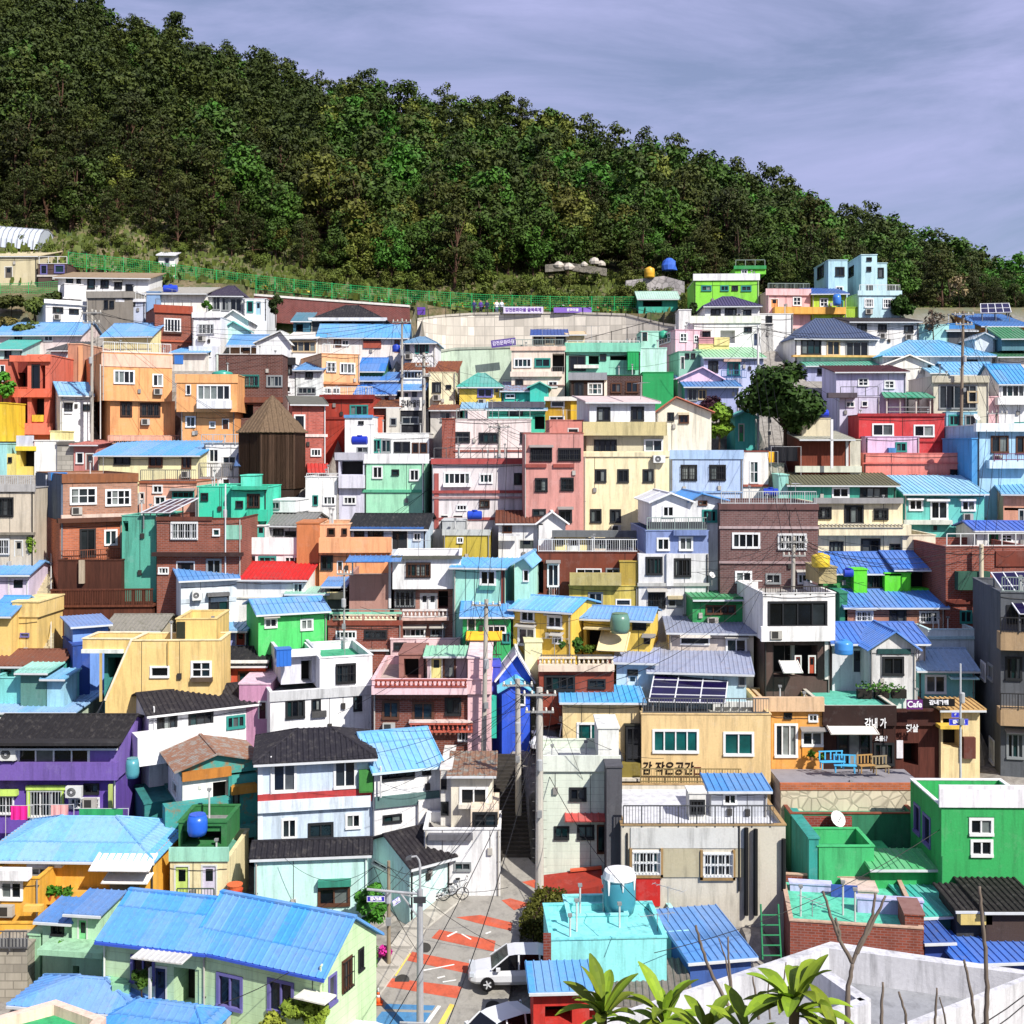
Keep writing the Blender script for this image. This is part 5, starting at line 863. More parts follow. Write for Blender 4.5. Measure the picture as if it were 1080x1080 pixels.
# ------------------------------------------------------------------ small things that stand on houses
def hp(h, x, y, off):                       # world point on a house's plane
    h = HS[h]; u, z = h.loc(x, y, off); return h.world(u, off, z), h
def snapz(h, p, off):
    if h.deck and abs((h.P.z + h.deck[0]) - p.z) < 1.6: return h.P.z + h.deck[0] + .004
    return p.z
def tank(label, h, x0, x1, y0, y1, hexc, off=2.0, style='round', name='water_tank', cat='water tank', group=None):
    p, hh = hp(h, (x0 + x1) / 2, y1, off); a, _ = hp(h, x0, y1, off); b, _ = hp(h, x1, y1, off); t, _ = hp(h, x0, y0, off)
    r = (b - a).length / 2; H_ = max(.3, t.z - p.z); z = snapz(hh, p, off); m = M('gloss:' + hexc)
    e = empty(name, (p.x, p.y, z), hh.a, label, cat, group); mb = MB()
    if style == 'round':
        mb.lathe((0, 0, 0), [(r * .94, 0), (r, H_ * .1), (r * .97, H_ * .3), (r, H_ * .34), (r * .97, H_ * .38), (r, H_ * .62), (r * .97, H_ * .66), (r, H_ * .78), (r * .85, H_ * .9), (r * .4, H_)], m, 18); mb.build('body', e, True)
        mb = MB(); mb.lathe((0, 0, H_ * .98), [(r * .34, 0), (r * .34, H_ * .08), (r * .1, H_ * .1)], m, 12); mb.build('lid', e)
    elif style == 'barrel':
        mb.lathe((0, 0, 0), [(r * .85, 0), (r, H_ * .25), (r, H_ * .7), (r * .85, H_)], m, 14); mb.build('body', e, True); mb = MB(); mb.lathe((0, 0, H_), [(r * .8, 0), (r * .8, .06)], m, 12); mb.build('lid', e)
    elif style == 'long':
        n = 14; k = max(r, .3); hh_ = H_ / 2; b0 = MB(); ring = []
        for sx in (-1, -.9, -.3, .3, .9, 1):
            f = .75 if abs(sx) == 1 else 1
            ring.append([(sx * k, math.cos(2 * math.pi * i / n) * hh_ * f, hh_ + math.sin(2 * math.pi * i / n) * hh_ * f) for i in range(n)])
        for A, B in zip(ring, ring[1:]):
            for i in range(n): b0.poly([A[i], A[(i + 1) % n], B[(i + 1) % n], B[i]], m)
        b0.poly(ring[0], m); b0.poly(ring[-1], m); b0.build('body', e)
        mb = MB(); mb.lathe((0, 0, H_ * .97), [(.22, 0), (.22, .1)], m, 10); mb.build('lid', e)
    else:
        d = min(r, 1.0); mb.box(-r, r, -d, d, 0, H_, m); mb.build('body', e); mb = MB(); mb.box(-r - .04, r + .04, -d - .04, d + .04, H_, H_ + .06, m)
        for i in range(1, 4): mb.box(-r + 2 * r * i / 4 - .03, -r + 2 * r * i / 4 + .03, -d - .025, d + .025, .05, H_ - .03, m)
        mb.build('lid', e)
    return e
def ac(label, h, x0, x1, y0, y1, out=.15):
    p, hh = hp(h, (x0 + x1) / 2, y1, -out); a, _ = hp(h, x0, y0, -out); b, _ = hp(h, x1, y1, -out)
    w = max(.6, (b - a).dot(hh.u)) / 2; H_ = max(.5, a.z - b.z); d = .32; e = empty('air_conditioner', p, hh.a, label, 'air conditioner', 'outdoor air conditioner units')
    mb = MB(); mb.box(-w, w, -d, 0, 0, H_, M('flat:d9dad6')); mb.build('casing', e)
    mb = MB(); c = (-w * .25, -d - .004, H_ * .5); r = min(w * .62, H_ * .42); n = 16
    for rr, m in ((r, 'flat:3a3c3e'), (r * .3, 'flat:c8c8c8')):
        mb.poly([(c[0] + math.cos(2 * math.pi * i / n) * rr, c[1] - (.004 if rr < r else 0), c[2] + math.sin(2 * math.pi * i / n) * rr) for i in range(n)], M(m))
    for q in (.55, .8): 
        for i in range(n):
            t0, t1 = 2 * math.pi * i / n, 2 * math.pi * (i + 1) / n
            mb.bar((c[0] + math.cos(t0) * r * q, c[1] - .01, c[2] + math.sin(t0) * r * q), (c[0] + math.cos(t1) * r * q, c[1] - .01, c[2] + math.sin(t1) * r * q), .008, M('flat:b8b8b8'), 3)
    mb.build('fan_grille', e)
    mb = MB(); 
    for s in (-.7, .7): mb.box(w * s - .03, w * s + .03, -d, out + .02, -.05, -.004, M('flat:6a6a6a'))
    mb.build('bracket', e); return e
def dish(label, h, x, y, r_px, off=-.1):
    p, hh = hp(h, x, y, off); r = r_px * TS / F * p.y; e = empty('satellite_dish', p, hh.a, label, 'satellite dish')
    mb = MB(); m = M('flat:dcdcda'); n = 14; ax = Vector((.35, -.75, .55)).normalized(); q = ax.cross(Vector((0, 0, 1))).normalized(); w = ax.cross(q)
    rings = [[Vector((0, 0, r)) + ax * (rr * rr * .35 * r) + (q * math.cos(2 * math.pi * i / n) + w * math.sin(2 * math.pi * i / n)) * rr * r for i in range(n)] for rr in (.02, .35, .7, 1)]
    for A, B in zip(rings, rings[1:]):
        for i in range(n): mb.poly([A[i], A[(i + 1) % n], B[(i + 1) % n], B[i]], m)
    mb.build('reflector', e, True); mb = MB(); mb.bar((0, 0, -.5), (0, .03, r), .03, M('flat:8a8a8a'), 6); mb.bar((0, 0, r * .4), Vector((0, 0, r)) + ax * r * .9, .02, M('flat:8a8a8a'), 5); mb.build('mast', e); return e
def antenna(h, x, ytop, ybot, off, label='thin rooftop television antenna with crossbars', wpx=16, group='rooftop television antennas'):
    p, hh = hp(h, x, ybot, off); t, _ = hp(h, x, ytop, off); z = snapz(hh, p, off); H_ = t.z - z
    e = empty('antenna', (p.x, p.y, z), R.uniform(0, 3), label, 'antenna', group); mb = MB(); m = M('flat:9a9ca0')
    mb.bar((0, 0, 0), (0, 0, H_), .022, m, 5); mb.build('mast', e); mb = MB(); mb.bar((-.9, 0, H_ - .05), (.9, 0, H_ - .05), .015, m, 4)
    for i in range(7): mb.bar((-.85 + .28 * i, -.35 + .03 * i, H_ - .05), (-.85 + .28 * i, .35 - .03 * i, H_ - .05), .01, m, 3)
    mb.build('crossbar', e); return e
def pot(label, h, x, y, wpx, hpx, off, pc='a85838', group=None, flower=None):
    p, hh = hp(h, x, y, off); s = TS / F * p.y; r = wpx * s / 2; H_ = hpx * s
    e = empty('potted_plant', p, 0, label, 'potted plant', group); mb = MB(); mb.lathe((0, 0, 0), [(r * .5, 0), (r * .7, H_ * .35), (r * .75, H_ * .37)], M('flat:' + pc), 10); mb.build('pot', e)
    leafball(e, 'foliage', (0, 0, H_ * .65), r, H_ * .4, 60, .16, 'plant:3f7a22' if not flower else flower); return e
def leafball(parent, name, c, r, rz, n, s, mat, mb=None):
    own = mb is None; mb = mb or MB(); m = M(mat); c = Vector(c)
    for _ in range(n):
        d = Vector((R.gauss(0, 1), R.gauss(0, 1), R.gauss(0, 1))).normalized() * (R.random() ** .45)
        p = c + Vector((d.x * r, d.y * r, d.z * rz)); a = Vector((R.gauss(0, 1), R.gauss(0, 1), R.gauss(0, .6))).normalized(); b = a.cross(Vector((R.gauss(0, 1), R.gauss(0, 1), R.gauss(0, 1)))).normalized(); q = s * R.uniform(.6, 1.3)
        mb.poly([p - a * q, p + b * q * .5, p + a * q, p - b * q * .5], m)
    return mb.build(name, parent) if own else None
# ------------------------------------------------------------------ poles
POLES = {}
def pole(key, label, x, ytop, ybase, r=.16, arms=2, hexc='b8b2a6', Y=None, lamp=False, cat='utility pole', name='utility_pole', xt=None, arm_l=.9):
    Y = Y or gy(ybase); b = at(x, ybase, Y); H_ = (ybase - ytop) / F * Y; e = empty(name, b, 0, label, cat)
    dx = ((xt if xt is not None else x) - x) / F * Y
    mb = MB(); mb.bar((0, 0, -1.5), (dx, 0, H_), r, M('conc:' + hexc), 10, r * .72); mb.build('shaft', e)
    for i in range(arms):
        z = H_ - .35 - i * .9; mb = MB(); L = arm_l * (1 - .15 * i); mb.box(dx - L, dx + L, -.05 - r, .05 - r, z - .05, z + .05, M('flat:9a9a98')); mb.build('crossarm', e)
        mb = MB()
        for s in (-.9, -.45, .45, .9): mb.lathe((dx + L * s, -r, z + .05), [(.05, 0), (.07, .06), (.045, .1), (.065, .14), (.02, .2)], M('gloss:d8d4c8'), 8)
        mb.build('insulator', e)
    mb = MB(); mb.lathe((dx, -r - .17, H_ * .62), [(.15, 0), (.16, .05), (.16, .55), (.1, .6)], M('flat:a8aaac'), 10); mb.box(dx - .12, dx + .12, -r - .2, -r, H_ * .4, H_ * .4 + .35, M('flat:8a8c8e')); mb.build('junction_box', e)
    if arms:
        mb = MB()
        for i in range(int(H_ / .5) - 3): mb.bar((dx * .5 - r - .14, 0, 1.8 + i * .5), (dx * .5 + r + .14, 0, 1.8 + i * .5), .012, M('flat:6a6a6a'), 4)
        mb.build('climbing_rung', e)
    POLES[key] = [Vector(b) + Vector((dx + arm_l * s, -r, H_ - .25 - .9 * i)) for i in range(max(1, arms)) for s in (-.8, 0, .8)]
    return e
def cable(a, b, sag=.6, r=.016, label='thin black overhead cable sagging between poles above the rooftops', group='overhead cables', hexc='flat:1c1c1e'):
    pts = [a.lerp(b, t / 12) - Vector((0, 0, sag * 4 * (t / 12) * (1 - t / 12))) for t in range(13)]
    o = curve_tube('overhead_cable', pts, r, hexc); tag(o, label, 'cable', group); return o
def curve_tube(name, pts, r, mat):
    mb = MB(); n = 4; m = M(mat); mb.mi(m)
    for i, p in enumerate(pts):
        d = (pts[min(i + 1, len(pts) - 1)] - pts[max(0, i - 1)]).normalized(); q = d.cross(Vector((0, 0, 1))); q = q.normalized() if q.length > .01 else Vector((1, 0, 0)); w = d.cross(q)
        for k in range(n):
            t = 2 * math.pi * k / n; mb.v.append(tuple(p + (q * math.cos(t) + w * math.sin(t)) * r))
    for i in range(len(pts) - 1):
        for k in range(n): mb.f.append((i * n + k, i * n + (k + 1) % n, (i + 1) * n + (k + 1) % n, (i + 1) * n + k)); mb.m.append(0)
    return mb.build(name)
pole('p1', 'grey utility pole with hardware in front of the big peach orange house', 97, 326, 478)
pole('p2', 'slim concrete pole beside the sky blue porch roof house', 424, 336, 440, arms=1, r=.13)
pole('p3', 'thick concrete utility pole crowded with hardware above the black sign shop', 447, 372, 462, arms=3, r=.2)
pole('p4', 'pale concrete pole in front of the pinkish white upper house', 526.5, 446, 552, arms=1, r=.14)
pole('p5', 'white steel pole left of the big dark tree', 799.5, 343, 470, arms=0, hexc='e2e2e0', r=.13)
pole('p6', 'tall brown utility pole with crossarms near the concrete frame house', 1013, 328, 470, arms=2, hexc='8a7a68', xt=1016)
pole('p7', 'slim utility pole in front of the bright light blue balcony house', 1051, 432, 525, arms=1, r=.12, hexc='a89c90')
pole('p8', 'thick cream pole in front of the brick house with green bay window', 1035, 574, 690, arms=0, hexc='e0d4b4', r=.2)
pole('p9', 'pale concrete pole beside the glazed verandah house', 835, 566, 735, arms=2, r=.17, xt=837)
pole('p10', 'concrete pole in front of the pink terrace house', 509, 632, 822, arms=1, r=.17, xt=513)
pole('p11', 'largest concrete utility pole at the foot of the dark alley', 569, 725, 950, arms=2, r=.24, hexc='c4bfb4')
pole('p12', 'second concrete pole with crossarm left of the largest alley pole', 547, 716, 860, arms=1, r=.2, xt=546)
pole('p13', 'thin wooden pole beside the magenta flowers at the kerb', 410, 908, 1018, arms=0, r=.11, hexc='9a8a70')
pole('p15', 'short thin pole right of the big dark leafy tree', 811, 424, 482, arms=1, r=.08, hexc='b0b2b0', arm_l=.5)
pole('p16', 'thin grey pole rising before the brick balustrade house', 363, 600, 705, arms=1, r=.08, hexc='a8aaa8', arm_l=.5)
pole('p17', 'thin pale pole before the long red brown brick house', 238, 512, 600, arms=0, r=.06, hexc='d0d2d2')
P3 = lambda k, i=1: POLES[k][min(i, len(POLES[k]) - 1)]
for a, b, s in (('p11', 'p12', .4), ('p11', 'p10', .8), ('p10', 'p4', 1.2), ('p4', 'p3', 1.0), ('p3', 'p2', .6), ('p11', 'p9', 1.5), ('p9', 'p8', 1.2), ('p9', 'p5', 1.6), ('p5', 'p6', 1.4), ('p6', 'p7', .6), ('p2', 'p1', 1.6), ('p8', 'p7', 1.0)):
    for i in (0, 1, 2): cable(P3(a, i), P3(b, i), s * (.8 + .3 * i), .017)
for k, tgt in (('p11', [(395, 838), (470, 905), (648, 880), (700, 800), (610, 740), (400, 770), (330, 800)]), ('p13', [(300, 905), (470, 905), (350, 975)]), ('p10', [(400, 700), (440, 740), (560, 690), (620, 650), (380, 640)]),
               ('p4', [(430, 505), (480, 500), (600, 470), (640, 480)]), ('p3', [(400, 420), (350, 420), (520, 440), (560, 400)]), ('p9', [(760, 700), (900, 640), (960, 600), (740, 600)]), ('p6', [(930, 390), (1060, 400), (960, 430)]), ('p1', [(30, 380), (180, 410), (240, 440), (150, 460)]), ('p5', [(720, 370), (860, 350), (720, 460)])):
    for j, (x, y) in enumerate(tgt):
        A = P3(k, j % 3); Yt = A.y + R.uniform(-2, 5); cable(A, at(x, y, Yt), R.uniform(.3, 1.0), .012, 'thin service cable running from a pole to a house wall', 'service cables')
for (x0, y0, Y0, x1, y1, Y1) in ((568, 760, 75, 405, 1090, 50), (568, 770, 75, 470, 1085, 48), (570, 800, 75, 690, 965, 60), (690, 1005, 62, 1010, 862, 72), (440, 910, 66, 230, 1060, 55), (560, 790, 75, 430, 935, 66), (1080, 1050, 36, 850, 1085, 34), (1080, 1060, 36, 880, 1090, 34)):
    cable(at(x0, y0, Y0 * .86), at(x1, y1, Y1 * .86), .9, .02, 'thick black cable slung low across the foreground street and roofs', 'low foreground cables')

for i in range(62):                         # more service wires over the lower centre
    k = R.choice(['p11', 'p12', 'p10', 'p9', 'p4', 'p13', 'p8', 'p1', 'p2', 'p3', 'p6', 'p7', 'p5']); A = P3(k, R.randrange(3)); x = CX + F * A.x / A.y + R.uniform(-190, 190); y = HY - F * A.z / A.y + R.uniform(-20, 130)
    B = at(min(1070, max(10, x)), y, A.y + R.uniform(-3, 4)); cable(A, B, R.uniform(.3, 1.2), .013, 'thin service cable running from a pole to a house wall', 'service cables')
# ------------------------------------------------------------------ walls, fence, stairs at the top of the village
def wallrun(name, label, pts, Y, mat, cap=None, th=.5, cat='retaining wall', group=None, base=4):
    """pts: (photo x, top y, Y)"""
    pts = [(x, y, cvt(Q)) for x, y, Q in pts]; e = empty(name, at(*pts[0]), 0, label, cat, group); o = e.location; mb = MB(); cb = MB(); m = M(mat)
    P = [at(*p) - Vector(o) for p in pts]
    for a, b in zip(P, P[1:]):
        mb.hexa([a + Vector((0, 0, -base)), b + Vector((0, 0, -base)), b + Vector((0, th, -base)), a + Vector((0, th, -base)), a, b, b + Vector((0, th, 0)), a + Vector((0, th, 0))], m)
        if cap:
            cb.hexa([a + Vector((0, -.1, .003)), b + Vector((0, -.1, .003)), b + Vector((0, th + .1, .003)), a + Vector((0, th + .1, .003)), a + Vector((0, -.1, .25)), b + Vector((0, -.1, .25)), b + Vector((0, th + .1, .25)), a + Vector((0, th + .1, .25))], M(cap))
    mb.build('wall_face', e)
    if cap: cb.build('coping', e)
    return e
BIGW = [(440, 338, 166), (452, 336, 171), (470, 334, 174.5), (500, 332, 176), (600, 331, 175), (660, 333, 173), (700, 343, 170), (722, 346, 168)]
wallrun('retaining_wall', 'huge curved beige retaining wall with square panel grid at the top', BIGW, 0, 'grid:ece3d4', 'conc:c4bcae', .6, base=11)
wallrun('retaining_wall', 'pale green painted retaining wall with dark stains below the beige one', [(462, 372, 160), (480, 369, 161), (545, 367, 161), (552, 366, 161)], 0, 'dirty:c8dcc4', 'conc:a8b0a0', .5, base=6)
wallrun('retaining_wall', 'long red brown retaining wall with white coping near the hilltop path', [(268, 312, 176.5), (320, 316, 176.5), (432, 324, 176.5)], 0, 'brick:8a4038', 'conc:e8e4dc', .5, base=3)
wallrun('retaining_wall', 'rough pale stone terrace wall on the bank behind the green fence', [(255, 279, 196), (290, 281, 196), (345, 291, 195), (350, 296, 195)], 0, 'stone:b8aa98', None, .8, base=3.5)
wallrun('retaining_wall', 'low rubble wall under the yellow tank at the forest edge', [(660, 296, 195), (700, 291, 195), (722, 297, 194)], 0, 'stone:b0aaa8', None, .8, base=2)
wallrun('retaining_wall', 'grey boulder wall among shrubs above the right end of the fence', [(575, 279, 200), (600, 277, 200), (640, 283, 199)], 0, 'stone:8a8478', None, .8, base=1)
wallrun('retaining_wall', 'thin grey stone wall on the grass at upper left', [(180, 272, 193), (215, 277, 193), (256, 283, 193)], 0, 'stone:9a9082', None, .6, base=1.5)
wallrun('retaining_wall', 'white curved boundary wall at the alley mouth below the rusted roof', [(452, 874, 78), (480, 880, 77.5), (520, 868, 79), (528, 858, 80)], 0, 'dirty:eceae6', None, .25, base=5)
# railing and stairs on the beige wall
e = empty('handrail', at(452, 336, cvt(170.5)), 0, 'black railing along the top of the huge beige retaining wall', 'railing'); mb = MB(); pp = [at(x, y, cvt(Y) - .1) - e.location for x, y, Y in BIGW]
for a, b in zip(pp, pp[1:]):
    n = max(1, int((b - a).length / 1.6))
    for i in range(n): q = a.lerp(b, i / n); mb.bar(q, q + Vector((0, 0, 1.15)), .04, M('flat:2c2c2e'), 4)
    mb.bar(a + Vector((0, 0, 1.1)), b + Vector((0, 0, 1.1)), .035, M('flat:2c2c2e'), 4)
mb.build('rail', e)
e = empty('staircase', at(615, 374, cvt(170)), 0, 'concrete stair with black rail climbing across the beige retaining wall', 'stairs'); mb = MB(); rb = MB(); a = at(612, 372, cvt(172)) - e.location; b = at(715, 345, cvt(166)) - e.location
for i in range(26):
    q = a.lerp(b, i / 25); mb.box(q.x - .3, q.x + .3, q.y - 1, q.y + .6, q.z - 1.2, q.z, M('conc:b8b0a6'))
    if i % 4 == 0: rb.bar(q + Vector((0, -.9, 0)), q + Vector((0, -.9, 1.5)), .05, M('flat:222224'), 4)
rb.bar(a + Vector((0, -.9, 1.4)), b + Vector((0, -.9, 1.4)), .04, M('flat:222224'), 4); mb.build('steps', e); rb.build('handrail', e)
def fence(label, pts, h=1.5, green='flat:1fae5c', step=2.2, sp=True):
    pts = [(x, y, min(cvt(Q), 140.9)) for x, y, Q in pts]; e = empty('mesh_fence', at(*pts[0]), 0, label, 'fence'); o = Vector(e.location); P = [at(*p) - o for p in pts]; mesh = MB(); gm = M(green)
    k = 0
    for a, b in zip(P, P[1:]):
        n = max(1, int((b - a).length / step))
        for i in range(n):
            q = a.lerp(b, i / n); pb = MB(); pb.bar(q - Vector((0, 0, 1.2)), q + Vector((0, 0, h + .1)), .05, gm, 5)
            if k < 95: pb.build('post', e)
            k += 1
        for j in range(7): mesh.bar(a + Vector((0, 0, .1 + (h - .1) * j / 6)), b + Vector((0, 0, .1 + (h - .1) * j / 6)), .03 if j in (0, 6) else .016, gm, 3)
        m2 = int((b - a).length / .22)
        for i in range(m2): q = a.lerp(b, i / m2); mesh.bar(q, q + Vector((0, 0, h)), .016, gm, 3)
    mesh.build('wire_mesh', e); return e
fence('long green mesh fence along the hilltop path above the village', [(72, 281, 184), (130, 287, 184), (185, 294, 184), (250, 303, 184), (330, 312, 183), (430, 321, 182), (520, 326, 181), (600, 328, 180), (672, 328, 179)], 1.7)
fence('short green mesh fence beside the concrete dome house at left', [(0, 314, 172), (30, 313, 172), (64, 311, 172)], 1.6)
# flowers/toy lanterns along the fence foot are ground cover
mb = MB(); cols = ['flat:e8a020', 'flat:d84a3a', 'flat:e8e0d0', 'plant:4a8a2a', 'plant:3a6a1c', 'plant:6aa030', 'flat:f0c840']
for i in range(900):
    x = R.uniform(72, 690); y = np.interp(x, [72, 250, 430, 690], [281, 303, 321, 328]); p = at(x, y, min(cvt(184 - 5 * (x - 72) / 620), 140.9) + R.uniform(.2, 1.2)); s = R.uniform(.1, .22); p.z += R.uniform(-.2, .45)
    a = Vector((R.gauss(0, 1), R.gauss(0, 1), R.gauss(0, 1))).normalized() * s; b = a.cross(Vector((R.gauss(0, 1), R.gauss(0, 1), R.gauss(0, 1)))).normalized() * s
    mb.poly([p - a, p + b, p + a, p - b], M(R.choice(cols[3:6]) if R.random() < .78 else R.choice(cols[:3] + cols[6:])))
tag(mb.build('flower_bed'), kind='stuff')
# concrete steps at left
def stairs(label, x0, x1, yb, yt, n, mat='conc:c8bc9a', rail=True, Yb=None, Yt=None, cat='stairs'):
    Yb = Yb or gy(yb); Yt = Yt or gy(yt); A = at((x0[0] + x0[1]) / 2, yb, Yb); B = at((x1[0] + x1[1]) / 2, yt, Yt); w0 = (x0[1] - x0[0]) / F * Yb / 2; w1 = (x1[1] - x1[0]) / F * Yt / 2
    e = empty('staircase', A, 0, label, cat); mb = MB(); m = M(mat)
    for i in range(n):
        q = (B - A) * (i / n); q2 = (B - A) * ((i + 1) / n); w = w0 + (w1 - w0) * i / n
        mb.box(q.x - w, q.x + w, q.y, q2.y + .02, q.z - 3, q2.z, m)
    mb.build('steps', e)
    if rail:
        rb = MB()
        for i in range(0, n, 6):
            q = (B - A) * (i / n); rb.bar(q + Vector((w0 - .08, 0, .1)), q + Vector((w0 - .08, 0, 1.0)), .025, M('flat:d8dad8'), 5)
        rb.bar(Vector((w0 - .08, 0, 1.0)), (B - A) + Vector((w1 - .08, 0, 1.0)), .03, M('flat:d8dad8'), 5); rb.build('handrail', e)
    return e
stairs('long steep concrete stair climbing between houses at the left', (36, 55), (38, 55), 688, 556, 44)
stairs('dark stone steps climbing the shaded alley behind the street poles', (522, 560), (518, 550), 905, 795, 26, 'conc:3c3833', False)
stairs('mint green outdoor steps beside the pale green siding house', (118, 136), (106, 122), 1040, 1008, 10, 'flat:8fc8a0', False, gy(1075) - 1.2, gy(1075) + 1.2)
# timber deck
h = HS['darkterrace']
e = empty('timber_deck', at(126, 648, gy(648)), math.radians(3), 'brown timber deck terrace with slatted railing at the left', 'deck'); mb = MB(); s = gy(648) / F; wd = M('wood:5a3020')
mb.box(-70 * s, 34 * s, 0, 6, -3, .55, wd); mb.box(-72 * s, 36 * s, -.15, 6.1, .554, .7, M('wood:6a3a26')); mb.build('platform', e)
rb = MB()
for i in range(60):
    x = -70 * s + 104 * s * i / 59; w = .03 if i % 6 else .06; rb.box(x - w, x + w, -.1, .02, .704, 1.75, wd)
rb.box(-71 * s, 35 * s, -.14, .06, 1.754, 1.87, wd); rb.box(-71 * s, 35 * s, -.06, 0, .86, .94, wd); rb.build('railing', e)
# wooden observatory with a pyramid roof
tile(260, 240)
Yt = gy(py(1060)); c = at(px(105), py(1060), Yt); e = empty('wooden_tower', c, 0, 'dark brown slatted wooden tower with pyramid roof', 'tower'); sc = TS / F * Yt; mb = MB(); wd = M('wood:4a3526'); rf = M('wood:6e5a44'); n = 6; Rr = 130 * sc; Hb = 228 * sc; apex = Vector((0, 0, 376 * sc)); an = math.radians(22)
ring = [Vector((Rr * math.cos(2 * math.pi * i / n + an), Rr * math.sin(2 * math.pi * i / n + an), 0)) for i in range(n)]
for i in range(n):
    a, b = ring[i], ring[(i + 1) % n]; mb.poly([a - Vector((0, 0, 3)), b - Vector((0, 0, 3)), b + Vector((0, 0, Hb)), a + Vector((0, 0, Hb))], M('wood:33241a'))
    nn = ((a + b) / 2).normalized()
    for k in range(22):
        q = a.lerp(b, (k + .5) / 22); t = (b - a).normalized() * .12
        mb.hexa([q - t + nn * .0, q + t, q + t + nn * .1, q - t + nn * .1] + [v + Vector((0, 0, Hb - .05)) for v in (q - t, q + t, q + t + nn * .1, q - t + nn * .1)], wd)
mb.build('slatted_wall', e); mb = MB()
for i in range(n):
    a, b = ring[i] * 1.1 + Vector((0, 0, Hb - .1)), ring[(i + 1) % n] * 1.1 + Vector((0, 0, Hb - .1)); panel(mb, [a, b, apex], rf, spacing=.4, rw=.12, rh=.05, th=.08)
mb.build('roof', e)
# plastic greenhouse tunnel
tile(0, 240)
Yg = cvt(190); a = at(px(-60), py(62), Yg); b = at(px(195), py(82), Yg); e = empty('greenhouse', a, 0, 'long arched plastic greenhouse tunnel at the top left', 'greenhouse'); mb = MB(); m = M('gloss:c4ccd8'); d = b - Vector(e.location); rr = 3.0; N_ = 24
for j in range(N_):
    for i in range(8):
        t0, t1 = math.pi * i / 8, math.pi * (i + 1) / 8; q0 = d * (j / N_); q1 = d * ((j + 1) / N_); f = 1 if j % 2 else 1.03
        mb.poly([q0 + Vector((0, -rr * math.cos(t0) * f, rr * math.sin(t0) * f - .8)), q1 + Vector((0, -rr * math.cos(t0), rr * math.sin(t0) - .8)), q1 + Vector((0, -rr * math.cos(t1), rr * math.sin(t1) - .8)), q0 + Vector((0, -rr * math.cos(t1) * f, rr * math.sin(t1) * f - .8))], m)
mb.poly([d + Vector((0, -rr * math.cos(math.pi * i / 8), rr * math.sin(math.pi * i / 8) - .8)) for i in range(9)], m); mb.build('plastic_cover', e)
mb = MB()
for j in range(0, N_ + 1, 2):
    q = d * (j / N_)
    for i in range(8):
        t0, t1 = math.pi * i / 8, math.pi * (i + 1) / 8; mb.bar(q + Vector((0, -(rr + .1) * math.cos(t0), (rr + .1) * math.sin(t0) - .8)), q + Vector((0, -(rr + .1) * math.cos(t1), (rr + .1) * math.sin(t1) - .8)), .06, M('flat:8a8e96'), 4)
mb.build('hoop', e)
H('hillhut', 'tiny white hut with open doorway on the bank below the pines', 168, 'b 645 712 112 - ecebe8 d=2.5; s sheet:c8c8c8 104; d 668 122 690 165 8a8ca0', Y=cvt(184), cat='hut', name='hut', yaw=5)
# rooftop and hillside oddments
def lump(name, label, x, y, Y, w, h, col, cat):
    e = empty(name, at(x, y, cvt(Y)), 0, label, cat); mb = MB(); s = cvt(Y) / F; n = 10
    rings = [[Vector((w * s / 2 * f * math.cos(2 * math.pi * i / n) * R.uniform(.8, 1.15), w * s / 2 * f * math.sin(2 * math.pi * i / n) * R.uniform(.8, 1.1), z * h * s)) for i in range(n)] for f, z in ((.95, -.3), (1, .2), (.8, .65), (.45, .92), (.1, 1))]
    for A, B in zip(rings, rings[1:]):
        for i in range(n): mb.poly([A[i], A[(i + 1) % n], B[(i + 1) % n], B[i]], M(col))
    mb.build('tarp_cover', e); return e
lump('covered_heap', 'heap under a crumpled pale blue tarpaulin near the tiny white hut', 187, 291, 188, 17, 12, 'flat:b8c8dc', 'covered heap')
lump('covered_heap', 'heap under a bright blue tarpaulin at the forest edge', 706, 282, 197, 16, 10, 'flat:3a6ad0', 'covered heap')
lump('rock', 'brown earth mound with dry straw under the pines at left', 192, 266, 204, 22, 10, 'dirty:9a7444', 'mound')
lump('rock', 'bare brown earth mound with boulders among pines', 120, 262, 206, 20, 12, 'dirty:8a6a3a', 'mound')
for i, (x, y) in enumerate(((616, 280), (627, 277), (634, 279), (600, 283), (589, 281), (372, 302), (385, 299), (347, 298))): 
    e = empty('boulder', at(x, y, cvt(197)), 0, 'pale boulder on the grassy bank under the forest', 'boulder', 'boulders on the bank'); mb = MB(); s = R.uniform(.5, .8)
    n = 8; rings = [[Vector((s * f * math.cos(2 * math.pi * i / n) * R.uniform(.7, 1.2), s * f * math.sin(2 * math.pi * i / n), z * s)) for i in range(n)] for f, z in ((.9, -.3), (1, .2), (.6, .8), (.1, 1))]
    for A, B in zip(rings, rings[1:]):
        for i in range(n): mb.poly([A[i], A[(i + 1) % n], B[(i + 1) % n], B[i]], M('conc:c8beb0'))
    mb.build('stone', e)
HS['_'] = HS['lime']
def tank_at(label, x, y0, y1, w, Y, hexc):
    Y = cvt(Y); e = empty('water_tank', at(x, y1, Y), 0, label, 'water tank'); r = w / F * Y / 2; H_ = (y1 - y0) / F * Y; mb = MB(); m = M('gloss:' + hexc)
    mb.lathe((0, 0, 0), [(r * .94, 0), (r, H_ * .1), (r * .97, H_ * .3), (r, H_ * .34), (r, H_ * .62), (r * .97, H_ * .66), (r, H_ * .78), (r * .85, H_ * .9), (r * .4, H_)], m, 18); mb.build('body', e, True)
    mb = MB(); mb.lathe((0, 0, H_ * .98), [(r * .34, 0), (r * .34, H_ * .08)], m, 12); mb.build('lid', e)
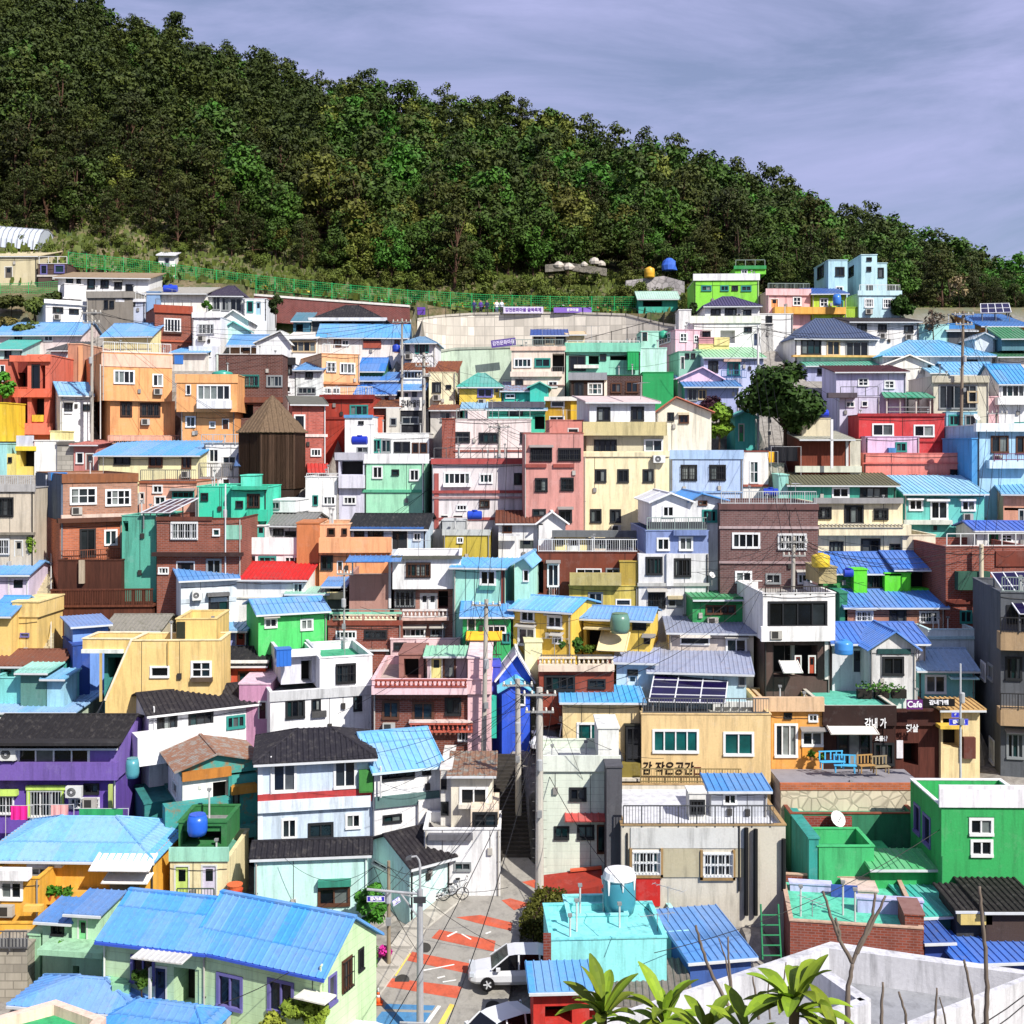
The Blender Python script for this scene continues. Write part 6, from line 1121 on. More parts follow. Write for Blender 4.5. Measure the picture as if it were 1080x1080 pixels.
tank_at('yellow water tank standing on the bank below the forest', 685, 282, 293, 11, 195, 'e8b020')
# ------------------------------------------------------------------ tanks, air conditioners, dishes, antennas
tank('bright blue drum tank on the blue winged house next to the brick house', 'bluewing', 665, 722, 278, 308, '2448c8', .5, 'long')
tank('flattened teal dome tank on the orange balcony house', 'orangebalcony', 862, 948, 555, 598, '2fa08c', .8)
tank('blue square tank on the big peach orange house parapet', 'orangebig', 706, 742, 545, 580, '2f6fc0', 5, 'box')
tile(260, 240)
tank('deep blue tank on the white and brick house beside the pole', 'bluebrick', 592, 626, 476, 506, '1f3fb0', -1.2)
tank('round royal blue tank in front of the white verandah above mint house', 'mint', 428, 492, 848, 884, '1a34b4', 1.5, 'long')
tile(520, 240)
tank('green box shaped tank beside the pale mint block', 'mintblock', 546, 590, 508, 580, '18a858', -1.6, 'box')
tank('sea green round tank on top of the pink lattice window house', 'pinkupper', 672, 712, 381, 412, '2fa884', 4)
tile(800, 240)
tank('blue barrel in front of the lime yellow house', 'limeyellow', 302, 336, 324, 368, '3a7ed8', -1.2, 'barrel')
tank('bright blue long tank behind the roller shutter house', 'shutter', 222, 284, 740, 772, '1f3fd0', 4, 'long')
tile(0, 460)
tank('turquoise blue square tub beside the dark blue wall', 'brickbig', 202, 266, 118, 146, '2f8ad8', 4, 'box')
tile(260, 460)
tank('blue oval tank on the olive yellow block', 'oliveyellow', 898, 958, 346, 382, '1f48c0', 1.6, 'long')
tank('blue square drum on the terrace of the tall white house', 'whiteparapet', 118, 178, 945, 1010, '2f72d0', .8, 'box')
tile(520, 460)
tank('faded green barrel tank in front of the second yellow house', 'yellowtwo', 476, 556, 722, 800, '5f8a78', -1.4, 'barrel')
tile(800, 460)
tank('round yellow water tank on the glazed verandah house', 'verandah', 216, 290, 566, 620, 'e8c828', 2.2)
tank('sky blue round tank beside the small gabled porch', 'porchblue', 310, 384, 830, 886, '3f90e0', -1.6)
tank('dark blue tank beside the stone based white balcony house', 'mossroof', 18, 80, 212, 246, '1f3fb8', -.8, 'long')
tank('small blue tank on the vivid green house roof edge', 'greenblueroof', 345, 385, 540, 572, '1f3fb8', -1.2, 'long')
tile(0, 680)
tank('large blue barrel on the cream garden house roof', 'creamtank', 762, 844, 733, 812, '2464d8', .4, 'barrel')
tank('teal grey gas cylinder tank beside the purple house', 'creamtank', 512, 566, 465, 540, '4f9aa4', 3, 'barrel')
tile(420, 860, 220)
tile(620, 860, 220)
tk = tank('very large worn teal water tank with white crusted top', 'turqback', 80, 246, 300, 498, '3f90a4', .6, 'barrel')
bm_ = [c for c in tk.children if c.name.startswith('body')][0]; zt_ = max(v.co.z for v in bm_.data.vertices); rt_ = max(v.co.x for v in bm_.data.vertices); mb = MB(); mb.lathe((0, 0, zt_ * .86), [(rt_ * .98, 0), (rt_ * 1.03, zt_ * .03), (rt_ * .96, zt_ * .13), (rt_ * .9, zt_ * .2), (rt_ * .3, zt_ * .24)], M('conc:f0f0f2'), 18)
for i in range(7): t = i * .9 + .2; x, y = math.cos(t) * rt_ * 1.0, math.sin(t) * rt_ * 1.0; mb.bar((x, y, zt_ * .9), (x * 1.0, y * 1.0, zt_ * R.uniform(.45, .75)), .09, M('conc:f0f0f2'), 5, .03)
mb.build('white_crust', tk)
tile(0, 680)
ac('white air conditioner at the left end of the purple house window band', 'purple', 8, 72, 415, 466)
ac('white air conditioner above the laundry on the lower purple storey', 'purple', 274, 338, 572, 616)
tile(0, 460)
ac('white air conditioner on the pale sky blue gable house', 'skygable', 780, 820, 628, 666)
tile(520, 460)
ac('weathered air conditioner high on the cream tall apartment corner', 'creamtall', 650, 698, 78, 108)
tile(520, 680)
for i, x in enumerate((918, 950, 985, 1020, 1050)): 
    p, hh = hp('tanpainted', x, 272, 3.5); e = empty('air_conditioner', (p.x, p.y, p.z), .1, 'outdoor air conditioner in the row on the tan house roof', 'air conditioner', 'air conditioners on the tan roof'); mb = MB(); mb.box(-.4, .4, -.18, .18, 0, .65, M('flat:d0d2d0')); mb.build('casing', e); mb = MB(); mb.lathe((0, -.2, .33), [(.02, 0), (.25, .001)], M('flat:3a3a3a'), 12); mb.build('fan', e)
tile(800, 680)
dish('white satellite dish on the low green terrace by the yellow parapet', 'greenterrace', 318, 745, 34, -.5)
tile(800, 240)
dish('round white satellite dish on the light blue balcony house corner', 'bluebalcony', 885, 790, 16, -.3)
tile(520, 460)
dish('white satellite dish on the dark side of the twin gabled house', 'twingable', 890, 580, 14, -.3)
tile(260, 240); antenna('mint', 505, 800, 900, 3)
tile(620, 860, 220); antenna('turq', 415, 368, 552, 3); antenna('turq', 360, 508, 600, 1.5)
tile(840, 860, 240); antenna('greenlow', 408, 240, 400, 1); antenna('bricklav', 75, 400, 620, .6, 'white tee shaped antenna mast on the low brick house', group=None)
for k, tl, x, y0, y1 in (('creamtall', (520, 240), 600, 630, 700), ('salmon', (520, 240), 300, 740, 800), ('lightblue', (520, 240), 860, 860, 905), ('mintlong', (520, 240), 400, 400, 480), ('brickapt', (800, 460), 150, 190, 275), ('redtrim', (260, 240), 860, 850, 940), ('whitemodern', (260, 460), 700, 420, 495), ('whiteparapet', (260, 460), 400, 820, 900), ('beige', (520, 240), 200, 410, 480), ('redhouse', (800, 240), 600, 680, 755), ('peach', (260, 240), 330, 430, 510), ('orangebig', (0, 240), 600, 440, 505), ('brickwhite', (0, 240), 700, 250, 310), ('pinkwhite', (260, 240), 1000, 700, 775), ('brickbig', (0, 460), 420, 80, 150), ('cafebalustrade', (520, 460), 250, 820, 930), ('tanpainted', (520, 680), 760, 200, 280)):
    tile(*tl); antenna(k, x, y0, y1, 2.5)
# ------------------------------------------------------------------ solar panels
def solar(label, h, quad, offs, rows, cols):
    """quad: pixels bottom-left, bottom-right, top-right, top-left; offs bottom/top plane offsets"""
    hh = HS[h]; P = [hp(h, x, y, offs[0 if i < 2 else 1])[0] for i, (x, y) in enumerate(quad)]; e = empty('solar_panel', P[0], 0, label, 'solar panel'); o = Vector(e.location); P = [p - o for p in P]
    nrm = (P[1] - P[0]).cross(P[3] - P[0]).normalized(); mb = MB(); fb = MB(); m = M('glass:1c1440'); w = M('flat:d8dade')
    L = lambda s, t: (P[0] * (1 - s) + P[1] * s) * (1 - t) + (P[3] * (1 - s) + P[2] * s) * t
    mb.hexa([L(0, 0) - nrm * .06, L(1, 0) - nrm * .06, L(1, 1) - nrm * .06, L(0, 1) - nrm * .06, L(0, 0), L(1, 0), L(1, 1), L(0, 1)], m); mb.build('cells', e)
    for i in range(cols + 1): fb.bar(L(i / cols, 0) + nrm * .01, L(i / cols, 1) + nrm * .01, .05, w, 4)
    for j in range(rows + 1): fb.bar(L(0, j / rows) + nrm * .01, L(1, j / rows) + nrm * .01, .035, w, 4)
    fb.build('frame', e); lb = MB()
    for s in (.05, .5, .95):
        for t in (.05, .95): q = L(s, t) - nrm * .06; lb.bar(q, Vector((q.x, q.y, L(0, 0).z - 1.2)), .05, M('flat:7a7c80'), 5)
    lb.build('leg', e)
tile(520, 680); solar('large solar array of dark cells on the tan house roof', 'tanpainted', [(634, 232), (944, 238), (958, 122), (658, 112)], (1.0, 4.2), 4, 3)
tile(800, 240); solar('small purple solar rack on the orange brown house at upper right', 'solarblue', [(905, 348), (1028, 344), (1018, 308), (903, 310)], (2, 4), 2, 4)
tile(0, 460); solar('sloping glass sheet panels on the long red brown brick house', 'bricklong', [(572, 312), (690, 312), (808, 252), (690, 258)], (.5, 4), 2, 4)
tile(800, 460); solar('tilted solar panel at the right edge above the shadowed grey building', 'darktower', [(1062, 724), (1190, 724), (1090, 552), (945, 555)], (-1, 3), 3, 3)
# blue shed and white cabinet on the fenced terrace
tile(520, 680)
H('blueshed', 'small grey shed with blue ribbed roof on the fenced terrace', 738, 'b 888 1115 592 - siding:c4c8d0 d=3; s 3f92d8 536 oh=.3; w 938 606 990 650 w2', Y=HS['tangrey'].Y + 2.2, cat='shed', name='shed', base=.3, yaw=0)
H('cabinet', 'white cabinet with dark lattice door on the fenced terrace', 738, 'b 798 866 606 - e4e4de d=1.2; f h=.1; w 802 632 860 686 k4c', Y=HS['tangrey'].Y + 1.6, cat='cabinet', name='cabinet', base=.3, yaw=0)
# ------------------------------------------------------------------ white parapet building at the bottom right
Y0 = 38.0; zt = (HY - 993) / F * Y0
def onz(x, y, z): Y = z * F / (HY - y); return at(x, y, Y)
A, B, C_, D = onz(600, 1085, zt), onz(876, 993, zt), onz(1100, 1026, zt), onz(1180, 1230, zt)
D = C_ + (A - B) * 1.0; E = A + (A - B) * .6
e = empty('flat_roof_building', (B.x, B.y, zt - 4), 0, 'large white flat roofed building with thick parapet in the bottom right foreground', 'building'); o = Vector(e.location); poly = [A, B, C_, D]; cen = sum(poly, Vector()) / 4; mb = MB(); wm = M('dirty:d6d6da'); fl = MB()
inn = [p + (cen - p).normalized() * .55 for p in poly]
for i in range(4):
    a, b, c, d = poly[i], poly[(i + 1) % 4], inn[(i + 1) % 4], inn[i]; dn = Vector((0, 0, -1.0)); lo = Vector((0, 0, -9))
    mb.poly([p - o for p in (a, b, c, d)], wm); mb.poly([p - o for p in (d, c, c + dn, d + dn)], wm); mb.poly([p - o for p in (a + lo, b + lo, b, a)], wm)
mb.build('wall', e); fl.poly([p + Vector((0, 0, -1.0)) - o for p in inn], M('conc:9a9ca0')); fl.build('roof', e)
mb = MB(); 
q0 = inn[1] + (inn[0] - inn[1]) * .10; q1 = q0 + (inn[2] - inn[1]) * .62 + (inn[0] - inn[1]) * .30
t = (q1 - q0).normalized(); pn = Vector((-t.y, t.x, 0)) * .22
for a, b in ((q0, q1), (q1, q1 + (inn[0] - inn[1]) * .6)):
    t = (b - a).normalized(); pn = Vector((-t.y, t.x, 0)) * .2
    mb.hexa([p - o + Vector((0, 0, -1.0)) for p in (a - pn, b - pn, b + pn, a + pn)] + [p - o + Vector((0, 0, -.15)) for p in (a - pn, b - pn, b + pn, a + pn)], wm)
mb.build('inner_parapet', e)

# green flat roof with pale pink parapet at the bottom left: a rotated box seen from above
def diamond(label, ptsx, Y0, yapex, h, wall, floor, th=.35):
    zt = (HY - yapex) / F * Y0; poly = [onz(x, y, zt) for x, y in ptsx]; e = empty('flat_roof_building', (poly[0].x, poly[0].y, zt - 3), 0, label, 'building'); o = Vector(e.location); cen = sum(poly, Vector()) / len(poly); mb = MB(); wm = M(wall); inn = [p + (cen - p).normalized() * th * 1.5 for p in poly]; n = len(poly)
    for i in range(n):
        a, b, c, d = poly[i], poly[(i + 1) % n], inn[(i + 1) % n], inn[i]; dn = Vector((0, 0, -h)); lo = Vector((0, 0, -7))
        for q in ((a, b, c, d), (d, c, c + dn, d + dn), (a + lo, b + lo, b, a)): mb.poly([p - o for p in q], wm)
    mb.build('wall', e); fl = MB(); fl.poly([p + Vector((0, 0, -h)) - o for p in inn], M(floor)); fl.build('roof', e)
diamond('green flat roof with pale pink parapet in the bottom left corner', [(59, 1054), (112, 1073), (60, 1130), (-40, 1082)], 51.5, 1054, .45, 'plaster:f0d0bc', 'plaster:2fae6c')
# ------------------------------------------------------------------ trees
def leaf_arr(rng, clumps, n, s, flat=.6):
    """many small leaf quads spread through the clumps -> (n*4,3)"""
    cl = np.array(clumps); wts = cl[:, 3] ** 2 * cl[:, 4]; idx = rng.choice(len(cl), n, p=wts / wts.sum()); c = cl[idx]
    d = rng.normal(size=(n, 3)); d /= np.linalg.norm(d, axis=1)[:, None]; d *= (rng.random(n) ** .38)[:, None]
    p = c[:, :3] + d * np.stack([c[:, 3], c[:, 3], c[:, 4]], 1)
    nm = d + np.array([0, 0, .45]) + rng.normal(size=(n, 3)) * .42; nm /= np.linalg.norm(nm, axis=1)[:, None]
    a = np.cross(nm, rng.normal(size=(n, 3))); a /= np.linalg.norm(a, axis=1)[:, None]; b = np.cross(nm, a)
    q = (s * rng.uniform(.55, 1.35, n))[:, None]
    return np.stack([p - a * q, p + b * q * .55, p + a * q, p - b * q * .55], 1).reshape(-1, 3)
def arr_mesh(name, verts, mat):
    n = len(verts) // 4; me = bpy.data.meshes.new(name); me.vertices.add(len(verts)); me.vertices.foreach_set('co', verts.astype(np.float32).ravel())
    me.loops.add(len(verts)); me.loops.foreach_set('vertex_index', np.arange(len(verts), dtype=np.int32)); me.polygons.add(n)
    me.polygons.foreach_set('loop_start', np.arange(0, 4 * n, 4, dtype=np.int32)); me.polygons.foreach_set('loop_total', np.full(n, 4, dtype=np.int32))
    me.materials.append(M(mat)); me.update(calc_edges=True); return me
def clumps_of(rng, kind, h, r):
    C = []
    if kind == 'pine':
        n = 22
        for i in range(n):
            t = i / n; z = h * (.12 + .82 * t); rr = r * (1.05 - .6 * t) * rng.uniform(.2, .95); a = rng.uniform(0, 6.28)
            C.append((rr * math.cos(a), rr * math.sin(a), z, r * rng.uniform(.3, .5), h * .035 + .16))
        C.append((0, 0, h * .95, r * .35, h * .07))
    elif kind == 'broad':
        for i in range(22):
            a = rng.uniform(0, 6.28); u = rng.uniform(-.8, 1); rr = r * .7 * math.sqrt(max(0, 1 - u * u)) * rng.uniform(.5, 1)
            C.append((rr * math.cos(a), rr * math.sin(a), h * .55 + u * h * .36, r * rng.uniform(.25, .42), r * rng.uniform(.2, .34)))
    elif kind == 'cone':
        for i in range(12):
            t = i / 12; a = rng.uniform(0, 6.28); rr = r * (1 - t) * .5; C.append((rr * math.cos(a), rr * math.sin(a), h * (.12 + .82 * t), r * (1 - t) * .6 + .25, h * .09))
    else:
        for i in range(9):
            a = rng.uniform(0, 6.28); rr = r * rng.uniform(0, .7); C.append((rr * math.cos(a), rr * math.sin(a), h * rng.uniform(.3, .75), r * rng.uniform(.3, .5), h * rng.uniform(.18, .28)))
    return C
def trunk_mb(rng, h, r, C, rad, kind):
    mb = MB(); m = M('wood:4a382a' if kind != 'pine' else 'wood:5a4030'); pts = [Vector((0, 0, -1))]; x = y = 0
    for i in range(1, 6):
        x += rng.normal() * .02 * h; y += rng.normal() * .02 * h; pts.append(Vector((x, y, h * .88 * i / 5)))
    mb.tube(pts, [rad * (1 - .15 * i) for i in range(6)], m, 7)
    for c in C[::2]:
        k = min(4, max(1, int(c[2] / (h * .88) * 5 * .7))); mb.tube([pts[k], (pts[k] + Vector(c[:3])) / 2 + Vector((0, 0, .1)), Vector(c[:3])], [rad * .4, rad * .28, rad * .12], m, 5)
    return mb
PROTO = {}
rng = np.random.default_rng(5)
KCOL = {'pine': 'plant:364218', 'pineb': 'plant:424c1c', 'broad': 'plant:3f5a1e', 'bright': 'plant:406c20', 'olive': 'plant:626a28', 'cone': 'plant:3e5220', 'shrub': 'plant:5a6a28'}
def proto(kind, var):
    k = (kind, var)
    if k in PROTO: return PROTO[k]
    base = {'pineb': 'pine', 'bright': 'broad', 'olive': 'broad'}.get(kind, kind); h, r = {'pine': (9.5, 3.1), 'broad': (8.5, 3.6), 'cone': (8, 1.9), 'shrub': (2.6, 1.7)}[base]
    C = clumps_of(rng, base, h, r); n = {'pine': 2500, 'broad': 2200, 'cone': 1300, 'shrub': 800}[base]; s = {'pine': .2, 'broad': .25, 'cone': .2, 'shrub': .15}[base]
    va = leaf_arr(rng, C, n, s, .5 if base == 'pine' else .9); me = arr_mesh('crown', va, KCOL[kind])
    tb = trunk_mb(rng, h * (.55 if base == 'shrub' else 1), r, C, .2 if base != 'shrub' else .06, base); to = tb.build('trunk'); tm = to.data; bpy.data.objects.remove(to)
    PROTO[k] = (me, tm, va); return PROTO[k]
NAMES = {'pine': ('pine_tree', 'dark green pine tree in the forest on the hill', 'pines on the hill'), 'pineb': ('pine_tree', 'olive tinted pine tree in the forest on the hill', 'olive tinted pines on the hill'), 'broad': ('broadleaf_tree', 'mid green leafy tree among the pines on the hill', 'leafy trees on the hill'),
         'bright': ('broadleaf_tree', 'bright fresh green leafy tree among the dark pines', 'bright leafy trees on the hill'), 'olive': ('broadleaf_tree', 'yellowish olive leafy tree along the lower forest edge', 'olive leafy trees on the hill'), 'cone': ('conifer_tree', 'pointed conical conifer in the forest on the hill', 'conical conifers on the hill'), 'shrub': ('shrub', 'green shrub on the bank below the forest', 'shrubs on the bank')}
def place_tree(kind, x, Y, z, s, group=True, label=None, cat=None, sz=1.0):
    me, tm, _ = proto(kind, R.randrange(5)); nm, lb, gp_ = NAMES[kind]
    e = empty(nm, (x, Y, z), R.uniform(0, 6.28), label or lb, cat or ('shrub' if kind == 'shrub' else 'tree'), gp_ if group else None); e.scale = (s, s, s * sz)
    for n_, m_ in (('crown', me), ('trunk', tm)): o = bpy.data.objects.new(n_, m_); COL.objects.link(o); o.parent = e
    return e
spots = []
yy = 145.0
while yy < YR + 6:
    st = 3.5 + (yy - 145) * .008; n = int(330 / st)
    for i in range(n):
        x = -165 + 330 * (i + R.random()) / n; Y = yy + R.uniform(-1.5, 1.5); xp = CX + F * x / Y
        if xp < -170 or xp > 1260: continue
        lim = np.interp(xp, [0, 60, 260, 350, 450, 560, 640, 740, 860, 960, 1080], [151, 150, 150, 149, 147.5, 155, 158, 153, 147, 146, 145])
        if Y < lim: continue
        spots.append((x, Y, xp))
    yy += st * .9
spots.sort(key=lambda t: t[1])
def kind_of(xp, Y):
    r = R.random(); low = Y < 178; pt = math.sin(xp * .021 + Y * .11) * math.sin(xp * .009 - Y * .07 + 1.3)
    if pt > .62 and r < .7 and xp > 180: return 'bright' if R.random() < .6 else 'broad'
    if xp < 330: return 'pine' if r < .62 else ('pineb' if r < .82 else ('broad' if r < .93 else ('olive' if low else 'pineb')))
    if low and 330 < xp < 640: return 'olive' if r < .4 else ('bright' if r < .62 else ('broad' if r < .85 else 'pineb'))
    if xp < 760: return 'broad' if r < .32 else ('pineb' if r < .55 else ('pine' if r < .8 else ('bright' if r < .9 else 'olive')))
    return 'pine' if r < .38 else ('broad' if r < .62 else ('cone' if r < .76 else ('pineb' if r < .9 else 'bright')))
far = []; cnt = {}; cap_n = 0
for i, (x, Y, xp) in enumerate(spots):
    k = kind_of(xp, Y); s = (R.uniform(.5, 1.1) if R.random() < .8 else R.uniform(1.1, 1.5)) * (.85 if Y < 160 else 1)
    if Y < 235: s *= float(np.interp(xp, [850, 930, 1080], [1, .78, .5]))
    z = hill(x, Y) - .3
    if cap_n < 420 and -40 < xp < 1130: place_tree(k, x, Y, z, s); cap_n += 1
    else: far.append((k, x, Y, z, s))
bykind = {}
for k, x, Y, z, s in far:
    va = proto(k, R.randrange(5))[2].reshape(-1, 4, 3); keep = va[::2] * np.array([1, 1, 1]); keep = keep.reshape(-1, 3); a = R.uniform(0, 6.28); ca, sa = math.cos(a), math.sin(a)
    c4 = keep.reshape(-1, 4, 3); cen = c4.mean(1, keepdims=True); keep = (cen + (c4 - cen) * 1.35).reshape(-1, 3)
    w_ = np.stack([keep[:, 0] * ca - keep[:, 1] * sa, keep[:, 0] * sa + keep[:, 1] * ca, keep[:, 2]], 1) * s + np.array([x, Y, z]); bykind.setdefault(k, []).append(w_)
mats = list(bykind); allv = np.concatenate([np.concatenate(bykind[k]) for k in mats]); me = arr_mesh('far_forest', allv, KCOL[mats[0]])
for k in mats[1:]: me.materials.append(M(KCOL[k]))
idx = np.concatenate([np.full(sum(len(a) for a in bykind[k]) // 4, i, dtype=np.int32) for i, k in enumerate(mats)]); me.polygons.foreach_set('material_index', idx)
o = bpy.data.objects.new('forest', me); COL.objects.link(o); tag(o, 'dense dark forest covering the upper hillside up to the ridge', 'forest', kind='stuff')
# big trees standing out on the skyline
for (x, y, k, s) in ((392, 128, 'pine', 1.3), (424, 130, 'broad', 1.45), (444, 128, 'broad', 1.1), (515, 140, 'broad', 1.25), (530, 140, 'pine', 1.2), (552, 146, 'pine', 1.2)):
    Yk = YR - 3; p = at(x, y, Yk); place_tree(k, p.x, Yk, hill(p.x, Yk) - .3, s * 1.15)
# bank shrubs
nsh = 0
for i in range(260):
    xp = R.uniform(-10, 760); Y = R.uniform(YB + 1, YB + 16); x = (xp - CX) / F * Y
    if R.random() < .35 or nsh > 150: continue
    place_tree('shrub', x, Y, hill(x, Y) - .4, R.uniform(.45, 1.0) * (1.1 if xp > 330 else .8)); nsh += 1
gmb = []
for i in range(9000):
    Y = rng.uniform(YB - 2, YB + 22); xp = rng.uniform(-20, 1100); x = (xp - CX) / F * Y; z = hill(x, Y) - .3; gmb.append((x, Y, z))
g = np.array(gmb); n = len(g); d = rng.normal(size=(n, 3)) * .12; d[:, 2] = 0; up = np.zeros((n, 3)); up[:, 2] = rng.uniform(.3, .8, n); w_ = rng.normal(size=(n, 3)) * .22; w_[:, 2] = 0
ga = np.stack([g - w_, g + w_, g + w_ * .6 + up + d, g - w_ * .6 + up + d], 1).reshape(-1, 3); me = arr_mesh('bank_grass', ga, 'plant:56652a'); o = bpy.data.objects.new('grass', me); COL.objects.link(o); tag(o, 'rough green grass on the bank below the forest', 'grass', kind='stuff')
for x, y, w_, h_, c_ in ((12, 328, 30, 22, '4a5a24'), (34, 336, 26, 20, '5a6a2a'), (52, 326, 24, 20, '44581e'), (6, 346, 26, 18, '6a6030'), (30, 352, 30, 16, '4a5a24')):
    pass
# village trees
def one_tree(label, x, y, wpx, hpx, kind, Y=None, hexc=None, name=None, n=None, s=None, cat='tree'):
    Y = Y or gy(y); b = at(x, y, Y); w_ = wpx / F * Y / 2; h = hpx / F * Y; base = {'bright': 'broad'}.get(kind, kind); C = clumps_of(rng, base, h, w_ * 1.05)
    e = empty(name or ('broadleaf_tree' if kind == 'broad' else 'shrub'), b, R.uniform(0, 6), label, cat)
    me = arr_mesh('crown', leaf_arr(rng, C, n or int(1500 + wpx * 30), s or max(.11, w_ * .05), .9), hexc or KCOL[kind]); o = bpy.data.objects.new('crown', me); COL.objects.link(o); o.parent = e
    trunk_mb(rng, h * (.6 if base == 'shrub' else 1), w_, C, max(.04, h * .022), base).build('trunk', e); return e
one_tree('big dark green leafy tree standing among the houses at upper right', 828, 470, 98, 98, 'broad', gy(500), 'plant:2f4f18', n=9000, s=.26)
one_tree('yellow green round bush beside the cream side building', 758, 470, 38, 44, 'broad', gy(492), 'plant:6a8a24', 'bush', 2600, .22, 'bush')
one_tree('dark purple leaved bush above the yellow green bush', 752, 436, 46, 20, 'shrub', gy(480), 'plant:3a1a2a', 'bush', 1500, .2, 'bush')
one_tree('small round shrub on the roof edge near the purple tiled house', 218, 328, 14, 11, 'shrub', gy(345), 'plant:3f7a22', 'shrub', 500, .18, 'shrub')
one_tree('clipped dark round topiary of two balls beside the dark pavilion', 291, 336, 17, 26, 'broad', gy(352), 'plant:2f4a1a', 'topiary', 1200, .2, 'topiary')
one_tree('dark shrub on the terrace corner of the purple roofed white house', 731, 334, 14, 17, 'shrub', gy(345), 'plant:2a3f18', 'shrub', 700, .2, 'shrub')
one_tree('dark green tree right of the pale blue towers', 952, 338, 26, 26, 'broad', gy(345), 'plant:2f5a1a', None, 2000, .3)
one_tree('leafy green tree left of the orange red frame house', 3, 424, 30, 34, 'broad', gy(465), 'plant:4a8a24', None, 1600, .2)
one_tree('spiky dark green palm like plant on the balustrade house terrace', 600, 690, 26, 18, 'shrub', HS['cafebalustrade'].Y + 4.5, 'plant:2f5a1a', 'shrub', 700, .22, 'shrub')
one_tree('low leafy row of plants right of the spiky terrace plant', 624, 690, 30, 11, 'shrub', HS['cafebalustrade'].Y + 4.5, 'plant:4a6a1c', 'shrub', 600, .15, 'shrub')
one_tree('small tree with fresh leaves against the pale mint house', 390, 985, 36, 56, 'broad', None, 'plant:3f8a2a', None, 1600, .16)
one_tree('bright leafy garden bush by the pale green house corner', 358, 1064, 34, 36, 'shrub', gy(1066) - 2.6, 'plant:5a8a2a', 'bush', 1400, .12, 'bush')
one_tree('leafy garden bush with pale flowers along the street wall', 376, 1040, 26, 34, 'shrub', gy(1040) - 1.6, 'plant:4f8a26', 'bush', 1300, .12, 'bush')
one_tree('large light green bush in the garden below the purple window', 325, 1088, 50, 38, 'shrub', gy(1086) - 3.4, 'plant:7a9a30', 'bush', 2400, .13, 'bush')
one_tree('yellow green bush at the foot of the pale green house wall', 284, 1096, 40, 30, 'shrub', gy(1092) - 3.4, 'plant:8a9a34', 'bush', 1400, .12, 'bush')
one_tree('tall green climbing bush between window and street railing', 390, 1026, 22, 32, 'shrub', gy(1030) - .8, 'plant:3f7a22', 'bush', 1000, .12, 'bush')
one_tree('bush of magenta flowers beside the thin wooden pole', 404, 1012, 18, 16, 'shrub', gy(1014), 'plant:c02a9a', 'flower_bush', 700, .1, 'flower bush')
one_tree('dark shrub beside the doorway of the pale green house', 150, 1045, 22, 24, 'shrub', gy(1078) - 1.5, 'plant:3a6a22', 'bush', 700, .1, 'bush')
one_tree('bare greyish tree with thin twigs left of the upper right pole', 985, 356, 26, 34, 'broad', gy(372), 'plant:6a5a50', None, 260, .18)
one_tree('pale leafless tree at the forest foot on the right', 1012, 316, 26, 26, 'broad', 143, 'plant:8a7a62', None, 350, .22)
for x, y, w_, h_, lb, c_ in ((12, 330, 34, 24, 'olive green bush under the concrete dome house', 'plant:4a5a24'), (36, 334, 28, 22, 'bushy green shrub right of the olive one at left edge', 'plant:587030'), (54, 326, 22, 20, 'dark shrub beside the two window white house', 'plant:3c5020'), (4, 348, 30, 18, 'brownish dry bush at the left edge above blue roof', 'plant:6a6034'), (32, 354, 34, 18, 'low green bush row above the long light blue roof', 'plant:4f6428')):
    one_tree(lb, x, y, w_, h_, 'shrub', None, c_, 'bush', 1500, .24, 'bush')
one_tree('tangle of climbing greenery on the beige grey house wall', 33, 588, 10, 26, 'shrub', gy(625), 'plant:6a8a24', 'creeper', 500, .14, 'creeper')
# clipped hedge by the street
tile(420, 860, 220)
a, b = gp(px(640), py(645), 0), gp(px(740), py(470), 0); e = empty('hedge', a, 0, 'trimmed dark green and gold hedge box beside the turquoise house', 'hedge'); d = b - a; va = []
L_ = d.length; t = d.normalized(); nn = Vector((t.y, -t.x, 0)).normalized()
va = np.array([list(t * (L_ * u) + nn * v + Vector((0, 0, w))) for u, v, w in zip(rng.uniform(0, 1, 5200), rng.uniform(-.2, 1.5, 5200), rng.uniform(0, 1.15, 5200))]); n = len(va)
aa = rng.normal(size=(n, 3)); aa /= np.linalg.norm(aa, axis=1)[:, None]; bb = np.cross(aa, rng.normal(size=(n, 3))); bb /= np.linalg.norm(bb, axis=1)[:, None]; s = .09
me = arr_mesh('foliage', np.stack([va - aa * s, va + bb * s * .6, va + aa * s, va - bb * s * .6], 1).reshape(-1, 3), 'plant:5a6422'); o = bpy.data.objects.new('foliage', me); COL.objects.link(o); o.parent = e
mb = MB(); 
for i in range(8): q = d * ((i + .5) / 8) + nn * .6; mb.bar(q - Vector((0, 0, .5)), q + Vector((0, 0, 1.2)), .06, M('wood:3a2c20'), 5)
mb.build('stems', e)
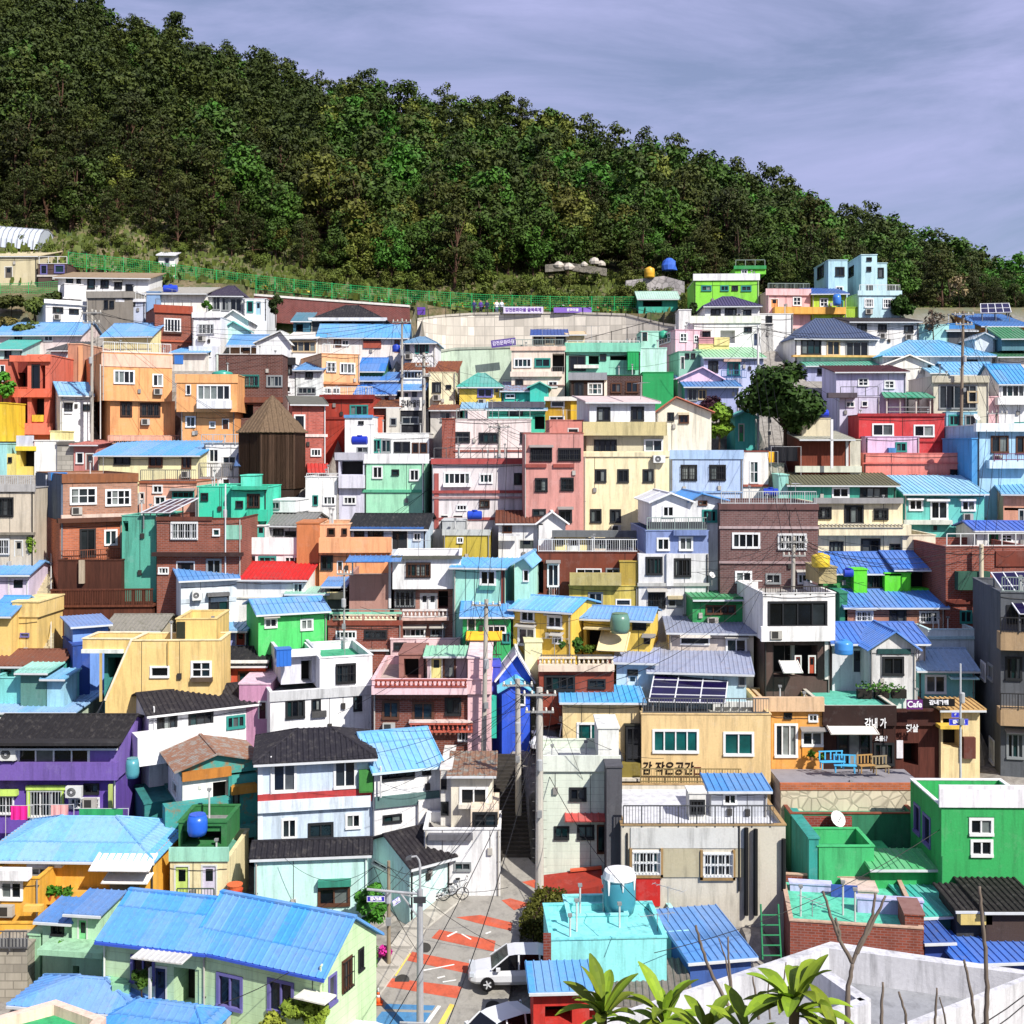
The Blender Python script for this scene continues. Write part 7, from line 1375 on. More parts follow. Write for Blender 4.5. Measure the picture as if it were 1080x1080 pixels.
# ------------------------------------------------------------------ near plants at the bottom edge
def rosette(label, x, y, Y, size, n, tilt0=.2):
    Y *= .9
    e = empty('broad_leaf_plant', at(x, y, Y), R.uniform(0, 6), label, 'plant'); sm = MB(); sm.tube([Vector((0, 0, -1.6)), Vector((.02, 0, -.6)), Vector((0, 0, 0))], [.035, .03, .02], M('wood:6a5a3a'), 7); sm.build('stem', e); m = M('plant:74921c')
    for i in range(n):
        a = i * 2.4 + R.uniform(-.2, .2); el = math.radians(R.uniform(15, 80) if i > n * .35 else R.uniform(-10, 35)); L_ = size * R.uniform(.7, 1.1); W = L_ * R.uniform(.125, .16); mb = MB(); prev = None; ct = Vector((0, 0, R.uniform(-.05, .03))); dirv = Vector((math.cos(a) * math.cos(el), math.sin(a) * math.cos(el), math.sin(el))); side = Vector((-math.sin(a), math.cos(a), 0)); p = ct.copy(); N_ = 9
        for j in range(N_ + 1):
            t = j / N_; w = W * (math.sin(math.pi * min(1, t * .93 + .05)) ** .8) * (.45 + .75 * t if t < .6 else 1.0); upn = dirv.cross(side).normalized(); upn = upn if upn.z > 0 else -upn
            row = [p - side * w + upn * w * .35, p - side * w * .5 + upn * w * .12, p.copy(), p + side * w * .5 + upn * w * .12, p + side * w + upn * w * .35]
            if prev:
                for k in range(4): mb.poly([prev[k], prev[k + 1], row[k + 1], row[k]], m)
            prev = row; p = p + dirv * (L_ / N_); dirv = (dirv + Vector((0, 0, -.085 - .05 * t))).normalized()
        mb.build('leaf', e, True)
rosette('bright green large leaved plant, leftmost of the near plants at the bottom', 636, 1072, 6.4, .26, 22)
rosette('large leaved plant with drooping leaves, second of the near plants', 702, 1076, 6.0, .26, 22)
rosette('low large leaved plant between the two taller near plants', 745, 1092, 5.6, .24, 18)
rosette('tall bright large leaved plant in front of the white parapet building', 838, 1060, 5.2, .27, 24)
rosette('smaller large leaved plant at the bottom edge right of the tall one', 882, 1100, 5.0, .2, 16)
rosette('dark green large leaved plant hugging the bottom edge', 790, 1104, 5.4, .22, 16)
def bare(label, pts, Y, r0, branches=()):
    r0 *= .42; Y *= .9; e = empty('bare_stem', at(*pts[0], Y), 0, label, 'bare plant', None); o = Vector(e.location); m = M('wood:74685c')
    for br, rr in [(pts, r0)] + [(b_, r0 * .7) for b_ in branches]:
        P = [at(x, y, Y) - o for x, y in br]; Q = []
        for a, b in zip(P, P[1:]):
            for i in range(5): Q.append(a.lerp(b, i / 5) + Vector((R.uniform(-1, 1), R.uniform(-1, 1), 0)) * rr * .3)
        Q.append(P[-1]); mb = MB(); mb.tube(Q, [rr * (1 - .45 * i / len(Q)) * R.uniform(.94, 1.08) for i in range(len(Q))], m, 7); mb.build('stem' if br is pts else 'branch', e, True)
bare('forked bare grey stem with three raised branches in front of the white parapet', [(893, 1090), (895, 1040), (899, 1015)], 8, .045, [[(899, 1015), (885, 990), (876, 965), (868, 940)], [(899, 1015), (912, 985), (920, 965), (923, 942)], [(903, 1005), (920, 975), (934, 945)], [(886, 992), (883, 975), (881, 968)]])
bare('leaning bare stem rising left of the white parapet', [(768, 1060), (752, 1030), (740, 1000), (734, 976)], 8, .03)
bare('pair of thin dark bare twigs left of the brick terrace', [(772, 1050), (768, 1010), (768, 988)], 8.5, .022, [[(770, 1040), (765, 1010), (758, 990)]])
bare('tall knobbly bare stem at lower right in front of the blue roofs', [(1040, 1085), (1041, 1040), (1039, 1000), (1036, 965), (1033, 935)], 7.5, .035)
bare('short slanted bare twig left of the tall knobbly stem', [(1028, 1085), (1025, 1050), (1018, 1020), (1017, 1012)], 7.5, .025)
bare('upright stub twig at the bottom near the inner parapet', [(930, 1095), (930, 1060), (931, 1036)], 7, .025)
bare('bent bare twig right of the upright stub', [(958, 1095), (955, 1070), (948, 1046)], 7, .022)
bare('thin forked twig at the bottom right of the bent one', [(985, 1095), (987, 1070), (988, 1042)], 7, .02, [[(1000, 1095), (996, 1070), (991, 1052)]])
bare('short bare twig cluster behind the tall large leaved plant', [(800, 1075), (797, 1050), (794, 1030)], 7.5, .02, [[(812, 1075), (810, 1045), (812, 1022)], [(822, 1070), (826, 1040), (829, 1015)]])
# ------------------------------------------------------------------ cars
def car(label, x, y, length_px, heading, hexc, Y=None, name='parked_car', suv=True):
    """heading in degrees: direction the nose points, 180 = to the left of the picture"""
    Y = Y or gy(y); b = at(x, y, Y); Lw = 4.5; e = empty(name, b, math.radians(heading), label, 'car'); m = M('gloss:' + hexc); gl = M('glass:0a0e14')
    # stations along x (nose at +x): x, halfwidth, z bottom, z top
    S = [(-2.2, .78, .45, .95), (-2.12, .86, .32, 1.02), (-1.5, .91, .25, 1.04), (0, .92, .24, 1.02), (.85, .91, .25, 1.0), (1.3, .88, .27, .95), (1.9, .84, .30, .86), (2.15, .74, .36, .76), (2.25, .6, .42, .62)]
    def ring(x, w, z0, z1):
        h = z1 - z0; return [(x, -w * .86, z0), (x, -w, z0 + h * .25), (x, -w, z0 + h * .62), (x, -w * .93, z0 + h * .9), (x, -w * .72, z1), (x, w * .72, z1), (x, w * .93, z0 + h * .9), (x, w, z0 + h * .62), (x, w, z0 + h * .25), (x, w * .86, z0)]
    mb = MB(); rs = [ring(*s) for s in S]
    for A, B in zip(rs, rs[1:]):
        for i in range(10): mb.poly([A[i], A[(i + 1) % 10], B[(i + 1) % 10], B[i]], m)
    mb.poly(rs[0], m); mb.poly(rs[-1], m); mb.build('body', e, True)
    G = [(-2.1, .70, 1.0), (-1.75, .72, 1.48), (-1.1, .70, 1.62), (0, .69, 1.64), (.35, .68, 1.58), (1.15, .74, .98)]
    mb = MB(); rf = MB()
    for (x0, w0, z0), (x1, w1, z1) in zip(G, G[1:]):
        a0, a1 = w0 + .12 * (1.64 - z0) / .64, w1 + .12 * (1.64 - z1) / .64
        for s in (-1, 1): mb.poly([(x0, s * .86, .98), (x1, s * .86, .98), (x1, s * w1, z1), (x0, s * w0, z0)], gl)
        tgt = rf if z0 > 1.4 and z1 > 1.4 else mb; mm = m if tgt is rf else gl
        tgt.poly([(x0, -w0, z0), (x1, -w1, z1), (x1, w1, z1), (x0, w0, z0)], mm)
    for xp in (-1.15, -.15):
        for s in (-1, 1): rf.hexa([(xp - .04, s * .87, .98), (xp + .04, s * .87, .98), (xp + .04, s * .84, .98), (xp - .04, s * .84, .98), (xp - .04, s * .71, 1.62), (xp + .04, s * .71, 1.62), (xp + .04, s * .68, 1.62), (xp - .04, s * .68, 1.62)], m)
    for s in (-1, 1): rf.bar((.35, s * .69, 1.59), (1.17, s * .84, .99), .04, m, 5); rf.bar((-1.9, s * .71, 1.47), (-2.1, s * .84, 1.0), .05, m, 5)
    mb.build('windows', e); rf.build('roof', e)
    for x in (-1.35, 1.35):
        for s in (-1, 1):
            w = MB(); n = 18; yy0 = s * .94
            def rg(r, yy): return [(x + math.cos(2 * math.pi * i / n) * r, yy, .34 + math.sin(2 * math.pi * i / n) * r) for i in range(n)]
            for (ra, ya), (rb_, yb_) in (((.34, s * .7), (.34, yy0)), ((.34, yy0), (.23, yy0 + s * .01))):
                A, B = rg(ra, ya), rg(rb_, yb_)
                for i in range(n): w.poly([A[i], A[(i + 1) % n], B[(i + 1) % n], B[i]], M('flat:141416'))
            wo = w.build('wheel', e); r2 = MB(); A = rg(.225, yy0 + s * .004); r2.poly(A, M('flat:2a2a2c'))
            for k in range(5): t = 2 * math.pi * k / 5; r2.bar((x, yy0 + s * .015, .34), (x + math.cos(t) * .2, yy0 + s * .015, .34 + math.sin(t) * .2), .035, M('gloss:c8cacc'), 5)
            r2.build('rim', wo)
    for s in (-1, 1):
        hl = MB(); hl.box(1.98, 2.2, s * .66 - .14, s * .66 + .14, .66, .8, M('glass:c8d0d8')); hl.build('headlight', e)
        tl = MB(); tl.box(-2.2, -2.12, s * .74 - .1, s * .74 + .1, .72, .95, M('gloss:a01818')); tl.build('tail_light', e); mr = MB(); mr.box(.75, .95, s * 1.0 - .08, s * 1.0 + .08, 1.0, 1.14, m); mr.build('mirror', e)
    return e
car('white sport utility car parked beside the turquoise wall with its nose into the street', 543, 1036, 80, 183, 'd8dade')
car('white car with dark roof cut off by the bottom edge beside the striped street', 522, 1108, 60, 215, 'dfe2e6')
car('white car roof peeking in at the bottom edge by the garden', 366, 1122, 60, 170, 'eef0f2')
car('small white car parked high in the alley behind the utility poles', 583, 788, 30, 250, 'e8eaec')
# traffic cone
c = gp(399, 1058); e = empty('traffic_cone', c, 0, 'orange traffic cone with white bands at the painted crossing', 'traffic cone'); mb = MB(); mb.box(-.22, .22, -.22, .22, 0, .05, M('flat:e0581e')); mb.build('base', e)
mb = MB(); mb.lathe((0, 0, .05), [(.16, 0), (.11, .25)], M('flat:f0641e'), 14); mb.lathe((0, 0, .3), [(.11, 0), (.085, .12)], M('flat:f0f0ee'), 14); mb.lathe((0, 0, .42), [(.085, 0), (.06, .12)], M('flat:f0641e'), 14); mb.lathe((0, 0, .54), [(.06, 0), (.03, .18)], M('flat:f0f0ee'), 14); mb.build('cone', e, True)
# manhole covers
for x, y in ((447, 1000), (424, 1034), (520, 1062)):
    p = gp(x, y, .012); mb = MB(); n = 18; mb.poly([p + Vector((math.cos(2 * math.pi * i / n) * .36, math.sin(2 * math.pi * i / n) * .36, math.sin(2 * math.pi * i / n) * .36 * .34)) for i in range(n)], M('conc:3a3834')); o = mb.build('manhole_cover'); tag(o, 'round dark manhole cover in the painted street', 'manhole cover', 'manhole covers')
# street light with sign arm
Y = gy(1100); b = at(443, 1100, Y); s = Y / F; e = empty('street_lamp', b, 0, 'tall grey street lamp with curved neck and side arm in the foreground street', 'street lamp'); m = M('conc:a8aaae'); mb = MB(); mb.bar((0, 0, 0), (0, 0, 162 * s), .17, m, 12, .13); mb.bar((0, 0, 162 * s), (0, 0, 188 * s), .06, m, 8); mb.build('pole', e)
mb = MB(); P = [Vector((0, 0, 188 * s)), Vector((-.05, 0, 193 * s)), Vector((-4 * s, 0, 197 * s)), Vector((-10 * s, 0, 196 * s))]; mb.tube(P, .05, m, 8); mb.build('neck', e); mb = MB(); mb.hexa([(-15 * s, -.1, 193 * s), (-9 * s, -.12, 194 * s), (-9 * s, .12, 194 * s), (-15 * s, .1, 193 * s), (-15 * s, -.1, 195.5 * s), (-9 * s, -.12, 198 * s), (-9 * s, .12, 198 * s), (-15 * s, .1, 195.5 * s)], M('flat:5a5c60')); mb.build('lamp_head', e)
mb = MB(); mb.bar((0, 0, 157 * s), (-56 * s, 0, 162 * s), .06, m, 8); mb.bar((0, 0, 130 * s), (-20 * s, 0, 157 * s), .045, m, 6); mb.bar((.0, 0, 152 * s), (-30 * s, 0, 160 * s), .03, m, 6); mb.build('sign_arm', e)
mb = MB(); mb.box(-.28, .28, -.3, -.17, 150 * s, 156 * s, M('flat:3a3c40')); mb.bar((-.9, -.2, 24 * s), (.4, -.2, 23 * s), .05, m, 6); mb.build('clamp', e)
def text(parent, name, body, pos, size, mat, rz=0.0, font_rot=None, align='CENTER', shear=0):
    cu = bpy.data.curves.new(name, 'FONT'); cu.body = body; cu.size = size; cu.align_x = align; cu.align_y = 'CENTER'; cu.extrude = .015; cu.offset = .012 * (name == 'lettering'); cu.shear = shear
    o = bpy.data.objects.new(name, cu); COL.objects.link(o); dg = bpy.context.evaluated_depsgraph_get(); me = bpy.data.meshes.new_from_object(o.evaluated_get(dg)); bpy.data.objects.remove(o); bpy.data.curves.remove(cu)
    me.materials.clear(); me.materials.append(M(mat)); o = bpy.data.objects.new(name, me); COL.objects.link(o); o.parent = parent; o.location = pos; o.rotation_euler = font_rot or (math.pi / 2, 0, rz); return o
def board(name, label, cx, cy, Y, w, h, col, body=None, tcol='flat:f0f0f4', rz=0, border=None, cat='sign', tilt=0, tsz=.62):
    s = Y / F; e = empty(name, at(cx, cy, Y), rz, label, cat); e.rotation_euler = (0, tilt, rz); mb = MB(); W, Hh = w * s / 2, h * s / 2; mb.box(-W, W, -.02, .02, -Hh, Hh, M(col)); mb.build('panel', e)
    if border:
        mb = MB(); t = min(.05, Hh * .18)
        for q in ((-W, W, -Hh, -Hh + t), (-W, W, Hh - t, Hh), (-W, -W + t, -Hh + t, Hh - t), (W - t, W, -Hh + t, Hh - t)): mb.box(q[0], q[1], -.03, -.021, q[2], q[3], M(border))
        mb.build('border', e)
    if body:
        o = text(e, 'lettering', body, (0, -.03, 0), Hh * 2 * tsz, tcol); d = o.dimensions.x
        if d > W * 1.8: o.scale = (W * 1.8 / d, 1, 1)
    return e
Ys = gy(1100)
board('street_sign', 'blue street name sign hanging under the lamp arm facing the viewer', 396.5, 948, Ys, 19, 6, 'flat:3a2fb0', '감내2로', border='flat:e8e8f4')
board('street_sign', 'second blue street name sign turned away on the same lamp arm', 418, 950.5, Ys, 10, 6, 'flat:4a3fc0', '감내1로', border='flat:e8e8f4', rz=.7, tilt=-.3)
Yc = HS['cafe'].Y - 4
board('street_sign', 'wide blue direction sign on the pole beside the cafe', 1011, 761.5, Yc, 20, 6.5, 'flat:2f36c8', '감내2로', border='flat:7a80e8')
board('street_sign', 'small blue sign above the wide direction sign by the cafe', 1007.5, 754, Yc, 8, 5, 'flat:2f36c8', '↑', border='flat:7a80e8')
pole('p14', 'slim pale pole carrying blue signs beside the cafe gate', 1013, 700, 806, arms=0, r=.07, hexc='c8ccd0', Y=Yc + .1)
# writing on houses
def write(h, body, x0, x1, yc, hz, mat, out=.03, shear=0, off=0.0, name='lettering'):
    hh = HS[h]; a = hh.loc(x0, yc, off - out); b = hh.loc(x1, yc, off - out); z = (a[1] + b[1]) / 2; H_ = abs(hh.loc(x0, yc - hz / 2, off)[1] - hh.loc(x0, yc + hz / 2, off)[1])
    o = text(hh.root, name, body, ((a[0] + b[0]) / 2, off - out, z), H_, mat, shear=shear); d = o.dimensions.x; W = abs(b[0] - a[0])
    if d > .01: o.scale = (W / d, 1, 1)
    return o
tile(520, 680); write('tanpainted', '감 작은공간', 606, 815, 506, 56, 'flat:1c0f10', shear=.12); write('tanpainted', '口', 818, 846, 516, 40, 'flat:5a1818')
tile(800, 680); write('cafe', '감내 가', 432, 520, 322, 44, 'flat:f0f0f0', .26); write('cafe', '소품샵', 474, 524, 383, 22, 'flat:e8e8e8', .15); write('cafe', '햇살', 600, 650, 342, 34, 'flat:f0f0f0', .03, off=.0)
Yd = HS['cafe'].Y - .5; board('cafe_sign', 'purple sign reading Cafe on the cafe roof edge', 964.5, 743, Yd, 17, 10, 'flat:6a2a78', 'Cafe', cat='sign', tsz=.9)
board('cafe_sign', 'black carved sign with white letters along the cafe roof edge', 990, 741, Yd, 34, 8, 'flat:161416', '감내카페', cat='sign', tsz=.7)
tile(260, 240); write('signshop', '감내어울터', 630, 706, 718, 32, 'flat:1c1c1c', .13)
tile(260, 460); write('greencottage', 'SINCE', 985, 1050, 785, 18, 'flat:e8f4f4', .06) if False else None
# banners on the retaining wall
board('banner', 'white banner with purple writing on top of the beige retaining wall', 552, 327, cvt(174.8), 42, 7, 'flat:dcd4ee', '감천문화마을 골목축제', 'flat:6a3aa0', cat='banner')
board('banner', 'striped purple and white banner at right on the retaining wall top', 604, 327, cvt(174.5), 40, 5.5, 'flat:8a6ac8', '문화마을', 'flat:f0ecf8', cat='banner')
board('banner', 'slanted deep purple banner hung low on the beige retaining wall', 531, 361.5, cvt(158), 26, 8, 'flat:5f4a96', '감천문화마을', 'flat:e0d8f4', cat='banner', tilt=-.12)
board('banner', 'small purple pennant sign left on top of the retaining wall', 444, 328, cvt(169), 9, 8, 'flat:6a44b0', cat='banner')
# ------------------------------------------------------------------ people on the viewing path: one continuous skinned body each
def person(label, x, y, Y, shirt, trousers, lean=0, arm=0.2):
    e = empty('person', at(x, y, cvt(Y)), R.uniform(-.5, .5), label, 'person')
    J = [((0, 0, .95), .14), ((0, 0, 1.15), .13), ((lean * .3, 0, 1.4), .16), ((lean * .4, 0, 1.5), .065), ((lean * .45, -.02, 1.62), .1), ((lean * .45, -.02, 1.74), .085),
         ((-.1, 0, .88), .1), ((-.12, -.03, .5), .07), ((-.12, 0, .06), .05), ((-.12, -.12, .04), .045), ((.1, 0, .88), .1), ((.12, .04, .5), .07), ((.12, .06, .06), .05), ((.12, -.06, .04), .045),
         ((-.2, 0, 1.4), .06), ((-.26, .02, 1.12), .045), ((-.24, -.12 - arm * .3, .92 + arm * .5), .035), ((.2, 0, 1.4), .06), ((.27, .02, 1.12), .045), ((.25, -.1, .9), .035)]
    E = [(0, 1), (1, 2), (2, 3), (3, 4), (4, 5), (0, 6), (6, 7), (7, 8), (8, 9), (0, 10), (10, 11), (11, 12), (12, 13), (2, 14), (14, 15), (15, 16), (2, 17), (17, 18), (18, 19)]
    me = bpy.data.meshes.new('body'); me.from_pydata([j[0] for j in J], E, []); o = bpy.data.objects.new('body', me); COL.objects.link(o); o.parent = e
    N = NT('clothes_' + shirt + trousers); tcn = N.n('ShaderNodeTexCoord'); sx = N.n('ShaderNodeSeparateXYZ'); N.l(tcn.outputs['Object'], sx.inputs[0]); z = sx.outputs[2]
    c = N.mix(N.math('GREATER_THAN', z, .93), lin(trousers), lin(shirt)); c = N.mix(N.math('GREATER_THAN', z, 1.5), c, [.5, .3, .2]); c = N.mix(N.math('GREATER_THAN', z, 1.69), c, [.02, .015, .012]); N.l(c, N.b.inputs['Base Color'])
    sk = o.modifiers.new('skin', 'SKIN'); 
    for i, j in enumerate(J): me.skin_vertices[0].data[i].radius = (j[1], j[1])
    me.skin_vertices[0].data[0].use_root = True; o.modifiers.new('sub', 'SUBSURF').render_levels = 1; me.materials.append(N.mat); return e
if True:
    for lab, x, sh, tr, y in (('person in dark blue top bending at the wall top railing', 500, '2a2f6a', '2a2a44', 331), ('person in purple jacket standing on top of the retaining wall', 507, '5a3a9a', '2a2a3a', 331), ('person in navy jacket beside the purple jacketed one', 513, '26305a', '3a3a44', 331), ('person in white shirt standing near the white banner', 525, 'e8e8ea', '5a6a8a', 331), ('person in pale jacket looking out left of the white banner', 529, 'c8d0dc', '30343c', 331)):
        pass
def person_at(*a, **k):
    try: return person(*a, **k)
    except Exception as ex: print('person failed', ex)
for lab, x, sh, tr in (('person in dark blue top at the railing above the beige wall', 500, '2a2f6a', '2a2a44'), ('person in purple jacket standing above the beige retaining wall', 507, '5a3a9a', '2a2a3a'), ('person in navy jacket right of the purple jacketed one', 513.5, '26305a', '3a3a44'), ('person in white shirt standing near the white banner', 524, 'e8e8ea', '5a6a8a'), ('person in pale jacket with dark trousers beside the banner', 529, 'c8d0dc', '30343c')):
    person_at(lab, x, 332, 176.5, sh, tr)
# ------------------------------------------------------------------ laundry, furniture and clutter
tile(0, 680)
def cloth(label, h, x0, x1, y0, y1, hexc, off, cat='laundry', name='towel'):
    hh = HS[h]; a = hh.loc(x0, y0, off); b = hh.loc(x1, y1, off); e = empty(name, hh.world((a[0] + b[0]) / 2, off, b[1]), hh.a, label, cat); W = abs(b[0] - a[0]) / 2; Hh = a[1] - b[1]; mb = MB(); m = M('flat:' + hexc); n = 10
    for i in range(n):
        f = lambda k: (-W + 2 * W * k / n, .06 * math.sin(k * 1.7))
        (xa, ya), (xb, yb) = f(i), f(i + 1)
        mb.hexa([(xa, ya, 0), (xb, yb, 0), (xb, yb + .03, 0), (xa, ya + .03, 0), (xa, ya * .3, Hh), (xb, yb * .3, Hh), (xb, yb * .3 + .03, Hh), (xa, ya * .3 + .03, Hh)], m)
    mb.build('cloth', e); rb = MB(); rb.bar((-W - .3, .015, Hh + .02), (W + .3, .015, Hh + .02), .015, M('flat:c8c8c8'), 5)
    for s in (-W - .3, W + .3): rb.bar((s, .015, -1.2), (s, .015, Hh + .05), .02, M('flat:c8c8c8'), 5)
    rb.build('drying_rail', e)
cloth('hot pink towel hung in front of the purple house', 'purple', 44, 112, 656, 712, 'f01890', -1.4)
cloth('pale pink patterned towel hung right of the hot pink one', 'purple', 208, 278, 652, 702, 'f0a8a0', -1.4)
cloth('long green sheet covering a rail beside the purple house', 'purple', 322, 500, 668, 706, '2a9a58', -1.6)
tile(800, 240)
for i, x in enumerate((72, 92, 112, 132, 148)): cloth('dark trousers or shirt drying on the stone based house terrace', 'stonewhite', x, x + 15, 890, 950 - (i % 2) * 8, ('1a1a20', '24242c', '141418')[i % 3], -.5, 'laundry', 'garment') if False else None
cloth('row of black clothes drying beside the roller shutter house', 'stonewhite', 66, 158, 892, 950, '18181e', -.4, 'laundry', 'clothes')
cloth('yellow garment drying left of the black clothes', 'stonewhite', 38, 64, 912, 955, 'f0b818', -.4, 'laundry', 'clothes')
# planter chairs and tables at the cafe
tile(800, 680)
def bench(label, h, x, y, off, hexc, rz, L=1.5):
    p, hh = hp(h, x, y, off); e = empty('bench', p, rz, label, 'bench', None); m = M('flat:' + hexc); mb = MB()
    for i in range(3): mb.box(-L / 2, L / 2, -.2 + .15 * i, -.08 + .15 * i, .42, .46, m)
    mb.build('seat', e); mb = MB()
    for i in range(5): mb.box(-L / 2 + .02 + (L - .12) * i / 4, -L / 2 + .1 + (L - .12) * i / 4, .24, .28, .5, .95, m)
    mb.box(-L / 2, L / 2, .235, .285, .951, 1.02, m); mb.build('backrest', e)
    for s in (-1, 1):
        for yv in (-.15, .2): mb = MB(); mb.box(s * (L / 2 - .1) - .03, s * (L / 2 - .1) + .03, yv, yv + .06, 0, .418, m); mb.build('leg', e)
# cafe terrace slab
p0 = at(812, 812, HS['cafe'].Y - .2); e = empty('terrace', p0, 0, 'paved cafe terrace with orange brick edge in front of the dark cafe', 'terrace'); mb = MB(); s = p0.y / F; mb.box(0, 142 * s, -3.0, 0.1, -2.5, .02, M('block:b8b4bc')); mb.build('paving', e); mb = MB(); mb.box(-.1, 142.5 * s, -3.2, -3.002, -.3, .1, M('brick:c86a38')); mb.build('edge', e); mb = MB(); mb.box(-.05, 142.3 * s, -3.15, -3.002, -5, -.303, M('stone:d4c8ae')); mb.build('stone_face', e)
bench('light blue bench on the cafe terrace below the awning', 'cafe', 300, 505, -1.8, '4ab4e4', .1); bench('second light blue bench right beside the first on the cafe terrace', 'cafe', 352, 520, -2.0, '4ab4e4', -.15, 1.3)
for lab, x, y, c in (('wooden slatted chair set on the cafe terrace', 440, 520, 'b08a50'), ('pale wooden table set right of the wooden chair', 500, 525, '9a8a6a')): bench(lab, 'cafe', x, y, -2.0, c, .2, 1.0)
for lab, x, y, w, hh_, c in (('red clay pot with small tree on the cafe terrace roof', 262, 226, 36, 60, 'b84a28'), ('green plant in a pot on the left of the terrace roof', 300, 168, 40, 56, '6a6a5a')): pot(lab, 'cafeterrace', x, y, w, hh_, -1.5, c)
for lab, x, y, c in (('small potted plant left of the cafe benches', 258, 480, '8a5a38'), ('potted flowers at the cafe orange wall', 215, 470, '9a6a40')): pot(lab, 'cafeorange', x, y, 26, 40, -.6, c)
e = empty('cafe_planter', at(905, 731, HS['cafe'].Y + 3), 0, 'row of dark planter boxes on the cafe roof terrace', 'planter'); mb = MB(); s = .057
for i in range(3): mb.box(i * 1.1, i * 1.1 + .9, 0, .4, -.35, .2, M('wood:2a2420'))
mb.build('box', e); leafball(e, 'foliage', (1.5, .2, .4), 1.5, .25, 200, .12, 'plant:3f6a22')
tile(0, 680)
for lab, x, c in (('leafy potted plant at left of the amber yellow house', 165, 'a05a38'), ('middle terracotta pot plant by the amber yellow house', 205, 'b05030'), ('bushy terracotta pot plant right of the middle one', 236, 'b85a34'), ('white pot plant at the amber yellow house ledge', 275, 'd8d8d8')): pot(lab, 'yellowlong', x, 1040, 36, 58, -1.1, c)
e0, hh = hp('creamtank', 955, 1040, -.3); e = empty('plastic_tub', e0, 0, 'stacked orange red plastic tubs beside the cream garden house', 'plastic tub'); mb = MB(); mb.lathe((0, 0, 0), [(.34, 0), (.4, .56), (.43, .56), (.43, .6)], M('flat:c8482a'), 16); mb.build('lower_tub', e); mb = MB(); mb.lathe((0, 0, .604), [(.34, 0), (.39, .22), (.42, .22), (.42, .26)], M('flat:e06a3a'), 16); mb.build('upper_tub', e)
tile(0, 860, 220)
for lab, x, y in (('red pot plant on the mint green hut terrace', 446, 730), ('small white flower pot at the mint hut window', 318, 715)): pot(lab, 'minthut', x, y, 46, 62, -.7, 'b03a28')
tile(220, 860, 220)
# bicycles and planter by the pavement
p = gp(503, 932, .15); e = empty('flower_planter', p, 0, 'wooden flower planter with green plants at the pavement by the corner', 'planter'); mb = MB(); mb.box(-.7, .7, -.3, .3, 0, .5, M('wood:8a5030')); mb.build('box', e); leafball(e, 'foliage', (0, 0, .7), .65, .3, 260, .12, 'plant:4a8a26')
def bike(label, p, rz):
    e = empty('bicycle', p, rz, label, 'bicycle'); m = M('flat:b8bcc0')
    for x in (-.5, .5):
        mb = MB()
        for i in range(16): t0, t1 = 2 * math.pi * i / 16, 2 * math.pi * (i + 1) / 16; mb.bar((x + .32 * math.cos(t0), 0, .33 + .32 * math.sin(t0)), (x + .32 * math.cos(t1), 0, .33 + .32 * math.sin(t1)), .022, M('flat:1a1a1c'), 5)
        for i in range(8): t = math.pi * i / 4; mb.bar((x, 0, .33), (x + .31 * math.cos(t), 0, .33 + .31 * math.sin(t)), .006, m, 3)
        mb.build('wheel', e)
    mb = MB()
    for a, b in (((-.5, 0, .33), (-.15, 0, .75)), ((-.15, 0, .75), (.38, 0, .78)), ((-.02, 0, .32), (-.15, 0, .75)), ((-.02, 0, .32), (.38, 0, .78)), ((-.5, 0, .33), (-.02, 0, .32)), ((.5, 0, .33), (.36, 0, .85))): mb.bar(a, b, .02, m, 6)
    mb.build('frame', e); mb = MB(); mb.box(-.28, -.05, -.07, .07, .82, .88, M('flat:1c1c1e')); mb.bar((-.15, 0, .75), (-.16, 0, .83), .015, m, 5); mb.build('saddle', e); mb = MB(); mb.bar((.36, 0, .84), (.35, 0, .98), .015, m, 5); mb.bar((.33, -.27, .98), (.33, .27, .98), .016, M('flat:1c1c1e'), 5); mb.build('handlebar', e)
bike('silver bicycle parked on the pavement beside the pale turquoise corner house', gp(486, 946, .14), .3)
bike('second silver bicycle leaning nearer the corner house wall', gp(478, 952, .14), .15)
# red painted side road and low red wall
tile(420, 860, 220)
mb = MB(); mb.poly([gp(px(x), py(y), .05) for x, y in ((745, 325), (1040, 245), (1060, 420), (745, 440))], M('conc:8a2a1c')); mb.poly([gp(px(x), py(y), .058) for x, y in ((920, 285), (1040, 250), (1040, 278), (930, 290))], M('conc:d85a34')); tag(mb.build('red_ramp_road'), kind='structure')  # bright orange strip paints sunlight on the red; the dark red holds shade
hg = HS['palegreen']; rp_ = at(573, 948, hg.Y - 1.9); e = empty('painted_ramp', rp_, 0, 'dark red painted concrete ramp in front of the pale green siding house', 'ramp'); s = rp_.y / F; mb = MB(); zt_ = (HY - 914) / F * hg.Y - rp_.z; mb.hexa([(0, 0, -2), (64 * s, 0, -2), (64 * s, 1.75, -2), (0, 1.75, -2), (0, 0, .15), (64 * s, 0, zt_ * .7), (64 * s, 1.75, zt_), (0, 1.75, zt_ * .6)], M('conc:a03020')); mb.build('slab', e); mb = MB(); mb.hexa([(30 * s, 1.5, zt_ * .85), (64 * s, 1.5, zt_ + .01), (64 * s, 1.74, zt_ + .01), (30 * s, 1.74, zt_ * .85), (30 * s, 1.5, zt_ * .86 + .1), (64 * s, 1.5, zt_ + .12), (64 * s, 1.74, zt_ + .12), (30 * s, 1.74, zt_ * .86 + .1)], M('conc:e0623a')); mb.build('kerb', e)  # orange kerb strip is painted as the sunlit edge, slab darkened for shade
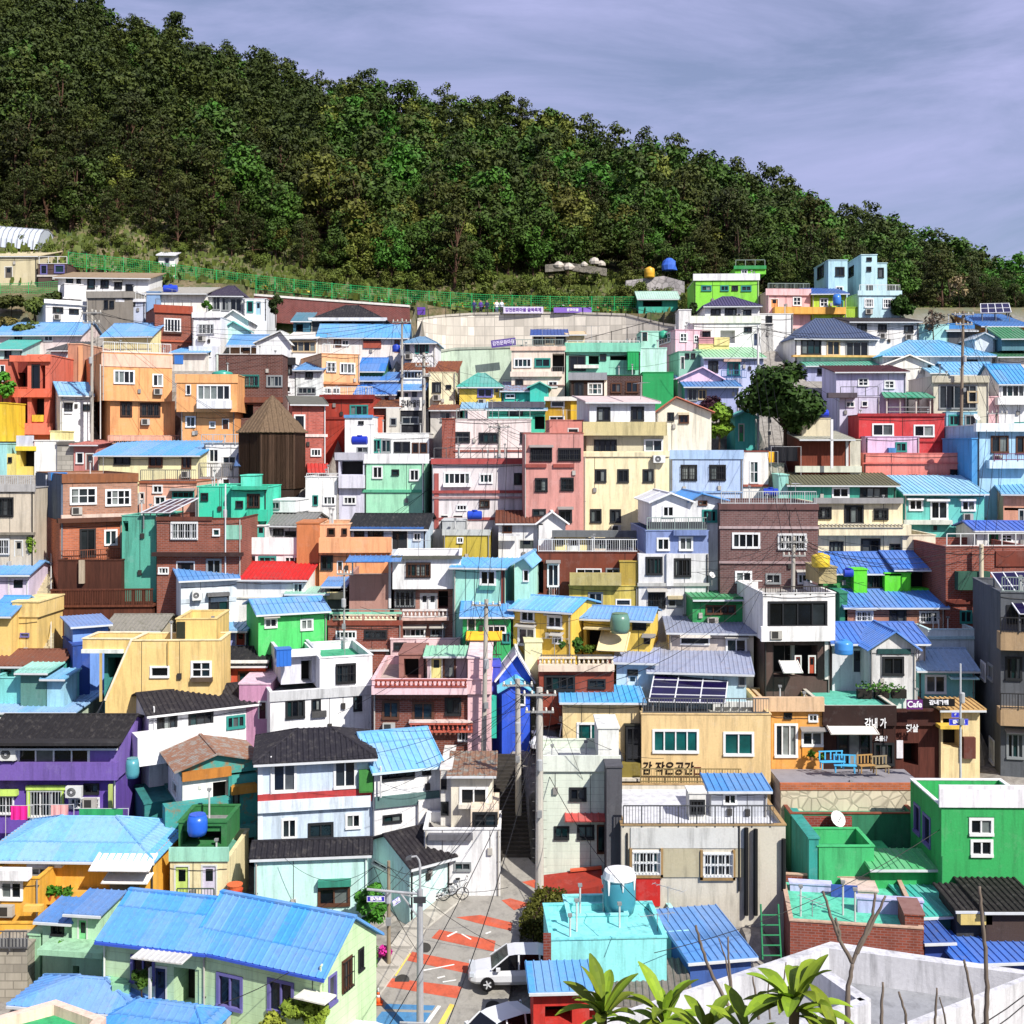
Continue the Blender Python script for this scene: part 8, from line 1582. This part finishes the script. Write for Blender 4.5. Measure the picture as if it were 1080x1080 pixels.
# clothes frame beside pole with blue basin
p = gp(px(800), py(270), .1); e = empty('drying_frame', p, 0, 'triangular metal drying frame by the pale green siding house', 'drying frame'); mb = MB()
for a, b in (((-.8, 0, 0), (-.4, 0, 1.3)), ((-.4, 0, 1.3), (1.2, 0, .4)), ((1.2, 0, .4), (1.2, 0, 0)), ((-.8, .5, 0), (-.4, .5, 1.3)), ((-.4, .5, 1.3), (1.2, .5, .4)), ((-.4, 0, 1.3), (-.4, .5, 1.3))): mb.bar(a, b, .025, M('flat:3a3c40'), 5)
mb.build('frame', e)
p = gp(px(775), py(262), .1); e = empty('plastic_tub', p, 0, 'bright blue plastic basin under the drying frame', 'plastic tub'); mb = MB(); mb.lathe((0, 0, 0), [(.4, 0), (.5, .35), (.54, .35), (.54, .4)], M('flat:3a4ae0'), 16); mb.build('basin', e)
# green ladder on the brick terrace
tile(620, 860, 220)
a, _ = hp('bricklav', 0, 0, 0) if False else (at(px(952), py(745), gy(1012) - 1.0), 0); e = empty('ladder', a, 0, 'green steel ladder against the low brick house', 'ladder'); s = a.y / F * TS; mb = MB(); m = M('flat:2f8a5a')
for x in (-48, 48): mb.bar((x * s, 0, 0), (x * s * .95, .5, 265 * s), .05, m, 6)
mb.build('rail', e); mb = MB()
for i in range(5): mb.bar((-48 * s, .1 * i, (20 + 48 * i) * s), (48 * s, .1 * i, (20 + 48 * i) * s), .035, m, 6)
mb.build('rung', e)
# canopy of the park pavilion at upper right
tile(800, 240)
Yp = gy(py(845)); a = at(px(588), py(752), Yp); s = Yp / F * TS; e = empty('pavilion', a, .05, 'open pavilion with green curved sheet roof beside the lavender house', 'pavilion'); mb = MB()
panel(mb, [(-105 * s, -1.6, 55 * s), (105 * s, -1.6, 55 * s), (90 * s, 0, 80 * s), (-90 * s, 0, 80 * s)], M('metal:2f9a72'), spacing=.5); panel(mb, [(105 * s, 1.6, 55 * s), (-105 * s, 1.6, 55 * s), (-90 * s, 0, 80 * s), (90 * s, 0, 80 * s)], M('metal:2f9a72'), spacing=.5); mb.build('roof', e)
for x in (-90, -35, 30, 88):
    for y in (-1.3, 1.3): mb = MB(); mb.bar((x * s, y, -3), (x * s, y, 58 * s), .08, M('flat:d8d0c4'), 6); mb.build('post', e)
mb = MB(); mb.box(-92 * s, 92 * s, -1.35, -1.3, .0, .08, M('flat:8a8c8e')); mb.box(-92 * s, 92 * s, -1.35, -1.3, .4, .48, M('flat:8a8c8e')); mb.build('bench_rail', e)
# tall black pipes on the grey beige house are its parts
h = HS['tangrey']; tile(520, 680); mb = MB()
for x, y0, y1 in ((1030, 745, 1100), (1068, 750, 1100), (1182, 790, 1000)):
    u, z1 = h.loc(x, y0, -.2); _, z0 = h.loc(x, y1, -.2); mb.bar((u, -.2, z0), (u, -.2, z1), .12, M('flat:1c1c1e'), 8)
mb.build('black_pipe', h.root)
# white long ladder tank details and mural shapes on the blue gable house

hg = HS['yellowslant']; tile(0, 460); mb = MB(); q = [hg.loc(428, 1078), hg.loc(548, 832), hg.loc(548, 1240), hg.loc(428, 1240)]; u1 = hg.boxes[0]['u0'] - .003; m = M('f4d184'); P = [(q[0][0], q[0][1]), (u1, hg.boxes[0]['z1'] + .05), (u1, -3), (q[0][0], -3)]
for n_ in (0.0, 2.6): mb.poly([(u, n_, z) for u, z in P], m)
for (ua, za), (ub, zb_) in zip(P, P[1:] + P[:1]): mb.poly([(ua, 0, za), (ub, 0, zb_), (ub, 2.6, zb_), (ua, 2.6, za)], m)
mb.build('slanted_wall', hg.root); mb = MB(); mb.bar((P[0][0], -.02, P[0][1] + .05), (P[1][0], -.02, P[1][1] + .05), .09, M('f8ecd0'), 4); mb.build('wall_coping', hg.root)

hg = HS['brickbig']; q0 = hg.boxes[0]; mb = MB(); mb.box(q0['u0'] - .12, q0['u0'] - .004, .02, q0['d'] - .05, -3.5, q0['z1'] - .02, M('dirty:56687e')); mb.build('side_wall', hg.root); mb = MB(); mb.bar((q0['u0'] - .2, q0['d'] * .5, -3), (q0['u0'] - .2, q0['d'] * .5, q0['z1'] - .1), .07, M('flat:d0d4d8'), 6); mb.build('drain_pipe', hg.root)
cam = bpy.data.cameras.new('camera'); co = bpy.data.objects.new('camera', cam); COL.objects.link(co)
co.location = (0, 0, 0); co.rotation_euler = (math.pi / 2, 0, 0)
cam.sensor_width = 36; cam.lens = 36 * F / 1080; cam.shift_y = (HY - 540) / 1080; cam.clip_end = 3000; cam.clip_start = .3
SC.camera = co
EL, AZ = math.radians(43), math.radians(40)      # sun height, and how far right of straight behind the camera
sd = Vector((math.sin(AZ) * math.cos(EL), -math.cos(AZ) * math.cos(EL), math.sin(EL)))
sl = bpy.data.lights.new('sun', 'SUN'); sl.energy = 4.9; sl.angle = math.radians(.5); sl.color = (1, .95, .87)
so_ = bpy.data.objects.new('sun', sl); COL.objects.link(so_); so_.rotation_euler = (-sd).to_track_quat('-Z', 'Y').to_euler()
w = bpy.data.worlds.new('World'); SC.world = w; w.use_nodes = True; nt = w.node_tree; bg = nt.nodes['Background']
sky = nt.nodes.new('ShaderNodeTexSky'); sky.sky_type = 'NISHITA'; sky.sun_disc = False; sky.sun_elevation = EL; sky.sun_rotation = math.atan2(sd.x, sd.y)
sky.air_density = 1.0; sky.dust_density = 1.0; sky.ozone_density = 3.0
tc = nt.nodes.new('ShaderNodeTexCoord'); mp = nt.nodes.new('ShaderNodeMapping'); mp.inputs['Scale'].default_value = (2.0, 2.0, 9.0); mp.inputs['Rotation'].default_value = (0, math.radians(-14), 0)
nt.links.new(tc.outputs['Generated'], mp.inputs[0])
n1 = nt.nodes.new('ShaderNodeTexNoise'); n1.inputs['Scale'].default_value = 1.6; n1.inputs['Detail'].default_value = 8; n1.inputs['Roughness'].default_value = .62; n1.inputs['Distortion'].default_value = .5
nt.links.new(mp.outputs[0], n1.inputs['Vector'])
rp = nt.nodes.new('ShaderNodeValToRGB'); rp.color_ramp.elements[0].position = .34; rp.color_ramp.elements[1].position = .66
rp.color_ramp.elements[0].color = (.36, .36, .36, 1); rp.color_ramp.elements[1].color = (.97, .97, .97, 1)
nt.links.new(n1.outputs[0], rp.inputs[0])
mx = nt.nodes.new('ShaderNodeMix'); mx.data_type = 'RGBA'; nt.links.new(rp.outputs[0], mx.inputs[0]); nt.links.new(sky.outputs[0], mx.inputs[6])
mx.inputs[7].default_value = (5.2, 5.5, 9.0, 1)
sz = nt.nodes.new('ShaderNodeSeparateXYZ'); nt.links.new(tc.outputs['Generated'], sz.inputs[0]); hz = nt.nodes.new('ShaderNodeMapRange'); hz.inputs[1].default_value = -.06; hz.inputs[2].default_value = .01; nt.links.new(sz.outputs[2], hz.inputs[0])
m2 = nt.nodes.new('ShaderNodeMix'); m2.data_type = 'RGBA'; nt.links.new(hz.outputs[0], m2.inputs[0]); m2.inputs[6].default_value = (.5, .55, .4, 1); nt.links.new(mx.outputs[2], m2.inputs[7])
nt.links.new(m2.outputs[2], bg.inputs[0]); bg.inputs[1].default_value = .07
SC.view_settings.view_transform = 'Standard'; SC.view_settings.look = 'None'; SC.view_settings.exposure = .45; SC.view_settings.gamma = 1
SC.cycles.max_bounces = 5; SC.cycles.diffuse_bounces = 3; SC.cycles.glossy_bounces = 2; SC.cycles.transparent_max_bounces = 4
